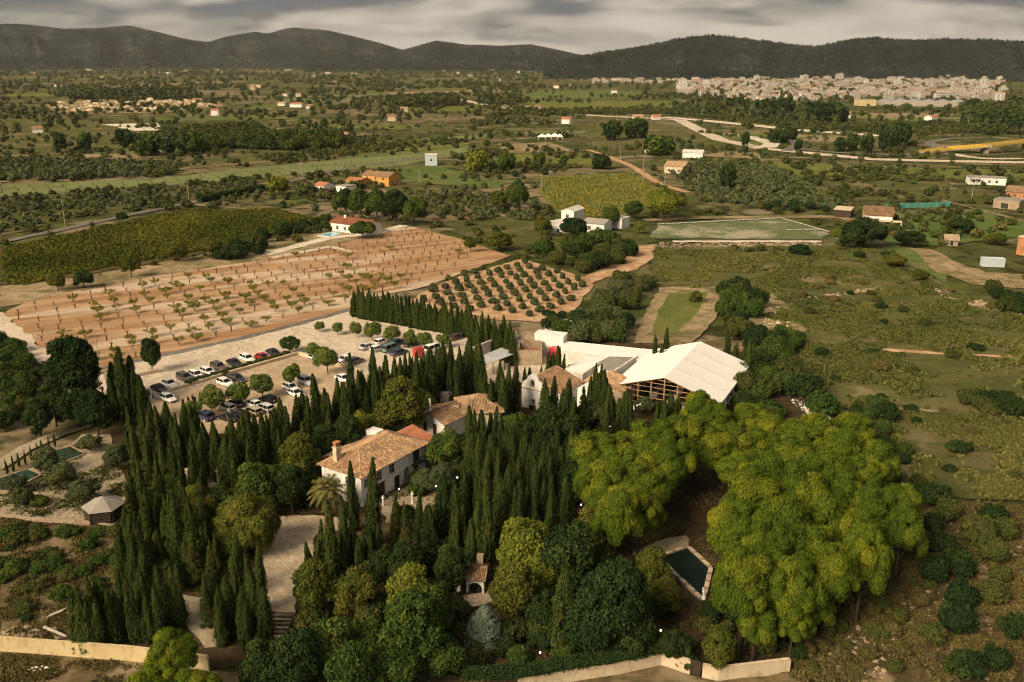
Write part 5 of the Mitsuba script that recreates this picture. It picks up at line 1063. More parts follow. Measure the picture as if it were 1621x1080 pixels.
# pines
PINES = [(935, 725, 50), (985, 720, 52), (955, 775, 50), (1005, 780, 54), (975, 822, 44), (1030, 710, 50), (1082, 700, 46), (1105, 655, 40), (1128, 672, 36), (1150, 710, 46), (1192, 668, 42), (1172, 752, 52), (1235, 695, 50), (1295, 700, 50), (1348, 688, 48), (1225, 780, 56), (1290, 762, 52), (1355, 755, 50), (1392, 740, 40), (1168, 850, 60), (1240, 855, 58), (1308, 842, 54), (1375, 822, 50), (1418, 805, 46), (1178, 930, 60), (1250, 935, 54), (1312, 915, 48), (1366, 892, 46), (1195, 995, 46), (1255, 990, 40), (1428, 845, 38), (1200, 715, 48), (1260, 740, 50), (1325, 725, 46), (1215, 890, 54), (1280, 890, 54), (1345, 860, 50), (1265, 800, 54), (1330, 795, 50), (1195, 800, 54), (1225, 965, 48), (1290, 965, 42), (960, 745, 46), (1000, 745, 46), (1035, 752, 46), (1012, 812, 42), (1062, 735, 44), (1100, 705, 44), (1130, 715, 40)]
ROWN = ['back', 'second', 'third', 'front']; ORD = ['first', 'second', 'third', 'fourth', 'fifth', 'sixth', 'seventh', 'eighth', 'ninth', 'tenth', 'eleventh', 'twelfth', 'thirteenth', 'fourteenth', 'fifteenth', 'sixteenth', 'seventeenth', 'eighteenth', 'nineteenth', 'twentieth']
def row_label(p): return min(3, int((p[1] - 650) / 85))
for px, py, rp in PINES:
    rw_ = row_label((px, py)); ix = sorted(p[0] for p in PINES if row_label(p) == rw_).index(px)
    R = rp * mpp(at(px, py, 7.5)); s = R / 4.6 * pr.uniform(.86, 1.02); dome = 1.28 - .55 * min(1, math.hypot((px - 1265) / 230, (py - 850) / 230)) if px > 1110 else .95
    sz = dome * pr.uniform(.88, 1.10) if py < 955 else .60; q = at(px, py, 7.4 * sz)
    i = pr.integers(5); plant('pine_tree', f'pine{i}', q[0], q[1], s, sz, label=f'yellow-green umbrella pine, {ORD[ix]} from the left in the {ROWN[rw_]} row of the bright grove', group='pines of the bright grove')
for px, py, rp, lb in ((272, 1005, 46, 'yellow-green pine behind the front wall at the lower left'), (235, 1062, 50, 'pine cut by the bottom edge at the lower left, the nearer of two'), (300, 1058, 44, 'pine at the bottom edge right of its twin at the lower left'), (1012, 668, 20, 'small yellow-green pine before the marquee front')):
    q = at(px, py, 7.5); s = rp * mpp(q) / 4.6; plant('pine_tree', f'pine{pr.integers(5)}', q[0], q[1], s, s, label=lb)
# garden broadleaf trees: pixel of the crown's middle, crown radius in pixels, kind, label
BROAD = [
 (561, 680, 24, 'bright', 'bright green round tree behind the main house, left of two'), (592, 672, 24, 'bright', 'bright green round tree behind the main house, right of two'), (546, 692, 24, 'dark', 'dark green round tree behind the main house'), (522, 700, 26, 'dark', 'dark bush-like tree left of the two bright ones'), (577, 660, 20, 'broad', 'green tree above the two bright trees'),
 (633, 648, 34, 'autumn', 'wide yellowing tree behind the cottage'), (622, 630, 24, 'autumn', 'brownish tree above the wide yellowing one'), (668, 636, 24, 'autumn', 'yellow-green tree right of the wide yellowing one'), (475, 727, 28, 'autumn', 'olive-yellow tree left of the main house'), (405, 772, 34, 'broad', 'green tree above the sandy path, left of two'), (442, 762, 34, 'broad', 'green tree above the sandy path, right of two'), (460, 775, 26, 'dark', 'dark shrub-like tree left of the palm'),
 (705, 713, 28, 'broad', 'leafy green tree touching the main house at its right end'), (678, 757, 25, 'olive', 'grey-green olive tree on the house terrace'), (700, 757, 20, 'olive', 'small grey olive tree on the house terrace'), (822, 680, 24, 'broad', 'green tree below the chapel front'), (888, 672, 25, 'broad', 'leafy tree below the chapel side'), (870, 692, 34, 'dark', 'dark tree in the middle of the garden'), (853, 690, 22, 'broad', 'green tree right of the chapel front tree'), (814, 670, 20, 'olive', 'grey-green shrub-like tree left below the chapel'), (905, 700, 30, 'dark', 'dark tree beside the left edge of the pines'), (930, 655, 22, 'olive', 'greyish tree between the chapel and the pines'), (1020, 640, 18, 'olive', 'small greyish tree at the marquee front'),
 (497, 932, 32, 'autumn', 'yellow-green tree at the foot of the sandy path'), (564, 940, 34, 'autumn', 'olive-green tree right of the one at the path foot'), (590, 950, 26, 'broad', 'green tree in the lower middle garden'), (650, 945, 36, 'bright', 'bright green tree in the lower middle garden'), (680, 968, 42, 'broad', 'wide green tree below the bright one'), (592, 1017, 48, 'broad', 'large green tree near the bottom edge, left of centre'), (655, 1005, 48, 'broad', 'large green tree near the bottom edge, second from the left'), (520, 1030, 48, 'broad', 'large green tree near the bottom edge left of the steps tree'), (695, 1035, 42, 'broad', 'large green tree near the bottom edge, third from the left'), (470, 1055, 44, 'dark', 'dark tree at the bottom edge below the steps'), (415, 1060, 40, 'dark', 'dark tree at the bottom edge left of the steps'), (620, 1060, 46, 'broad', 'green tree cut by the bottom edge'), (560, 1075, 40, 'broad', 'green tree at the bottom edge, left of the cut one'),
 (826, 872, 44, 'bright', 'tall light green tree right of the barbecue hut'), (846, 910, 40, 'bright', 'light green tree below the tall one by the hut'), (812, 938, 36, 'autumn', 'reddish-green tree beside the barbecue hut'), (904, 880, 48, 'dark', 'very dark green broad tree left of the pool'), (950, 892, 38, 'dark', 'dark green tree above the pool terrace'), (978, 958, 52, 'dark', 'dark green broad tree below the pool, the upper one'), (940, 988, 50, 'dark', 'dark green broad tree below the pool, the left one'), (995, 995, 46, 'dark', 'dark green broad tree below the pool, the lower one'), (1032, 902, 26, 'autumn', 'thin yellow-green tree at the pool corner'), (1055, 942, 26, 'autumn', 'thin tree along the pool edge'), (1066, 1018, 28, 'dark', 'dark bush-like tree left of the gate'), (1135, 1030, 26, 'autumn', 'yellow-green shrub-like tree inside the right wall'), (715, 900, 30, 'dark', 'dark shrub-like tree left of the barbecue hut'), (670, 880, 30, 'dark', 'dark tree below the grove'), (640, 900, 28, 'dark', 'dark tree below the fir'), (600, 900, 26, 'dark', 'dark shrub-like tree below the path cypresses'), (860, 960, 36, 'dark', 'dark tree left of the brownish cypress'),
 (115, 590, 38, 'dark', 'big dark round tree at the road corner'), (84, 640, 26, 'dark', 'dark tree left below the big round one'), (122, 640, 32, 'dark', 'dark bushy tree below the big round one'), (150, 655, 26, 'dark', 'dark tree beside the entrance wall'), (60, 660, 24, 'dark', 'dark tree at the bend of the garden path'),
 (142, 700, 18, 'olive', 'olive tree in the garden square near the green pond'), (184, 724, 19, 'olive', 'olive tree at the right side of the garden square'), (95, 754, 23, 'olive', 'spreading olive tree in the garden square, left of two'), (130, 775, 25, 'olive', 'spreading olive tree in the garden square, right of two'), (71, 730, 19, 'olive', 'olive bush hanging over the green pond'), (34, 786, 16, 'olive', 'small olive tree at the lower left of the garden square'), (22, 764, 20, 'olive', 'olive tree at the left edge over the dark net'),
 (240, 806, 22, 'broad', 'round green tree among the left garden cypresses, upper one'), (278, 822, 24, 'autumn', 'yellow-green tree among the left garden cypresses'), (252, 868, 24, 'broad', 'round green tree among the left garden cypresses, middle one'), (300, 872, 26, 'broad', 'green tree left of the round shaggy conifer'), (272, 912, 22, 'dark', 'dark round tree above the shaded clearing'), (640, 815, 22, 'dark', 'dark shrub by the terrace edge'), (910, 770, 26, 'dark', 'dark tree at the left foot of the pines'), (940, 840, 30, 'autumn', 'yellowing tree under the left pines'),
]
protos_by = {'bright': 'bright', 'dark': 'dark', 'broad': 'broad', 'autumn': 'autumn', 'olive': 'olive'}
for i, (px, py, rp, kd, lb) in enumerate(BROAD):
    z0 = rp * .125 * .95; q = at(px, py, z0 * 1.05); R = rp * mpp(q); ch = 'abc'[i % 3]; Rn = {'a': 3.0, 'b': 3.4, 'c': 2.6}[ch]; s = R / Rn * 1.05
    sz = s if kd != 'olive' else s * .8
    q = at(px, py, 4.2 * sz); plant('garden_tree' if kd != 'olive' else 'olive_tree', kd + ch, q[0], q[1], s, sz, label=lb)
for px, py, R, p_, lb in ((389, 835, 4.3, 'spiky', 'large round shaggy conifer beside the sandy path'), (312, 803, 3.0, 'spiky', 'shaggy yellow-green conifer above the round one'), (345, 800, 2.6, 'spikydark', 'shaggy green conifer between the two yellower ones')):
    q = at(px, py, R * .9); plant('shaggy_conifer', p_, q[0], q[1], R / 3.6, R / 3.4, label=lb)
q = at2(766, 1028); plant('spruce_tree', 'bluespruce', q[0], q[1], 1.0, 1.0, label='round silvery blue spruce near the bottom edge')
q = at2(521, 822); plant('palm_tree', 'palm', q[0], q[1], 1.05, 1.0, label='date palm with arching fronds at the left end of the main house', cat='palm tree')
# trees on the car parks
for px, py, s, lb in ((336, 658, 1.2, 'leafy tree between parked cars on the lower car park, nearest the walkers'), (380, 645, 1.1, 'leafy tree on the lower car park, second from the left'), (416, 632, 1.15, 'leafy tree on the lower car park, third from the left'), (462, 614, 1.05, 'leafy tree on the lower car park beside the white cars'), (519, 594, 1.35, 'tall leafy tree at the corner of the low wall'), (496, 570, .85, 'small tree at the bend of the low wall'), (506, 527, .62, 'thin sapling on the upper car park, first from the left'), (535, 532, .72, 'sapling on the upper car park, second from the left'), (564, 536, .85, 'small tree on the upper car park, third from the left'), (590, 541, 1.05, 'round tree on the upper car park left of the parked row'), (620, 545, .95, 'round tree among the parked row on the upper car park'), (648, 551, .9, 'tree behind the dark cars on the upper car park'), (673, 556, .95, 'yellow-green tree by the red box on the upper car park'), (703, 553, .8, 'tree beside the white van on the upper car park'), (304, 664, .8, 'small tree at the lower edge of the car park')):
    q = at2(px, py); plant('car_park_tree', 'lot' + 'abc'[int(px) % 3], q[0], q[1], s * 1.05, s * 1.05, label=lb)
q = at2(459, 560); plant('garden_tree', 'broadb', q[0], q[1], .72, .62, label='dark spreading carob tree at the end of the planter row')
q = at(238, 566, 3.6); plant('garden_tree', 'darkc', q[0], q[1], .82, .98, label='clipped cylindrical dark tree by the road wall')
# planter shrubs along the parked row
for i in range(15):
    px = 295 + i * 11.2; q = at2(px, 611 - (px - 295) * .302 + 1.5); plant('planter_shrub', 'bush_scrub' + 'abc'[i % 3], q[0] + pr.normal(0, .2), q[1] + pr.normal(0, .2), .62 * pr.uniform(.8, 1.2), .5, z=.2, label=f'low planter shrub between parked cars and low wall, {["first", "second", "third", "fourth", "fifth", "sixth", "seventh", "eighth", "ninth", "tenth", "eleventh", "twelfth", "thirteenth", "fourteenth", "fifteenth"][i]} from the left', cat='shrub', group='shrubs of the planter strip')
# ivy over the front wall
iv = np.random.default_rng(31); P, N = [], []
for a, b in zip([(735, 1085), (820, 1080), (900, 1066), (978, 1054)], [(820, 1080), (900, 1066), (978, 1054), (1046, 1040)]):
    A_, B_ = at(*a, 1.2), at(*b, 1.2); n = 2600; t = iv.random(n)[:, None]; nr = unit(np.array([-(B_ - A_)[1], (B_ - A_)[0], 0])); th = iv.uniform(-.35, 1.1, n)
    bx_ = A_ + (B_ - A_) * t + nr * (.5 - np.sin(th * 1.6) * .95)[:, None] * .9 + np.column_stack([np.zeros(n), np.zeros(n), .55 + .75 * np.cos(th) + .25 * meshkit.noise(np.column_stack([t[:, 0] * 9, t[:, 0] * 0, t[:, 0] * 0]), 2)]); P.append(bx_ + iv.normal(0, .14, (n, 3))); N.append(np.tile(nr * -.6 + [0, 0, .8], (n, 1)))
v, f, u = leafset(np.vstack(P), np.vstack(N), .26, .2, iv, .7); put('ivy', (v, f), F['dark'], uv=u); tag('ivy', 'dark ivy hanging over the pale front wall', 'ivy', kind='stuff')
# almond orchard
OR = Polygon([at2(*q) for q in [(14, 497), (40, 484), (187, 453), (277, 436), (367, 423), (500, 400), (650, 363), (726, 383), (760, 395), (700, 440), (640, 462), (560, 486), (480, 506), (400, 526), (262, 556), (168, 580), (140, 584), (90, 568), (46, 530)]])
LEAFY = Polygon([at2(*q) for q in [(230, 455), (300, 440), (420, 455), (560, 435), (640, 440), (640, 470), (560, 500), (400, 535), (160, 590), (130, 560), (280, 510)]])
LEAF2 = Polygon([at2(*q) for q in [(100, 480), (200, 455), (300, 450), (330, 490), (180, 520)]])
oa = math.atan2(*(at2(277, 433) - at2(37, 481))[::-1]); od = np.array([math.cos(oa), math.sin(oa)]); on = np.array([-od[1], od[0]]); oc = at2(330, 480)
for i in range(-19, 20):
    for j in range(-30, 31):
        q = oc + od * (j * 5.0 + (i % 2) * 2.5) + on * i * 5.7 + pr.normal(0, .3, 2)
        if not OR.contains(Point(q)): continue
        pt = Point(q); leafy = (LEAFY.contains(pt) and pr.random() < .62) or (LEAF2.contains(pt) and pr.random() < .4) or pr.random() < .04
        if leafy: plant('almond_tree', f'almond{pr.integers(4)}', q[0], q[1], pr.uniform(.5, .95), pr.uniform(.5, .8), label='small almond tree with thin yellowing leaves in the ploughed orchard', group='leafy almond trees of the orchard')
        elif pr.random() < .93: plant('pruned_almond_tree', f'stump{pr.integers(3)}', q[0], q[1], pr.uniform(.85, 1.3), pr.uniform(.9, 1.25), label='bare pruned almond tree, a short dark fork in the ploughed orchard', group='bare almond trees of the orchard')
# young olive plot
OL = Polygon([at2(*q) for q in [(655, 476), (690, 458), (745, 434), (827, 416), (920, 446), (925, 458), (895, 492), (850, 506), (780, 500), (700, 490)]])
oa = math.atan2(*(at2(827, 416) - at2(680, 460))[::-1]); od = np.array([math.cos(oa), math.sin(oa)]); on = np.array([-od[1], od[0]]); oc = at2(790, 465)
for i in range(-12, 13):
    for j in range(-12, 13):
        q = oc + od * j * 5.0 + on * i * 5.2 + pr.normal(0, .22, 2)
        if OL.contains(Point(q)): plant('olive_tree', 'bush' + 'abc'[pr.integers(3)], q[0], q[1], pr.uniform(.62, .92), pr.uniform(.7, 1.0), label='round young olive tree in the orange plot of even rows', group='olive trees of the orange plot')
# ------------------------------------------------------------------ scrub, hedgerows, single trees of the plain
def scatter(name, pk, poly, n, s, label, cat, group, dmin=1.2, sz=1.0, z=.1, stuff=False):
    if stuff: nm_ = fkey(name); tag(nm_, label, kind='stuff')
    P = Polygon([at2(*q) for q in poly]).buffer(0); b = P.bounds; got = []; tries = 0
    while len(got) < n and tries < n * 30:
        tries += 1; x, y = pr.uniform(b[0], b[2]), pr.uniform(b[1], b[3])
        if P.contains(Point(x, y)) and all((x - a) ** 2 + (y - c) ** 2 > dmin * dmin for a, c in got[-60:]): got.append((x, y))
    pk = [pk] if isinstance(pk, str) else pk
    for x, y in got:
        k_ = pr.uniform(*s); p_ = pk[pr.integers(len(pk))]; p_ += 'abc'[pr.integers(3)]
        if stuff: c_ = _cnt.get(nm_ + '#', 0) + 1; _cnt[nm_ + '#'] = c_; plant('', p_, x, y, k_, k_ * sz * pr.uniform(.8, 1.15), z, k=f'{nm_}__{c_:03d}')
        else: plant(name, p_, x, y, k_, k_ * sz * pr.uniform(.8, 1.15), z, label, cat, group)
scatter('olive_tree', ['bush', 'bush', 'bush_scrub'], [(985, 450), (1025, 455), (1000, 495), (985, 540), (905, 545), (930, 500)], 34, (1.2, 2.0), 'large olive tree in the overgrown rows', 'tree', 'olive trees of the overgrown rows', 3.2)
scatter('shrub', ['bush_broad', 'bush_scrub', 'bush_dark'], [(990, 520), (1010, 540), (985, 545), (880, 548), (870, 515), (905, 505)], 16, (1.0, 1.8), 'bush between the rubble heap and the white hall', 'shrub', 'bushes behind the white hall', 2.4)
scatter('shrub', ['bush_broad', 'bush_dark', 'bush_scrub', 'bush_broad'], [(1150, 470), (1190, 460), (1200, 540), (1262, 540), (1240, 600), (1320, 640), (1300, 670), (1215, 600), (1190, 570), (1150, 520)], 40, (1.1, 2.3), 'dense bush on the stony ground behind the marquee', 'shrub', 'bushes behind the marquee', 2.6)
scatter('shrub', ['bush_scrub', 'bush_dark', 'bush_broad'], [(840, 395), (900, 378), (985, 385), (1000, 405), (960, 430), (920, 440), (880, 420), (820, 405)], 34, (1.0, 2.4), 'bush in the thicket above the olive plot', 'shrub', 'bushes above the olive plot', 2.6)
scatter('scrub', ['bush_scrub', 'bush_broad', 'bush_scrub', 'bush_dark'], [(0, 830), (60, 838), (190, 848), (215, 900), (190, 980), (100, 1000), (0, 995)], 40, (.5, 1.0), 'low scrub bush on the dry ground at the lower left', 'shrub', 'scrub at the lower left', 1.2, .75, stuff=True)
scatter('shrub', ['bush_dark', 'bush_scrub', 'bush_broad'], [(0, 545), (40, 560), (55, 610), (40, 660), (0, 690)], 26, (.9, 1.7), 'bush at the left edge below the gravel road', 'shrub', 'bushes at the left edge', 1.8)
scatter('olive_tree', ['bush_dark', 'bush_dark', 'bush_scrub'], [(1440, 850), (1500, 810), (1621, 822), (1621, 1075), (1440, 1075), (1480, 950)], 26, (1.0, 1.7), 'dark olive bush on the lower right slope', 'tree', 'olives on the lower right slope', 4.2)
scatter('weed_clumps', ['bush_dry', 'bush_scrub'], [(1250, 1075), (1270, 1000), (1400, 900), (1470, 830), (1490, 900), (1430, 1070)], 40, (.45, .9), 'dry tuft of weeds on the slope below the pines', 'shrub', 'weeds below the pines', 1.4, .7, stuff=True)
scatter('shrub', ['bush_scrub', 'bush_dark', 'bush_dry'], [(1240, 480), (1400, 400), (1621, 500), (1621, 780), (1480, 780), (1330, 640), (1270, 560)], 46, (.5, 1.25), 'small bush standing alone in the rough meadow', 'shrub', 'bushes in the meadow', 5, .7)
scatter('shrub', ['bush_dark', 'bush_scrub'], [(1520, 632), (1600, 640), (1612, 668), (1535, 664)], 9, (1.0, 1.6), 'dark bush in the thicket at the right of the meadow', 'shrub', 'thicket in the meadow', 1.8)
scatter('shrub', ['bush_dark', 'bush_scrub'], [(1560, 460), (1621, 470), (1621, 520), (1570, 490)], 8, (1.0, 1.8), 'bush at the meadow corner on the right', 'shrub', 'bushes at the meadow corner', 2.5)
scatter('shrub', ['bush_scrub', 'bush_broad', 'bush_dark'], [(1320, 655), (1390, 650), (1450, 760), (1480, 800), (1440, 840), (1400, 750)], 20, (.8, 1.6), 'bush along the right foot of the pine grove', 'shrub', 'bushes at the foot of the pines', 2.)
scatter('shrub', ['bush_dark', 'bush_scrub', 'bush_dark'], [(330, 405), (420, 388), (420, 405), (335, 418)], 12, (1.5, 2.4), 'dark reed-like bush between the vineyard and the orchard', 'shrub', 'bushes between vineyard and orchard', 2.0, .9)
scatter('shrub', ['bush_dark', 'bush_scrub', 'bush_broad'], [(440, 372), (520, 352), (520, 368), (450, 385)], 12, (1.1, 2.0), 'bush by the pool of the white villa', 'shrub', 'bushes by the villa pool', 2.4)
scatter('shrub', ['bush_dark', 'bush_scrub'], [(1200, 330), (1310, 330), (1320, 340), (1200, 340)], 9, (1.0, 1.8), 'bush along the farm lane behind the pitch', 'shrub', 'bushes along the farm lane', 3)
scatter('shrub', ['bush_broad', 'bush_dark'], [(1060, 1052), (1088, 1060), (1088, 1035), (1060, 1030)], 5, (.6, .9), 'dark shrub inside the wall beside the gate', 'shrub', 'shrubs beside the gate', .8)
scatter('undergrowth', ['bush_dark', 'bush_broad', 'bush_scrub'], [(480, 960), (560, 900), (700, 870), (900, 860), (1000, 900), (1040, 1000), (900, 1050), (700, 1070), (480, 1070), (440, 1000)], 70, (.7, 1.3), 'dark undergrowth shrub in the shade of the lower garden', 'shrub', 'undergrowth of the lower garden', 1.5, stuff=True)
scatter('undergrowth', ['bush_dark', 'bush_broad', 'bush_scrub'], [(640, 720), (720, 700), (900, 660), (960, 700), (900, 850), (760, 860), (660, 830)], 46, (.7, 1.3), 'undergrowth shrub between the garden cypresses', 'shrub', 'undergrowth of the grove', 1.6, stuff=True)
scatter('undergrowth', ['bush_dark', 'bush_scrub'], [(380, 745), (500, 720), (520, 770), (480, 815), (430, 812), (380, 790)], 20, (.8, 1.4), 'dark shrub along the path left of the palm', 'shrub', 'shrubs along the path', 1.5, stuff=True)
scatter('weed_clumps', ['bush_scrub', 'bush_dark'], [(860, 500), (905, 505), (890, 528), (850, 525)], 8, (.6, 1.1), 'weed bush on the rubble heap', 'shrub', 'weeds on the rubble heap', 1.2, stuff=True)
scatter('undergrowth', ['bush_scrub', 'bush_dark'], [(1110, 960), (1260, 1000), (1270, 1050), (1120, 1045)], 16, (.6, 1.0), 'shrub in the shade below the pines inside the wall', 'shrub', 'shrubs under the pines', 1.4, stuff=True)
scatter('shrub', ['bush_dark', 'bush_broad', 'bush_scrub'], [(1188, 575), (1215, 590), (1232, 680), (1205, 690), (1160, 640), (1178, 600)], 24, (1.0, 1.9), 'dark bush beside the glazed right wall of the marquee', 'shrub', 'bushes beside the marquee wall', 1.7)
# single trees and groups of the middle distance: pixel of the foot, height in pixels, width in pixels, kind, label
MID = [(133, 457, 27, 28, 'dark', 'dark round bush at the lower edge of the vineyard'), (208, 440, 36, 30, 'scrub', 'green tree at the lower edge of the vineyard'), (92, 462, 30, 26, 'scrub', 'pale bush left of the dark round one'), (281, 415, 30, 34, 'scrub', 'thin tree between vineyard and orchard'), (333, 408, 30, 40, 'lot', 'pale green tree between vineyard and orchard'), (418, 385, 22, 22, 'dark', 'dark bush near the end of the vineyard'), (452, 378, 24, 26, 'dark', 'dark brown bush left of the villa pool'), (195, 353, 16, 18, 'dark', 'bush at the lane above the vineyard'), (442, 308, 26, 30, 'bright', 'yellow-green tree behind the hedge'), (540, 340, 34, 26, 'broad', 'green tree beside the white villa'), (575, 378, 26, 44, 'broad', 'green bush in front of the white villa'),
 (548, 340, 40, 30, 'dark', 'pine in the dark group above the villa, first'), (572, 348, 46, 36, 'broad', 'pine in the group above the villa, second'), (598, 352, 50, 40, 'broad', 'pine in the group above the villa, third'), (625, 356, 54, 42, 'dark', 'pine in the group above the villa, fourth'), (655, 358, 42, 36, 'broad', 'pine in the group above the villa, last'), (1050, 349, 48, 62, 'bright', 'big round bright green tree right of the white houses'), (1003, 347, 28, 30, 'broad', 'green tree left of the big round one'), (968, 362, 34, 26, 'broad', 'conical green tree between the white houses'), (1012, 370, 18, 16, 'bright', 'small bright bush right of the white houses'), (908, 380, 34, 44, 'dark', 'dark tree in front of the white houses'), (858, 375, 30, 28, 'scrub', 'tree left of the white houses'), (820, 338, 50, 36, 'broad', 'tall green tree in the middle of the plain'), (790, 337, 34, 26, 'scrub', 'tree left of the tall one in the middle'), (755, 272, 30, 32, 'bright', 'yellow-green round tree right of the pump tower'), (802, 276, 28, 26, 'broad', 'round tree right of the yellow-green one'), (853, 270, 26, 20, 'broad', 'small round tree above the yellow field'), (950, 268, 22, 30, 'dark', 'dark tree at the hedge above the vineyard'), (893, 262, 14, 14, 'broad', 'bush above the yellow field'), (970, 222, 28, 34, 'dark', 'dark round tree beyond the pavilions, left of two'), (1008, 219, 28, 36, 'dark', 'dark round tree beyond the pavilions, right of two'), (1042, 245, 24, 50, 'broad', 'wide green bush beyond the dirt track'), (1150, 302, 40, 26, 'dark', 'tall dark tree among the olives'), (1362, 393, 44, 66, 'dark', 'big dark tree in front of the white farmhouse, left of two'), (1330, 385, 26, 28, 'bright', 'yellow-green bush beside the big dark tree'), (1440, 392, 26, 44, 'dark', 'dark bush in front of the white farmhouse, right of two'), (1396, 372, 14, 18, 'dark', 'bush at the farmhouse front'), (238, 246, 30, 46, 'broad', 'big round tree on the left of the plain'), (200, 234, 26, 28, 'dark', 'dark tree left of the big round one'), (97, 242, 28, 18, 'dark', 'slim dark tree at the left of the plain'), (136, 240, 26, 20, 'broad', 'green tree right of the slim dark one'), (268, 247, 24, 26, 'dark', 'tree right of the big round one'), (300, 244, 30, 36, 'broad', 'green tree at the left end of the wood strip'), (1263, 240, 16, 12, 'dark', 'small tree by the loop road'), (1330, 240, 20, 22, 'dark', 'dark conifer on the roundabout, left'), (1350, 238, 24, 18, 'dark', 'dark conifer on the roundabout, second'), (1372, 243, 26, 20, 'dark', 'dark conifer on the roundabout, third'), (1402, 240, 38, 28, 'dark', 'tall dark tree on the roundabout'), (1425, 232, 32, 30, 'dark', 'dark tree on the roundabout, right'), (1180, 233, 20, 12, 'dark', 'small dark tree beside the pale road'), (1230, 227, 20, 30, 'dark', 'dark bush row beside the pale road'), (1248, 222, 18, 24, 'dark', 'bush beside the loop road'), (1418, 244, 10, 22, 'scrub', 'bush on the roundabout lawn'),
 (1318, 196, 30, 44, 'dark', 'big dark tree in front of the town, rightmost of its group'), (1285, 192, 26, 34, 'dark', 'dark tree in front of the town, right of centre'), (1240, 186, 26, 40, 'dark', 'dark tree in front of the town, centre'), (1210, 184, 24, 36, 'dark', 'dark tree in front of the town, left of centre'), (1160, 178, 20, 34, 'dark', 'dark tree in front of the town, left'), (1135, 172, 16, 24, 'dark', 'dark tree in front of the town, leftmost'), (1540, 176, 18, 24, 'dark', 'dark tree right of the industrial hall'), (1605, 172, 16, 30, 'dark', 'dark tree at the right edge near the town'), (1575, 205, 26, 40, 'dark', 'dark wood at the right edge'), (1610, 212, 30, 40, 'dark', 'dark wood cut by the right edge'),
 (1520, 370, 22, 40, 'dark', 'dark tree below the garage'), (1575, 388, 18, 36, 'scrub', 'bush above the blue container'), (1265, 404, 16, 34, 'dark', 'dark bush on the meadow edge below the pitch'), (1360, 410, 12, 18, 'dark', 'round bush in the upper meadow'), (1415, 425, 22, 36, 'scrub', 'bush left of the sandy track'), (1455, 445, 18, 26, 'scrub', 'bush below the sandy track'), (1100, 480, 18, 20, 'scrub', 'bush in the fallow strip'), (745, 400, 24, 20, 'scrub', 'bush at the corner of the ploughed orchard'), (790, 398, 30, 40, 'scrub', 'wide bush above the ploughed orchard'), (1148, 505, 30, 30, 'broad', 'bush beside the dirt track')]
for i, (px, py, hp, wp, kd, lb) in enumerate(MID):
    q = at2(px, py); m = mpp(q); near = q[1] < 440; ch = 'abc'[i % 3]
    if near: pk = {'dark': 'dark', 'broad': 'broad', 'bright': 'bright', 'scrub': 'autumn', 'lot': 'autumn'}[kd] + ch; Rn, hn = {'a': (3., 7.3), 'b': (3.4, 6.6), 'c': (2.6, 8.)}[ch]
    else: pk = 'mid_' + kd + ch; Rn, hn = 1.5, 2.35
    plant('tree', pk, q[0], q[1], max(1.0, wp * m) / 2 / Rn * 1.05, hp * m / hn * (1.04 if near else 1.1), label=lb)
# hedge
hg = tag('hedge', 'clipped dark hedge on the left beyond the vineyard', 'hedge'); A, B = at2(316, 321), at2(417, 301); n = 3200; hr_ = np.random.default_rng(8); t = hr_.random((n, 1)); nn = unit(np.append([-(B - A)[1], (B - A)[0]], 0)); th = hr_.uniform(0, PI, n)
P = np.column_stack([A + (B - A) * t, np.zeros(n)]) - nn * (1.6 * np.cos(th))[:, None] + np.column_stack([np.zeros((n, 2)), 2.6 * np.minimum(1, np.sin(th) * 1.6)]); N = -nn * np.cos(th)[:, None] + np.column_stack([np.zeros((n, 2)), np.sin(th)])
v, f, u = leafset(P, N, .8, .6, hr_, .5); part(hg, 'foliage', (v, f), F['dark'], uv=u)
mb = MB(); fh = Frame(A, B); fh.box(mb, 0, fh.L, -1.2, 1.2, 0, 2.2, (.1, .1)); mb.part(hg, 'core', F['dark'], uv=True)
# far vegetation as merged masses: low-poly crowns
FL = np.random.default_rng(55)
def lumps(pts, s, n_leaf=26, hz=.8, core_=True):
    sz = .95 * (26 / max(n_leaf, 26)) ** .5
    """many small crowns: pts (n, 2), s (n,) radius"""
    n = len(pts); d = unit(FL.normal(size=(n, n_leaf, 3))); d[..., 2] = np.abs(d[..., 2]) * 1.3 - .25; d = unit(d)
    P = (d * FL.uniform(.75, 1.1, (n, n_leaf, 1)) * [1, 1, hz] + [0, 0, hz * .75]) * s[:, None, None] + np.column_stack([pts, np.zeros(n)])[:, None]
    lv = leafset(P.reshape(-1, 3), d.reshape(-1, 3), .75, .75, FL, .5, None, np.repeat(FL.random(n), n_leaf))
    v = lv[0].reshape(-1, 3, 3); c = v.mean(1, keepdims=True); v = (c + (v - c) * np.repeat(s, n_leaf)[:, None, None] * sz).reshape(-1, 3)
    if not core_: return v, lv[1], lv[2]
    o = np.array(ICO.vertices[:12]); ic = trimesh.creation.icosahedron(); o = np.array(ic.vertices) * .78; fc = np.array(ic.faces)
    cv = ((o * [1, 1, hz] + [0, 0, hz * .7])[None] * s[:, None, None] + np.column_stack([pts, np.zeros(n)])[:, None]).reshape(-1, 3); cf = (fc[None] + (np.arange(n) * 12)[:, None, None]).reshape(-1, 3)
    return join((v, lv[1], lv[2]), (cv, cf, np.tile((.1, .1), (len(cv), 1))))
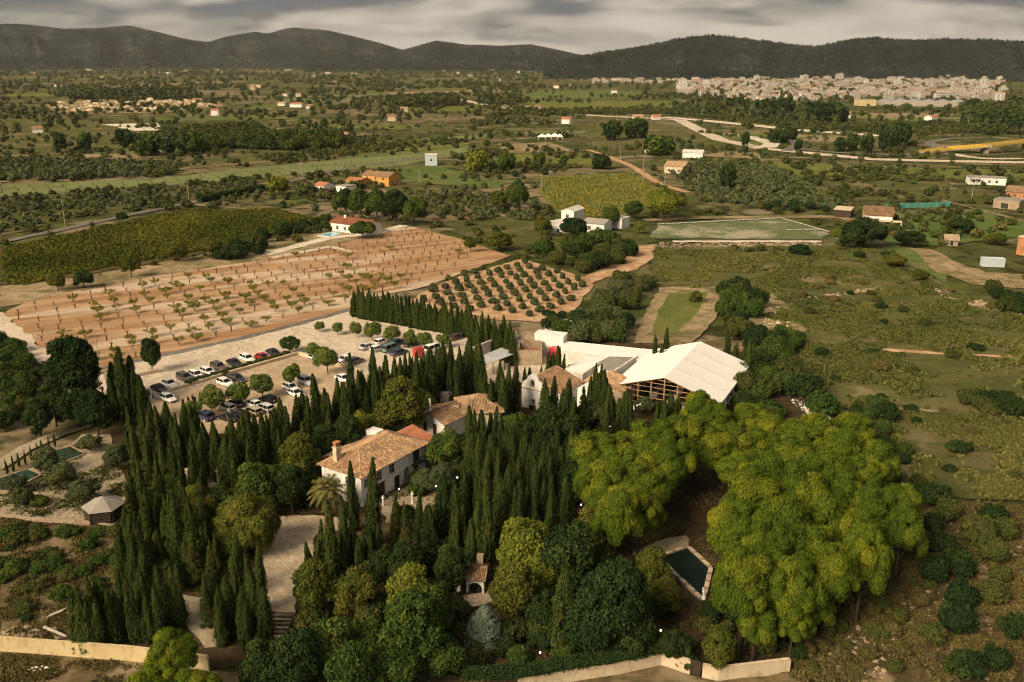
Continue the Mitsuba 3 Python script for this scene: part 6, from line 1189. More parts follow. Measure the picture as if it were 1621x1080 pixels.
def region(poly, n, mask=None, px=True):
    P = Polygon([at2(*q) for q in poly] if px else poly).buffer(0); b = P.bounds; xy = np.column_stack([FL.uniform(b[0], b[2], n * 6), FL.uniform(b[1], b[3], n * 6)])
    from shapely import contains_xy
    xy = xy[contains_xy(P, xy[:, 0], xy[:, 1])]
    if mask is not None:
        k = meshkit.fbm(np.column_stack([xy / mask, np.zeros(len(xy))]), 4, 3); xy = xy[k > FL.uniform(.42, .62, len(k))]
    return xy[:n]
def rows(poly, d, sx, sy, jit=.25):
    P = Polygon([at2(*q) for q in poly]).buffer(0); b = P.bounds; c = np.array([(b[0] + b[2]) / 2, (b[1] + b[3]) / 2]); d = (at2(*d[1]) - at2(*d[0])); d = d / np.linalg.norm(d); n = np.array([-d[1], d[0]]); R = max(b[2] - b[0], b[3] - b[1])
    i, j = np.meshgrid(np.arange(-int(R / sx) - 1, int(R / sx) + 2), np.arange(-int(R / sy) - 1, int(R / sy) + 2)); xy = c + i.reshape(-1, 1) * sx * d + j.reshape(-1, 1) * sy * n; xy = xy + FL.normal(0, jit, xy.shape)
    from shapely import contains_xy
    return xy[contains_xy(P, xy[:, 0], xy[:, 1])]
def mass(name, mat, xy, s0, s1, label, n_leaf=26, hz=.8):
    s = FL.uniform(s0, s1, len(xy)) if np.isscalar(s0) else s0
    v, f, u = lumps(xy, s, n_leaf, hz); k = fkey(name); put(k, (v, f), F[mat], uv=u); tag(k, label, None, None, 'stuff')
# the big vineyard: rows of vines
VP = [(4, 396), (100, 375), (200, 354), (297, 333), (367, 335), (430, 333), (464, 340), (505, 349), (470, 358), (440, 373), (367, 389), (290, 405), (200, 421), (117, 435), (60, 451), (20, 454), (4, 448)]
xy = rows(VP, ((0, 440), (430, 350)), 1.5, 2.6, .22); mass('vine', 'vine', xy, .62, 1.0, 'rows of dense dark green vines in the big vineyard', 34, .85)
xy = rows([(865, 283), (1000, 276), (1048, 305), (1000, 338), (930, 350), (885, 335), (855, 302)], ((860, 300), (1040, 300)), 2.2, 3.2, .3); mass('vine', 'almond', xy[FL.random(len(xy)) < .7], .6, 1.1, 'yellowing vines in the small vineyard of the plain', 16, .7)
# olive groves of the plain
GRV = [([(0, 318), (250, 300), (410, 287), (395, 300), (300, 316), (100, 350), (0, 372)], ((0, 350), (300, 305)), 6, 6, 1.1, 2.0, .75, 'olives'), ([(0, 262), (60, 258), (250, 262), (290, 275), (250, 282), (0, 288)], ((0, 270), (250, 265)), 6, 6.5, 2.0, 3.2, .9, 'olives'), ([(440, 262), (640, 235), (740, 228), (740, 222), (640, 226), (400, 250)], ((440, 262), (640, 235)), 7, 7, 1.6, 2.6, .8, 'o'), ([(1085, 262), (1200, 262), (1240, 275), (1300, 318), (1310, 333), (1200, 330), (1110, 318), (1085, 300)], ((1085, 300), (1300, 330)), 5.5, 6.0, 1.6, 2.7, .92, 'o'), ([(640, 268), (520, 280), (440, 300), (520, 320), (600, 305)], ((440, 300), (640, 270)), 7, 8, 1.3, 2.2, .6, 'o'), ([(1410, 338), (1560, 334), (1600, 352), (1600, 372), (1490, 386), (1410, 380)], ((1410, 360), (1600, 360)), 8.5, 8.5, 1.5, 2.5, .75, 'o'), ([(640, 300), (760, 312), (850, 320), (860, 350), (720, 350), (610, 335)], ((640, 320), (850, 330)), 5, 6, 1.2, 2.6, .6, 'o')]
for poly, d, sx, sy, s0, s1, keep, _ in GRV:
    xy = rows(poly, d, sx, sy, .6); xy = xy[FL.random(len(xy)) < keep]; mass('olive_grove', 'olive' if sy < 7 else 'scrub', xy, s0, s1, 'olive grove of even rows in the plain', 50)
# grass stakes strip and orchards
xy = rows([(0, 296), (250, 286), (420, 268), (640, 250), (640, 258), (430, 276), (250, 293), (0, 309)], ((0, 300), (430, 272)), 7, 7, .3); mass('sapling_rows', 'olive', xy, .35, .6, 'rows of young saplings in the pale green strip', 14)
# woods
mass('wood', 'far', region([(115, 152), (305, 150), (310, 158), (112, 158)], 900), 4.5, 7.5, 'dark pine wood on the left of the plain', 30, 1.1)
mass('wood', 'lotdark', region([(280, 235), (300, 215), (420, 222), (540, 226), (545, 236), (460, 240), (360, 236), (310, 243)], 330), 3.5, 5.5, 'strip of green pines on the left of the plain', 120, 1.1)
mass('wood', 'far', region([(255, 214), (400, 198), (420, 212), (340, 218), (260, 222)], 140), 3, 5, 'thin wood behind the green pine strip', 30)
mass('wood', 'far', region([(610, 163), (720, 158), (725, 168), (620, 172)], 260), 4, 6.5, 'dark wood in the middle of the plain', 30, 1.1)
mass('wood', 'far', region([(830, 160), (760, 158), (760, 166), (800, 168)], 60), 4, 6.5, 'small wood near the valley road', 30, 1.1)
mass('wood', 'far', region([(1090, 168), (1330, 176), (1350, 200), (1240, 196), (1100, 182)], 260), 3.5, 6.5, 'dark trees in front of the town', 30, 1.1)
mass('wood', 'far', region([(1520, 175), (1621, 170), (1640, 215), (1560, 215), (1530, 195)], 240), 3.5, 6.5, 'dark wood at the right edge', 30, 1.0)
mass('wood', 'far', region([(1075, 150), (1180, 122), (1400, 124), (1600, 128), (1600, 156), (1330, 164), (1180, 158)], 420), 2.8, 5.2, 'dark trees between the blocks of the town', 24, 1.1)
mass('orchard_rows', 'far', rows([(790, 177), (1060, 176), (1330, 200), (1560, 195), (1560, 212), (1400, 212), (1180, 194), (1060, 182), (800, 182)], ((800, 178), (1060, 178)), 7, 9, 1.0), 2.2, 3.4, 'dark orchard rows below the town', 24)
# scrub of the whole plain, thinning out with distance
def plain_scrub(name, mat, y0, y1, n, s0, s1, mask, label, hz=.8, nl=22):
    a = .74; P = [(-y0 * a, y0), (y0 * a, y0), (y1 * a, y1), (-y1 * a, y1)]; xy = region(P, n, mask, False)
    if y0 < 500:
        block = [Polygon([at2(*q) for q in f_[2]]) for f_ in FIELDS if f_[0] in ('orchard', 'vineyard') or f_[1] in ('plough', 'pitch', 'palegreen', 'orange')] + [LineString([at2(*q) for q in r_[2]]).buffer(r_[3] / 2 + 1.5) for r_ in ROADS]
        from shapely import contains_xy
        from shapely.ops import unary_union
        U_ = unary_union([b.buffer(0) for b in block]); xy = xy[~contains_xy(U_, xy[:, 0], xy[:, 1])]
    mass(name, mat, xy, s0, s1, label, nl, hz)
plain_scrub('scrub', 'scrub', 300, 530, 700, .7, 1.9, 22, 'scattered scrub on the nearer plain', .8, 80)
plain_scrub('scrub', 'far', 380, 810, 1100, 1.0, 2.9, 40, 'scattered bushes and small trees of the plain', .9, 56)
plain_scrub('scrub', 'olive', 380, 890, 800, 1.0, 2.2, 30, 'scattered grey olive bushes of the plain', .8, 44)
plain_scrub('scrub', 'far', 810, 1600, 1700, 1.6, 4.2, 70, 'trees and hedges of the middle plain', .9, 20)
plain_scrub('scrub', 'far', 1600, 3050, 2400, 2.5, 6.0, 130, 'trees of the far plain', .9, 14)
plain_scrub('scrub', 'far', 3050, 5300, 2800, 4, 8.0, 220, 'farthest trees of the plain', .9, 9)
# dark hedges between plots: lines of bushes
hl_ = []
for a, b, st in [((0, 313), (250, 297), 3), ((250, 297), (430, 282), 3), ((20, 250), (290, 262), 4), ((480, 241), (640, 240), 4), ((640, 302), (860, 352), 3), ((760, 262), (950, 268), 2.5), ((800, 300), (870, 345), 3), ((1240, 283), (1500, 287), 3), ((1320, 275), (1470, 280), 4), ((1380, 282), (1460, 283), 2), ((810, 181), (1060, 178), 4), ((830, 176), (1100, 170), 5), ((1060, 252), (1240, 262), 3), ((1300, 205), (1480, 214), 4), ((1100, 210), (1230, 222), 4), ((1300, 320), (1540, 322), 5), ((1035, 400), (1380, 396), 5), ((820, 408), (1020, 420), 4), ((140, 441), (440, 383), 4), ((1240, 600), (1320, 655), 3), ((680, 455), (830, 410), 5), ((1250, 480), (1621, 500), 7), ((1390, 640), (1560, 660), 3), ((1460, 800), (1621, 806), 3)]:
    A, B = at2(*a), at2(*b); n = int(np.linalg.norm(B - A) / st); t = FL.random(n)[:, None]; hl_.append(A + (B - A) * t + FL.normal(0, .9, (n, 2)))
xy = np.vstack(hl_); mass('hedgerow', 'scrub', xy, np.clip(xy[:, 1] / 310, .5, 2.2) * FL.uniform(.55, 1.25, len(xy)), None, 'lines of scrub along the plot edges', 64)
# trees on the hills
def hill_trees(hx, n, s0, s1, lo, hi, seed, label):
    A, R, Z = hx; r = np.random.default_rng(seed); i = r.integers(0, A.shape[0] - 1, n); j = (r.uniform(lo, hi, n) * 45).astype(int); fi, fj = r.random(n), r.random(n)
    def bil(M): return M[i, j] * (1 - fi) * (1 - fj) + M[i + 1, j] * fi * (1 - fj) + M[i, j + 1] * (1 - fi) * fj + M[i + 1, j + 1] * fi * fj
    a, q, z = bil(A), bil(R), bil(Z); xy = np.column_stack([q * np.sin(a), q * np.cos(a)]); v, f, u = lumps(xy, r.uniform(s0, s1, n), 7, 1.0)
    zz = np.concatenate([np.repeat(z, 21), np.repeat(z, 12)]); v[:, 2] += zz - 1.0; k = fkey('hill_wood'); put(k, (v, f), F['hillwood'], uv=u); tag(k, label, None, None, 'stuff')
hill_trees(hr, 9000, 2.2, 4.6, .02, .74, 4, 'trees covering the wooded ridge behind the town')
hill_trees(hm, 2500, 3, 5, .02, .55, 5, 'trees on the foot of the middle hill')
hill_trees(hl, 2000, 3, 6, .02, .30, 6, 'trees on the foot of the left ridge')
KEEP = [np.array([at2(*q) for q in pl_]) for pl_ in ([(420, 822), (500, 818), (560, 826), (552, 840), (500, 850), (490, 900), (472, 940), (466, 972), (428, 972), (418, 920), (412, 860)], [(280, 745), (330, 740), (345, 765), (372, 795), (372, 812), (340, 800), (305, 770)], [(290, 945), (340, 950), (345, 1000), (352, 1025), (325, 1030), (300, 1000), (280, 970)], [(1000, 880), (1040, 860), (1085, 850), (1122, 905), (1111, 955), (1040, 900)], [(733, 945), (780, 938), (785, 955), (745, 965), (728, 958)])]
# grass tufts of the rough meadow and weeds
def tufts(name, mat, poly, n, h, label, w=.3, mask=9.):
    P = region(poly, n, mask)
    from shapely import contains_xy
    for pth in [f_[:, :2] for f_ in KEEP]: P = P[~contains_xy(Polygon(pth), P[:, 0], P[:, 1])]
    m = len(P); b = 5; Q = np.repeat(np.column_stack([P, np.full(m, .28)]), b, 0); k = len(Q); Q[:, :2] += FL.normal(0, .28, (k, 2)); s = np.repeat(FL.uniform(.6, 1.4, m), b)
    a = FL.uniform(0, 2 * PI, k); N = np.column_stack([np.cos(a), np.sin(a), np.full(k, .6)]); Q[:, 2] += h * .3 * s
    v, f, u = leafset(Q, N, h, w, FL, .4, np.tile([0, 0, 1.0], (k, 1)) + .5 * FL.normal(size=(k, 3)), np.repeat(FL.random(m), b)); k_ = fkey(name); put(k_, (v, f), F[mat], uv=u); tag(k_, label, None, None, 'stuff')
tufts('meadow_grass', 'grass', [(1035, 398), (1380, 396), (1500, 460), (1621, 505), (1621, 790), (1480, 785), (1380, 660), (1300, 640), (1250, 545), (1160, 460), (1035, 455)], 15000, .8, 'rough grass of the meadow on the right', .5)
tufts('meadow_grass', 'grass', [(1360, 650), (1500, 660), (1621, 675), (1621, 792), (1480, 790), (1440, 740)], 7000, .7, 'tall dry grass in the nearer meadow', .4, 7.)
tufts('weeds', 'dry', [(0, 825), (190, 845), (235, 900), (220, 1000), (100, 1015), (0, 1005)], 6000, .5, 'dry weeds at the lower left', .25, 4.)
tufts('weeds', 'dry', [(1250, 1080), (1270, 1000), (1400, 890), (1490, 800), (1621, 806), (1621, 1080)], 9000, .5, 'dry weeds on the stony slope', .22, 4.)
tufts('weeds', 'dry', [(0, 1040), (200, 1055), (330, 1070), (330, 1085), (0, 1085)], 900, .35, 'weeds outside the front wall', .2, 3.)
tufts('weeds', 'scrub', [(165, 700), (190, 740), (200, 800), (150, 826), (0, 815), (0, 770), (60, 748), (130, 700)], 1500, .4, 'weeds in the garden square', .25, 3.)
tufts('fallen_litter', 'dry', [(170, 700), (500, 690), (700, 640), (900, 640), (1180, 700), (1400, 760), (1380, 900), (1240, 1040), (900, 1050), (470, 1060), (250, 960), (200, 840)], 9000, .3, 'dry litter and low weeds under the garden trees', .3, 3.)
# ------------------------------------------------------------------ cars
def loft(sections):
    """closed body through cross-sections (x, half width, z0, z1, tuck): each an octagon"""
    V = []
    for x, w, z0, z1, c in sections:
        h = z1 - z0; V += [(x, -w + c, z0), (x, -w, z0 + h * .25), (x, -w * .99, z0 + h * .72), (x, -w + c * 1.3, z1), (x, w - c * 1.3, z1), (x, w * .99, z0 + h * .72), (x, w, z0 + h * .25), (x, w - c, z0)]
    n = len(sections); f = [[i * 8 + j, (i + 1) * 8 + j, (i + 1) * 8 + (j + 1) % 8] for i in range(n - 1) for j in range(8)] + [[i * 8 + j, (i + 1) * 8 + (j + 1) % 8, i * 8 + (j + 1) % 8] for i in range(n - 1) for j in range(8)]
    f += [[0, j, j + 1] for j in range(1, 7)] + [[(n - 1) * 8, (n - 1) * 8 + j + 1, (n - 1) * 8 + j] for j in range(1, 7)]
    return np.array(V, float), np.array(f)
def hull(pts): return Manifold.hull_points(np.asarray(pts, float))
CARS = {}
def car_kind(kind):
    L, Wd, h, belt, hood, g0, g1, r0, r1, wr_ = {'hatch': (4.0, 1.74, 1.46, .95, .88, -1.95, .85, -1.75, .15, .31), 'sedan': (4.6, 1.8, 1.45, .95, .86, -1.75, .95, -1.05, .25, .32), 'suv': (4.5, 1.86, 1.68, 1.08, 1.0, -2.15, .9, -1.95, .3, .36), 'wagon': (4.6, 1.8, 1.5, .97, .88, -2.2, .9, -2.0, .25, .32), 'van': (4.8, 1.9, 1.95, 1.15, 1.1, -2.35, 1.5, -2.3, 1.0, .34)}[kind]
    a, w = L / 2, Wd / 2; parts = {}
    boot = belt - (.06 if kind == 'sedan' else 0)
    parts['body'] = loft([(-a, w * .86, .36, boot - .12, .10), (-a + .15, w * .95, .26, boot, .10), (g0, w, .22, belt, .09), (g1 - .5, w, .22, belt, .09), (g1 + .15, w * .98, .22, hood + .05, .10), (a - .35, w * .94, .24, hood - .12, .12), (a - .04, w * .82, .34, hood - .26, .12), (a, w * .76, .42, hood - .36, .10)])
    rw = w * .76; bw = w * .93
    parts['window'] = hull([(g0, -bw, belt - .02), (g0, bw, belt - .02), (g1, -bw, belt - .02), (g1, bw, belt - .02), (r0, -rw, h - .04), (r0, rw, h - .04), (r1, -rw, h - .04), (r1, rw, h - .04)])
    rp = MB(); rp.mesh(hull([(r0 - .02, -rw - .02, h - .06), (r0 - .02, rw + .02, h - .06), (r1 + .03, -rw - .02, h - .06), (r1 + .03, rw + .02, h - .06), (r0 + .1, -rw + .12, h), (r0 + .1, rw - .12, h), (r1 - .12, -rw + .12, h), (r1 - .12, rw - .12, h)]))
    for s in (-1, 1):
        for q0, q1 in (((g1, bw), (r1, rw)), ((g0, bw), (r0, rw)), (((g0 + g1) / 2 - .1, bw), ((r0 + r1) / 2 - .05, rw))): rp.tube([(q0[0], s * (q0[1] + .005), belt - .03), (q1[0], s * (q1[1] + .01), h - .04)], .045, 4)
    parts['roof'] = rp.get()
    for i, (x, s) in enumerate(((-a + .78, -1), (-a + .78, 1), (a - .82, -1), (a - .82, 1))):
        m = trimesh.creation.cylinder(wr_, .21, sections=14); m.apply_transform(trimesh.transformations.rotation_matrix(PI / 2, [1, 0, 0])); m.apply_translation((x, s * (w - .09), wr_)); parts[f'wheel{i}'] = m
        c = trimesh.creation.cylinder(wr_ * .62, .02, sections=10); c.apply_transform(trimesh.transformations.rotation_matrix(PI / 2, [1, 0, 0])); c.apply_translation((x, s * (w + .022), wr_)); parts[f'rim{i}'] = c
    for i, s in enumerate((-1, 1)):
        m = MB(); m.box((a - .13, s * w * .62, hood - .28), (.24, .34, .13)); parts[f'headlight{i}'] = m.get()
        m = MB(); m.box((-a + .07, s * w * .72, boot - .2), (.2, .26, .16)); parts[f'tail_light{i}'] = m.get()
        m = MB(); m.box((g1 - .25, s * (w + .08), belt + .05), (.12, .18, .13)); parts[f'mirror{i}'] = m.get()
    m = MB(); m.box((-a - .005, 0, .45), (.06, Wd * .8, .22)); m.box((a - .0, 0, .40), (.06, Wd * .7, .2)); parts['bumper'] = m.get()
    m = MB(); m.box((a + .015, 0, .46), (.03, .5, .11)); m.box((-a - .02, 0, .62), (.03, .5, .11)); parts['plate'] = m.get()
    return {k: meshkit.write_ply(v, 30 if k in ('body', 'window', 'roof') else False) for k, v in parts.items()}
for kd in ('hatch', 'sedan', 'suv', 'wagon', 'van'): CARS[kd] = car_kind(kd)
def car(px, py, kind, col, p_from, p_to, label, z=GZ):
    """p_from -> p_to: pixels from tail to nose, for the heading only"""
    A, B = at2(*p_from), at2(*p_to); a = math.degrees(math.atan2(*(B - A)[::-1])); q = at2(px, py, .7); k = tag(fkey('parked_car'), label, 'car', 'parked cars')
    tw = T().translate([q[0], q[1], z]).rotate([0, 0, 1], a)
    for nm, path in CARS[kind].items():
        base = nm.rstrip('0123'); mat = {'body': 'p_' + col, 'roof': 'p_' + col, 'mirror': 'p_' + col, 'window': 'm_glass', 'wheel': 'm_rubber', 'rim': 'p_silver', 'headlight': 'm_lampglass', 'tail_light': 'm_taillight', 'bumper': 'm_rubber', 'plate': 'm_whitemetal'}[base]
        par = k
        if base == 'rim': i = int(nm[3:]); par = k + '__wheel' + ('' if i == 0 else f'_{i:03d}')
        scene[fkey(par + '__' + base)] = {'type': 'ply', 'filename': path, 'face_normals': meshkit.WRITTEN[path][2] is None, 'bsdf': {'type': 'ref', 'id': mat}, 'to_world': tw}
D1, D2 = (553, 440), (705, 520)   # nose lower right, as the row by the planter
def dn(px, py): return (px - 10, py - 4), (px + 10, py + 4.6)
for px, py, kd, col, lb in ((252, 616, 'sedan', 'black', 'black car at the left end of the planter row'), (268, 608, 'sedan', 'silver', 'silver blue coupe in the planter row, second from the left'), (293, 599, 'suv', 'brown', 'dark brown SUV in the planter row, third from the left'), (311, 594, 'hatch', 'white', 'white car in the planter row right of the first brown SUV'), (329.5, 589, 'hatch', 'white', 'white car in the planter row left of the second brown SUV'), (346.5, 582, 'suv', 'brown', 'brown SUV in the planter row between white and black cars'), (371, 575, 'sedan', 'black', 'black sedan in the planter row left of the white estate'), (392, 568, 'wagon', 'white', 'white estate car in the planter row left of the red car'), (416, 566, 'sedan', 'red', 'red car in the planter row'), (433, 559, 'sedan', 'black', 'black car at the right end of the planter row'), (266.5, 631, 'hatch', 'white', 'white hatchback at the end of the low wall near the walkers')):
    car(px, py, kd, col, *dn(px, py), lb)
for px, py, kd, col, lb in ((357, 606.5, 'hatch', 'white', 'white hatchback below the low wall on the lower car park'), (375, 599.5, 'sedan', 'black', 'black car below the low wall beside the white hatchback')):
    car(px, py, kd, col, (px - 10, py - 3), (px + 10, py + 4), lb)
for px, py, kd, col, lb in ((323, 659, 'suv', 'blue', 'dark blue car at the left end of the lowest row'), (359, 661.5, 'sedan', 'black', 'black car in the lowest row, second from the left'), (380, 656.5, 'sedan', 'black', 'black car in the lowest row, third from the left'), (399, 651, 'wagon', 'beige', 'grey beige car in the lowest row'), (418, 645.5, 'wagon', 'silver', 'silver estate car at the right end of the lowest row'), (359, 645, 'hatch', 'white', 'white car in the second row beside the leafy tree'), (370, 639, 'hatch', 'grey', 'grey car hidden behind the leafy tree'), (399, 639, 'hatch', 'white', 'white car behind the beige one'), (424, 632, 'hatch', 'black', 'black car half under the third leafy tree')):
    car(px, py, kd, col, (px + 10, py + 4), (px - 10, py - 3.6), lb)
for px, py, kd, col, lb in ((485, 604.5, 'suv', 'silver', 'silver SUV with dark back window beside the car park tree'), (468, 623, 'sedan', 'white', 'white sedan in front of the silver SUV, nearer of two'), (461, 614, 'hatch', 'white', 'white car half hidden under the car park tree'), (544, 600, 'sedan', 'white', 'white car under the low wall at the right end of the lower car park')):
    car(px, py, kd, col, (px - 10, py - 4), (px + 10, py + 4.4), lb)
for px, py, kd, col, lb in ((505.5, 554, 'hatch', 'white', 'white car behind the small tree at the wall bend'), (502, 564, 'hatch', 'white', 'white car just behind the wall bend'), (549, 568, 'sedan', 'white', 'white car in the pair above the low wall'), (562, 572.5, 'suv', 'grey', 'dark grey car in the pair above the low wall'), (581.5, 549, 'sedan', 'silver', 'silver car at the left of the upper parked row'), (598, 552, 'hatch', 'white', 'white hatchback in the upper parked row'), (604, 541, 'hatch', 'white', 'white car in the back of the upper parked row'), (619, 552.5, 'van', 'teal', 'teal van in the upper parked row'), (632, 558, 'sedan', 'blue', 'dark blue car in front of the teal van'), (631, 542, 'hatch', 'blue', 'blue car behind the round tree in the upper row'), (653, 544, 'sedan', 'black', 'black car behind the trees at the right of the upper row'), (686.5, 553, 'van', 'white', 'white van beside the yellow-green tree'), (722, 534, 'sedan', 'wine', 'wine red car at the far cypress row'), (733, 531, 'sedan', 'black', 'black car at the far cypress row')):
    car(px, py, kd, col, (px - 10, py + 4.2), (px + 10, py - 2.8), lb)
k = tag('kiosk_box', 'bright red box trailer behind the cypresses on the upper car park', 'trailer'); fk = Frame(at2(659, 570), at2(672, 567.5)); mb = MB(); fk.box(mb, 0, fk.L, 0, 1.7, .5, 2.3); mb.part(k, 'body', 'm_redmetal'); mb = MB(); fk.box(mb, -.05, fk.L + .05, -.05, 1.75, 2.3, 2.4); mb.part(k, 'roof', 'm_redmetal')
for y in (.3, 1.4):
    m = trimesh.creation.cylinder(.28, .16, sections=12); m.apply_transform(trimesh.transformations.rotation_matrix(PI / 2, [1, 0, 0])); m.apply_transform(trimesh.transformations.rotation_matrix(fk.a, [0, 0, 1])); m.apply_translation(fk.p(fk.L / 2, y, .45)); part(k, 'wheel', m, 'm_rubber')
k = tag('scooter', 'small wine red scooter at the lower edge of the car park', 'scooter'); q = at2(310, 671); a = .6
mb = MB(); mb.mesh(hull([(-.75, -.16, .55), (-.75, .16, .55), (-.1, -.18, .8), (-.1, .18, .8), (.2, -.15, .35), (.2, .15, .35), (-.7, -.12, .9), (-.7, .12, .9)])); mb.mesh(hull([(.2, -.18, .3), (.2, .18, .3), (.5, -.2, .95), (.5, .2, .95), (.6, -.1, .4), (.6, .1, .4)])); mb.tube([(.45, 0, .8), (.38, 0, 1.12)], .04, 6); mb.tube([(.38, -.35, 1.12), (.38, .35, 1.12)], .03, 6)
def pose(v, q, a, z): v = np.asarray(v); return np.column_stack([v[:, 0] * math.cos(a) - v[:, 1] * math.sin(a) + q[0], v[:, 0] * math.sin(a) + v[:, 1] * math.cos(a) + q[1], v[:, 2] + z])
v, f = mb.get(); part(k, 'body', (pose(v, q, a, GZ), f), 'p_wine')
for x in (-.6, .62):
    m = trimesh.creation.cylinder(.25, .12, sections=14); m.apply_transform(trimesh.transformations.rotation_matrix(PI / 2, [1, 0, 0])); m.apply_translation((x, 0, .25)); part(k, 'wheel', (pose(m.vertices, q, a, GZ), m.faces), 'm_rubber')
# ------------------------------------------------------------------ people
def chain(pts, rads):
    sp = [Manifold.sphere(r, 14).translate(tuple(map(float, p))) for p, r in zip(pts, rads)]
    return [Manifold.batch_hull([a, b]) for a, b in zip(sp[:-1], sp[1:])]
def person(px, py, face, label, top, bottom, dress=False, h=1.7, step=.16, arm=.12, z=GZ):
    """a standing or walking figure: one continuous body, with clothes and hair over it"""
    s = h / 1.7; J = lambda x, y, zz: np.array([x, y, zz]) * s
    hip = [J(0, .10, .90), J(0, -.10, .90)]; knee = [J(step * .75 + .03, .10, .49), J(-step * .35 + .04, -.10, .48)]; ank = [J(step, .10, .09), J(-step, -.10, .11)]
    sh = [J(0, .18, 1.40), J(0, -.18, 1.40)]; el = [J(-arm, .23, 1.13), J(arm, -.23, 1.13)]; wr = [J(-arm * .6 + .06, .24, .88), J(arm * 1.6 + .08, -.24, .90)]
    bones = chain([J(0, 0, .92), J(0, 0, 1.12), J(.01, 0, 1.33), J(0, 0, 1.46), J(.015, 0, 1.52)], [.135 * s, .125 * s, .15 * s, .065 * s, .058 * s])
    hd = chain([J(.02, 0, 1.56), J(.01, 0, 1.63)], [.082 * s, .092 * s]) + chain([J(.06, 0, 1.52), J(.03, 0, 1.57)], [.045 * s, .07 * s]) + chain([J(.105, 0, 1.575), J(.09, 0, 1.60)], [.016 * s, .014 * s]) + chain([J(.09, 0, 1.535), J(.092, .0, 1.54)], [.018 * s, .018 * s])
    for y in (.088, -.088): hd += chain([J(.01, y, 1.57), J(.01, y, 1.60)], [.018 * s, .018 * s])
    bones += hd
    for i in range(2):
        bones += chain([J(0, (.06 if i == 0 else -.06), 1.42), sh[i], el[i], wr[i]], [.07 * s, .058 * s, .043 * s, .032 * s]); w = wr[i]; d = unit(wr[i] - el[i]); sd = np.array([1., 0, 0]); sd = unit(sd - d * (sd @ d))
        palm = w + d * .055 * s; bones += chain([w, palm + d * .02], [.030 * s, .034 * s])
        for j, ln in enumerate((.062, .072, .068, .052)):
            b0 = palm + d * .03 * s + sd * (j - 1.5) * .017 * s; b1 = b0 + d * ln * .55 * s; b2 = b1 + unit(d + .5 * np.array([0, -1 if i == 0 else 1, 0])) * ln * .45 * s; bones += chain([b0, b1, b2], [.009 * s, .0085 * s, .0075 * s])
        t0 = w + d * .03 * s + sd * .03 * s; bones += chain([t0, t0 + unit(d + sd) * .035 * s, t0 + unit(d * 1.6 + sd * .5) * .065 * s], [.011 * s, .010 * s, .008 * s])
        bones += chain([hip[i], knee[i], ank[i]], [.088 * s, .058 * s, .040 * s]) + chain([ank[i], ank[i] + J(.15, 0, -.05)], [.040 * s, .030 * s])
    body = Manifold.batch_boolean(bones, __import__('manifold3d').OpType.Add)
    q = at2(px, py); A, B = at2(*face[0]), at2(*face[1]); a = math.atan2(*(B - A)[::-1]); k = tag(fkey('person'), label, 'person')
    def go(m):
        if hasattr(m, 'to_mesh'): mm = m.to_mesh(); v, f = mm.vert_properties[:, :3], mm.tri_verts
        else: v, f = m
        return pose(v, q, a, z), np.asarray(f)
    part(k, 'body', go(body), 'm_skin', 60)
    infl = .018 * s
    up = chain([J(0, 0, .93), J(0, 0, 1.12), J(.01, 0, 1.33), J(0, 0, 1.44)], [.150 * s, .142 * s, .167 * s, .075 * s])
    for i in range(2): up += chain([J(0, .06 if i == 0 else -.06, 1.42), sh[i], el[i], el[i] + (wr[i] - el[i]) * .85], [.085 * s, .076 * s, .060 * s, .048 * s])
    part(k, 'top', go(Manifold.batch_boolean(up, __import__('manifold3d').OpType.Add)), top, 60)
    if dress:
        prof = np.array([(.155, 1.02), (.19, .85), (.25, .45), (.29, .22), (.27, .22), (.1, .98)]) * s; m = trimesh.creation.revolve(prof, sections=18); v = np.array(m.vertices); an = np.arctan2(v[:, 1], v[:, 0]); v[:, :2] *= (1 + .10 * np.sin(7 * an) * np.clip(1 - v[:, 2] / s, 0, 1))[:, None]; v[:, 0] += step * .3 * np.clip(1 - v[:, 2] / s, 0, 1)
        part(k, 'skirt', go((v, m.faces)), bottom, 60)
    else:
        lo = chain([J(0, 0, .98), J(0, 0, .90)], [.152 * s, .150 * s])
        for i in range(2): lo += chain([hip[i], knee[i], ank[i] + J(0, 0, .02)], [.105 * s, .078 * s, .062 * s])
        part(k, 'trousers', go(Manifold.batch_boolean(lo, __import__('manifold3d').OpType.Add)), bottom, 60)
        sh_ = []
        for i in range(2): sh_ += chain([ank[i] + J(-.02, 0, -.03), ank[i] + J(.16, 0, -.055)], [.052 * s, .040 * s])
        part(k, 'shoes', go(Manifold.batch_boolean(sh_, __import__('manifold3d').OpType.Add)), 'm_cloth_black', 60)
    hair = chain([J(-.015, 0, 1.64), J(-.025, 0, 1.60)], [.098 * s, .098 * s]) + (chain([J(-.06, 0, 1.58), J(-.09, 0, 1.42)], [.07 * s, .045 * s]) if dress else [])
    hair = Manifold.batch_boolean(hair, __import__('manifold3d').OpType.Add) - Manifold.cube((.3 * s, .3 * s, .3 * s), True).translate((.21 * s, 0, 1.52 * s))
    part(k, 'hair', go(hair), 'm_hair', 60)
EAST, WEST, SOUTH = ((300, 640), (330, 632)), ((330, 632), (300, 640)), ((300, 620), (304, 650))
person(299, 642, EAST, 'person in a wine dress walking, leftmost of three amid the car park', 'm_cloth_wine', 'm_cloth_wine', True)
person(306, 640, EAST, 'person in a dark suit beside the one in the wine dress', 'm_cloth_black', 'm_cloth_black', h=1.8)
person(309.5, 641, SOUTH, 'person in a black dress at the right of the walking pair', 'm_cloth_black', 'm_cloth_black', True, h=1.66)
person(318, 634.5, EAST, 'person in a long dark dress walking alone ahead of the group', 'm_cloth_black', 'm_cloth_wine', True)
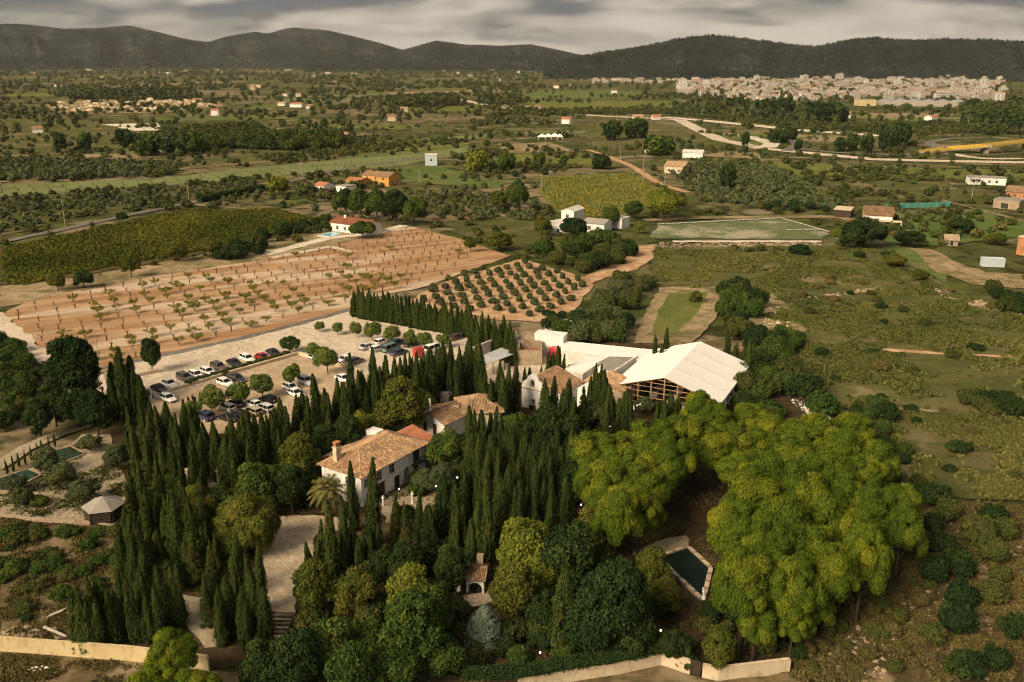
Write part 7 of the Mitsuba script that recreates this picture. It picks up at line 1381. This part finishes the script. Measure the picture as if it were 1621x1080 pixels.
person(330, 626.5, EAST, 'person in dark clothes below the low wall, left of two', 'm_cloth_black', 'm_cloth_navy', h=1.78)
person(334, 625.5, WEST, 'person in a dark dress below the low wall, right of two', 'm_cloth_navy', 'm_cloth_black', True)
person(231, 631, SOUTH, 'person in dark clothes near the entrance cypresses, leftmost by the cars', 'm_cloth_black', 'm_cloth_black')
person(236, 628, EAST, 'person in a rose top near the entrance cypresses', 'm_cloth_rose', 'm_cloth_black', True)
person(243, 632, WEST, 'person in a white shirt near the entrance cars', 'm_cloth_white', 'm_cloth_navy')
person(248, 633, SOUTH, 'person in a pale dress beside the white hatchback', 'm_cloth_white', 'm_cloth_white', True)
person(163, 625, SOUTH, 'person in dark clothes walking in through the entrance gap', 'm_cloth_navy', 'm_cloth_black', step=.2)
person(314, 764, ((312, 764), (318, 768)), 'person in a white shirt and dark trousers on the sandy forecourt', 'm_cloth_white', 'm_cloth_black', step=.22)
person(264.5, 722, SOUTH, 'person in a dark jacket half hidden between the left garden conifers', 'm_cloth_navy', 'm_cloth_black')
# ------------------------------------------------------------------ poles, lamps and garden things
def pole(px, py, top, label, r=.14, arm=0):
    q = at2(px, py); k = tag(fkey('utility_pole'), label, 'pole'); m = mpp(q); h = (py - top) * m / math.cos(math.atan2(H, q[1])); mb = MB(); mb.tube([(q[0], q[1], 0), (q[0], q[1], h)], [r, r * .6], 8); mb.part(k, 'shaft', 'm_pole')
    if arm: mb = MB(); mb.box((q[0], q[1], h - .5), (arm, .12, .12)); mb.part(k, 'crossarm', 'm_pole')
for px, py, tp, lb in ((104, 361, 318, 'utility pole beside the lane above the vineyard, left'), (299, 317, 287, 'utility pole beside the lane above the vineyard, right'), (478, 278, 257, 'utility pole beyond the hedge'), (664, 290, 270, 'thin pole in the green field'), (857, 300, 276, 'pole in front of the small vineyard'), (1018, 290, 247, 'pole beside the dirt track, nearer one'), (1052, 300, 264, 'pole at the cottage by the dirt track'), (982, 252, 232, 'pole beside the dirt track, middle'), (940, 240, 225, 'pole beside the dirt track, far one'), (1537, 322, 291, 'pale pole in front of the bungalow'), (1186, 190, 167, 'pole before the town, left'), (1112, 186, 165, 'pole before the town, leftmost'), (1268, 185, 168, 'pole before the town, middle'), (1161, 190, 172, 'short pole before the town'), (1532, 200, 180, 'pole at the right before the town'), (905, 198, 178, 'far pole above the vineyards'), (976, 193, 180, 'far pole right of the vineyards'), (992, 193, 178, 'far pole near the two dark trees'), (1104, 300, 276, 'pole left of the tall dark tree')): pole(px, py, tp, lb, .16, 1.6 if tp > 240 else 0)
pole(159, 588, 515, 'tall pale lamp pole at the road corner', .10); pole(404, 600, 566, 'lamp pole with a yellowish head beside the low wall', .07); pole(466, 552, 529, 'thin lamp pole behind the carob tree', .05); pole(560, 500, 480, 'thin lamp pole at the start of the far cypress row', .05)
mb = MB(); q = at2(404, 600); mb.box((q[0], q[1], 4.6), (.45, .3, .5)); k = tag('lamp_head', 'yellowish box head of the lamp pole by the low wall', 'lamp'); 
rough('m_lampyellow', (.45, .40, .20), .5); mb.part(k, 'box', 'm_lampyellow')
# white globe lamps of the garden (lit)
gl = trimesh.creation.icosphere(2, .11)
for i, (px, py, z) in enumerate(((309, 736, 2.6), (431, 747, 2.6), (319, 704, 2.8), (724, 756, 2.6), (690, 770, 2.6), (632, 774, 2.6), (823, 700, 2.6), (700, 877, 1.8), (801, 855, 1.8), (920, 799, 2.2), (951, 629, 2.6), (978, 672, 2.4), (966, 675, 2.4), (1013, 640, 2.6), (1009, 642, 2.6), (855, 1033, 1.2), (1046, 998, 1.2))):
    c = at(px, py, z); k = tag(fkey('globe_lamp'), 'small lit white globe lamp among the garden trees', 'lamp', 'globe lamps of the garden'); m = gl.copy(); m.apply_translation(c); kk = part(k, 'globe', m, 'm_lampglass', True); scene[kk]['emitter'] = {'type': 'area', 'radiance': rgb((.9, .82, .65))}
    mb = MB(); mb.tube([(c[0], c[1], 0), (c[0], c[1], z - .14)], .03, 5); mb.part(k, 'post', 'm_iron')
# white lamp columns by the terrace and paths
for px, py, tp, lb in ((653, 800, 780, 'white masonry lamp column at the edge of the house terrace'), (607, 804, 786, 'white ornate fountain post before the house front'), (346, 770, 743, 'white lamp post leaning at the sandy forecourt'), (1002, 672, 645, 'white column before the marquee terrace'), (809, 662, 654, 'small white statue post left of the chapel trees')):
    q = at2(px, py); m = mpp(q); h = (py - tp) * m / .84; k = tag(fkey('column'), lb, 'column'); mb = MB()
    mb.box((q[0], q[1], .12), (.6, .6, .24)); mb.part(k, 'base', 'm_white'); pf = np.array([(0, .2), (.2, .2), (.15, .5), (.13, h * .7), (.17, h * .78), (.24, h * .8), (.24, h * .86), (.12, h * .9), (.1, h), (0, h)]); mm = trimesh.creation.revolve(pf, sections=12); mm.apply_translation((q[0], q[1], 0)); part(k, 'shaft', mm, 'm_white', 30)
q = at2(975, 652, 2.5); k = tag('sign_board', 'blank white sign panel before the marquee', 'sign'); fs = Frame(at2(971, 652, 2.5), at2(980, 653, 2.5)); mb = MB(); fs.box(mb, 0, fs.L, -.05, .05, 1.8, 3.2); mb.part(k, 'panel', 'm_whitemetal'); mb = MB()
for x in (.15, fs.L - .15): fs.box(mb, x - .05, x + .05, .051, .13, 0, 3.0)
mb.part(k, 'posts', 'm_iron')
# hexagonal gazebo
q = at2(167, 822); k = tag('gazebo', 'hexagonal garden kiosk with a pale pointed metal roof and dark sides', 'kiosk'); R = 2.7; hx = [(q[0] + R * math.cos(a), q[1] + R * math.sin(a)) for a in np.arange(6) * PI / 3 + .25]
for i in range(6):
    a, b = np.array(hx[i]), np.array(hx[(i + 1) % 6]); f_ = Frame(a, b); mb = MB(); f_.box(mb, .1, f_.L - .1, -.06, .06, .1, 2.3); mb.part(k, 'side_panel', 'm_shutter')
    for j in range(4): mb = MB(); f_.box(mb, .12, f_.L - .12, -.10 - .03, -.062, .3 + j * .5, .55 + j * .5); mb.part(k, 'slat', 'm_darkwood')
    ee = 1.12; A3, B3 = np.append(q + (a - q) * ee, 2.35), np.append(q + (b - q) * ee, 2.35); ap = np.append(q, 3.7); mb = MB(); roof_plane(mb, [A3, B3, ap], .06); mb.part(k, 'roof_panel', 'm_greyflat')
mb = MB(); mb.prism([(q[0] + 3.0 * math.cos(a), q[1] + 3.0 * math.sin(a)) for a in np.arange(6) * PI / 3 + .25], .1, .38); mb.part(k, 'plinth', 'm_stone')
# netted ponds of the garden square
for poly, lb in (([(53, 745), (66, 750), (133, 722), (112, 711), (90, 717)], 'dark green netted pond in the garden square, the upper one'), ([(0, 780), (20, 779), (64, 755), (44, 747), (0, 762)], 'dark green netted pond at the left edge of the garden square')):
    P = [at2(*p) for p in poly]; k = tag(fkey('garden_pond'), lb, 'pond'); mb = MB(); c = np.mean(P, 0); mb.prism(P, .1, .42); mb.part(k, 'net', 'm_netgreen'); mb = MB()
    for a, b in zip(P, P[1:] + P[:1]): f_ = Frame(a, b); f_.box(mb, 0, f_.L, -.35, -.02, .1, .5)
    mb.part(k, 'rim', 'm_stone')
# dark pool with its tiled rim
P = [at2(1043, 888), at2(1111, 952), at2(1122, 905), at2(1088, 873)]; k = tag('garden_pool', 'dark still garden pool with a pale balustrade rim under the pines', 'pool'); mb = MB(); mb.prism(P, .2, .45); mb.part(k, 'water', 'm_water')
for a, b in zip(P, P[1:] + P[:1]):
    f_ = Frame(a, b); mb = MB(); f_.box(mb, -.2, f_.L + .2, -.45, -.02, .1, .62); mb.part(k, 'rim', 'm_stone'); n = max(3, int(f_.L / .55))
    for i in range(n): mb = MB(); f_.box(mb, (i + .12) * f_.L / n, (i + .88) * f_.L / n, -.52, .06, .62, .70 + .01 * (i % 2)); mb.part(k, 'rim__stone', 'm_white') if False else mb.part(k, 'coping_stone', 'm_cream' if i % 3 else 'm_stone')
q = at2(1113, 953); k = tag('garden_statue', 'small white statue at the lower corner of the dark pool', 'statue'); mm = trimesh.creation.revolve(np.array([(0, 0), (.3, 0), (.28, .35), (.16, .45), (.2, .8), (.24, 1.05), (.12, 1.25), (.08, 1.32), (.13, 1.42), (.12, 1.55), (0, 1.62)]), sections=14); v = np.array(mm.vertices); v[:, 0] += .10 * np.sin(v[:, 2] * 3); part(k, 'figure', (v + np.append(q, .4), mm.faces), 'm_white', 40)
# barbecue hut
A, B = at2(738, 942), at2(766, 944); fr = Frame(A, B); L = fr.L; k = tag('barbecue_hut', 'white barbecue hut with an arched opening and a tiled roof', 'hut'); D = 3.0
arch = Polygon([(0, 0), (.25, 0), (.25, 1.0)] + [(L / 2 - (L / 2 - .25) * math.cos(t), 1.0 + .8 * math.sin(t)) for t in np.linspace(0, PI, 14)[1:-1]] + [(L - .25, 1.0), (L - .25, 0), (L, 0), (L, 2.3), (0, 2.3)])
v, f = on_face(fr, arch, 0, 0, 0, .3); part(k, 'arch', (v, f), 'm_white')
mb = MB(); fr.box(mb, 0, .25, .31, D, 0, 2.3); fr.box(mb, L - .25, L, .31, D, 0, 2.3); fr.box(mb, .25, L - .25, D - .3, D, 0, 2.3); mb.part(k, 'wall', 'm_white'); mb = MB(); fr.box(mb, .26, L - .26, 1.6, D - .31, 0, .9); mb.part(k, 'counter', 'm_brick')
tiled(k, [[fr.p(-.3, -.3, 2.32), fr.p(L + .3, -.3, 2.32), fr.p(L + .3, D * .6, 3.2), fr.p(-.3, D * .6, 3.2)], [fr.p(L + .3, D + .3, 2.5), fr.p(-.3, D + .3, 2.5), fr.p(-.3, D * .6, 3.2), fr.p(L + .3, D * .6, 3.2)]], 'm_tile_brown', rr)
mb = MB(); fr.box(mb, L * .45, L * .45 + .8, D - .9, D - .1, 2.3, 4.3); mb.part(k, 'chimney', 'm_stone'); mb = MB(); fr.box(mb, -1.6, -.8, .2, 1.0, 0, 2.3); mb.part(k, 'oven', 'm_white')
# steps at the foot of the sandy path
k = tag('garden_steps', 'broad pale steps going down from the sandy path', 'steps')
s0, s1 = at2(452, 973), at2(434, 1012)
for i in range(7):
    c = s0 + (s1 - s0) * i / 6; d = (s1 - s0) / np.linalg.norm(s1 - s0); f_ = Frame(c - np.array([-d[1], d[0]]) * 1.25, c + np.array([-d[1], d[0]]) * 1.25); mb = MB(); f_.box(mb, 0, f_.L, -.16, .16, .1, .46 - .012 * i + .09); mb.part(k, 'step', 'm_stone' if i % 2 else 'm_cream')
wall_run('edge_wall', 'low stone edge beside the garden steps', [(426, 975), (404, 1018)], .6, .25, 'm_stone')
# curved stone bed by the brownish cypress
k = tag('stone_bed', 'curved low stone edging of the round bed near the bottom', 'edging')
for i in range(16):
    t = -.5 + i * .17; c = at2(838, 1005) + np.array([math.cos(t), math.sin(t)]) * 2.0; mb = MB(); mb.box((c[0], c[1], .28), (.3, .36, .34 + .06 * (i % 3)), t); mb.part(k, 'stone', 'm_stone')
k = tag('stone_ring', 'low ring of stones round a bed in the garden square', 'edging'); c0 = at2(62, 802)
for i in range(26):
    t = i * 2 * PI / 26; c = c0 + np.array([math.cos(t) * 2.2, math.sin(t) * 1.9]); mb = MB(); mb.box((c[0], c[1], .3), (.4, .3, .24 + .05 * (i % 3)), t); mb.part(k, 'stone', 'm_stone')
plant('shrub', 'bush_autumna', c0[0], c0[1], 1.1, .6, .2, 'low brown round shrub inside the ring of stones', 'shrub')
def boulder(c, r, mat='m_stone', seed=0, flat=.7):
    m = trimesh.creation.icosphere(2, 1.0); v = np.array(m.vertices); v = v * (1 + .35 * (meshkit.fbm(v * 1.3 + seed * 3.7, 3, seed) - .5))[:, None] * [r, r * .85, r * flat] + c; return v, np.array(m.faces)
c = at(449, 821, .2); k = tag('boulder', 'rounded pale boulder at the top of the sandy path', 'boulder'); put(k, boulder(c, .55, seed=3), 'm_cream', True)
c = at(430, 818, .2); k = tag('boulder_001', 'small grey boulder left of the rounded pale one', 'boulder'); put(k, boulder(c, .32, seed=5), 'm_stone', True)
# loose white stones and hose outside the front wall, planks and rubble behind it
for i, (px, py) in enumerate(((46, 1061), (52, 1059), (58, 1058), (62, 1058), (67, 1056), (74, 1058), (55, 1062), (64, 1061))): k = tag(fkey('white_stone'), 'white stone in the small heap outside the front wall', 'stone', 'white stones outside the wall'); put(k, boulder(at(px, py, .3), .19 + .05 * (i % 3), seed=i), 'm_white', True)
k = tag('hose', 'dark hose lying in a loop outside the front wall', 'hose'); mb = MB(); hp = [(-5, 1060), (20, 1067), (38, 1062), (48, 1046), (50, 1036)]; P3 = np.array([at(*p, .3) for p in hp]); tt = np.linspace(0, 1, len(P3)); t2 = np.linspace(0, 1, 24); mb.tube(np.column_stack([np.interp(t2, tt, P3[:, i]) for i in range(3)]), .045, 6); put(k, mb.get(), 'm_rubber', True)
for i, (a, b, w_, lb) in enumerate((((70, 993), (106, 1008), .35, 'weathered grey log behind the front wall'), ((72, 978), (98, 968), .7, 'pale plank leaning in the scrub behind the front wall'), ((50, 1000), (75, 1004), .2, 'thin dark beam in the rubble behind the wall'))):
    k = tag(fkey('timber'), lb, 'timber'); A3, B3 = at(*a, .5), at(*b, .8); mb = MB(); (mb.tube([A3, (A3 + B3) / 2 + (0, 0, .05), B3], [w_ * .6, w_ * .55, w_ * .4], 8) if i != 1 else roof_plane(mb, [A3, B3, B3 + (.3, .7, .1), A3 + (.3, .7, .1)], .06)); put(k, mb.get(), 'm_pole' if i != 2 else 'm_darkwood')
def rubble(name, poly, n, s, mat, label, seed):
    r = np.random.default_rng(seed); P = Polygon([at2(*q) for q in poly]).buffer(0); b = P.bounds; mb = MB(); c = 0; base = trimesh.creation.icosahedron()
    while c < n:
        x, y = r.uniform(b[0], b[2]), r.uniform(b[1], b[3])
        if P.contains(Point(x, y)): q = s * r.gamma(2., .5); mb.add(np.array(base.vertices) * r.uniform(.6, 1.2, (12, 1)) * q * [1, .9, .65] + (x, y, .25 + q * .2), base.faces); c += 1
    k = fkey(name); put(k, mb.get(), mat); tag(k, label, kind='stuff')
rubble('rubble', [(5, 1003), (30, 992), (95, 1000), (140, 1010), (110, 1016), (0, 1008)], 240, .17, 'm_stone', 'rubble heaped behind the front wall', 1)
rubble('rubble', [(868, 512), (900, 505), (915, 520), (885, 532), (862, 528)], 420, .28, 'm_whitedim', 'heap of pale rubble behind the white hall', 2)
rubble('rubble', [(1045, 386), (1300, 383), (1300, 390), (1035, 394)], 900, .20, 'm_stone', 'stony bank below the pitch', 3)
rubble('rubble', [(1470, 455), (1520, 470), (1600, 492), (1621, 500), (1600, 500), (1500, 476)], 800, .22, 'm_stone', 'stony bank at the right of the meadow', 4)
rubble('rubble', [(1260, 1075), (1300, 1020), (1400, 960), (1480, 870), (1500, 900), (1440, 1000), (1400, 1080)], 800, .13, 'm_stone', 'loose stones on the slope below the pines', 5)
rubble('rubble', [(1480, 810), (1621, 815), (1621, 1080), (1450, 1080)], 700, .10, 'm_stone', 'loose stones among the slope olives', 6)
rubble('rubble', [(1235, 575), (1260, 600), (1300, 660), (1280, 670), (1240, 620)], 420, .13, 'm_whitedim', 'white stones right of the marquee', 7)
rubble('rubble', [(1180, 455), (1240, 480), (1262, 520), (1240, 530), (1190, 500)], 200, .2, 'm_cream', 'stones on the fallow ground behind the marquee', 8)
rubble('rubble', [(1250, 477), (1400, 455), (1410, 458), (1250, 482)], 420, .18, 'm_stone', 'stony line across the upper meadow', 9)
rubble('rubble', [(80, 164), (320, 158), (350, 168), (250, 178), (90, 177)], 500, 1.5, 'm_cream', 'stone heaps on the pale terraces far left', 10)
wall_run('boundary_fence', 'white post and rail fence running down right of the marquee', [(1200, 606), (1210, 632), (1222, 664)], .7, .12, 'm_whitedim', cap=False, cat='fence')
q = at2(316, 953); k = tag('picnic_table', 'dark garden table on the shaded clearing at the lower left', 'table'); q = at2(332, 972); mb = MB(); mb.box((q[0], q[1], .95), (2.0, .9, .08), .5); mb.part(k, 'top', 'm_darkwood')
for s_ in (-1, 1): mb = MB(); mb.box((q[0] + s_ * .75 * math.cos(.5), q[1] + s_ * .75 * math.sin(.5), .55), (.1, .7, .72), .5); mb.part(k, 'leg', 'm_darkwood')
# ------------------------------------------------------------------ labels: look-alikes of a row or clump told apart by their place in it
def nth(n): return f"{n}{'th' if 10 <= n % 100 <= 20 else {1: 'st', 2: 'nd', 3: 'rd'}.get(n % 10, 'th')}"
byl = {}
for k_ in POS: byl.setdefault(labels[k_]['label'], []).append(k_)
for lb, ks in byl.items():
    if 2 <= len(ks) <= 80:
        ks.sort(key=lambda q: POS[q][0] / (POS[q][1] + 20))
        for i, q in enumerate(ks): labels[q] = {**labels[q], 'label': f'{lb}, {nth(i + 1)} from the left'}
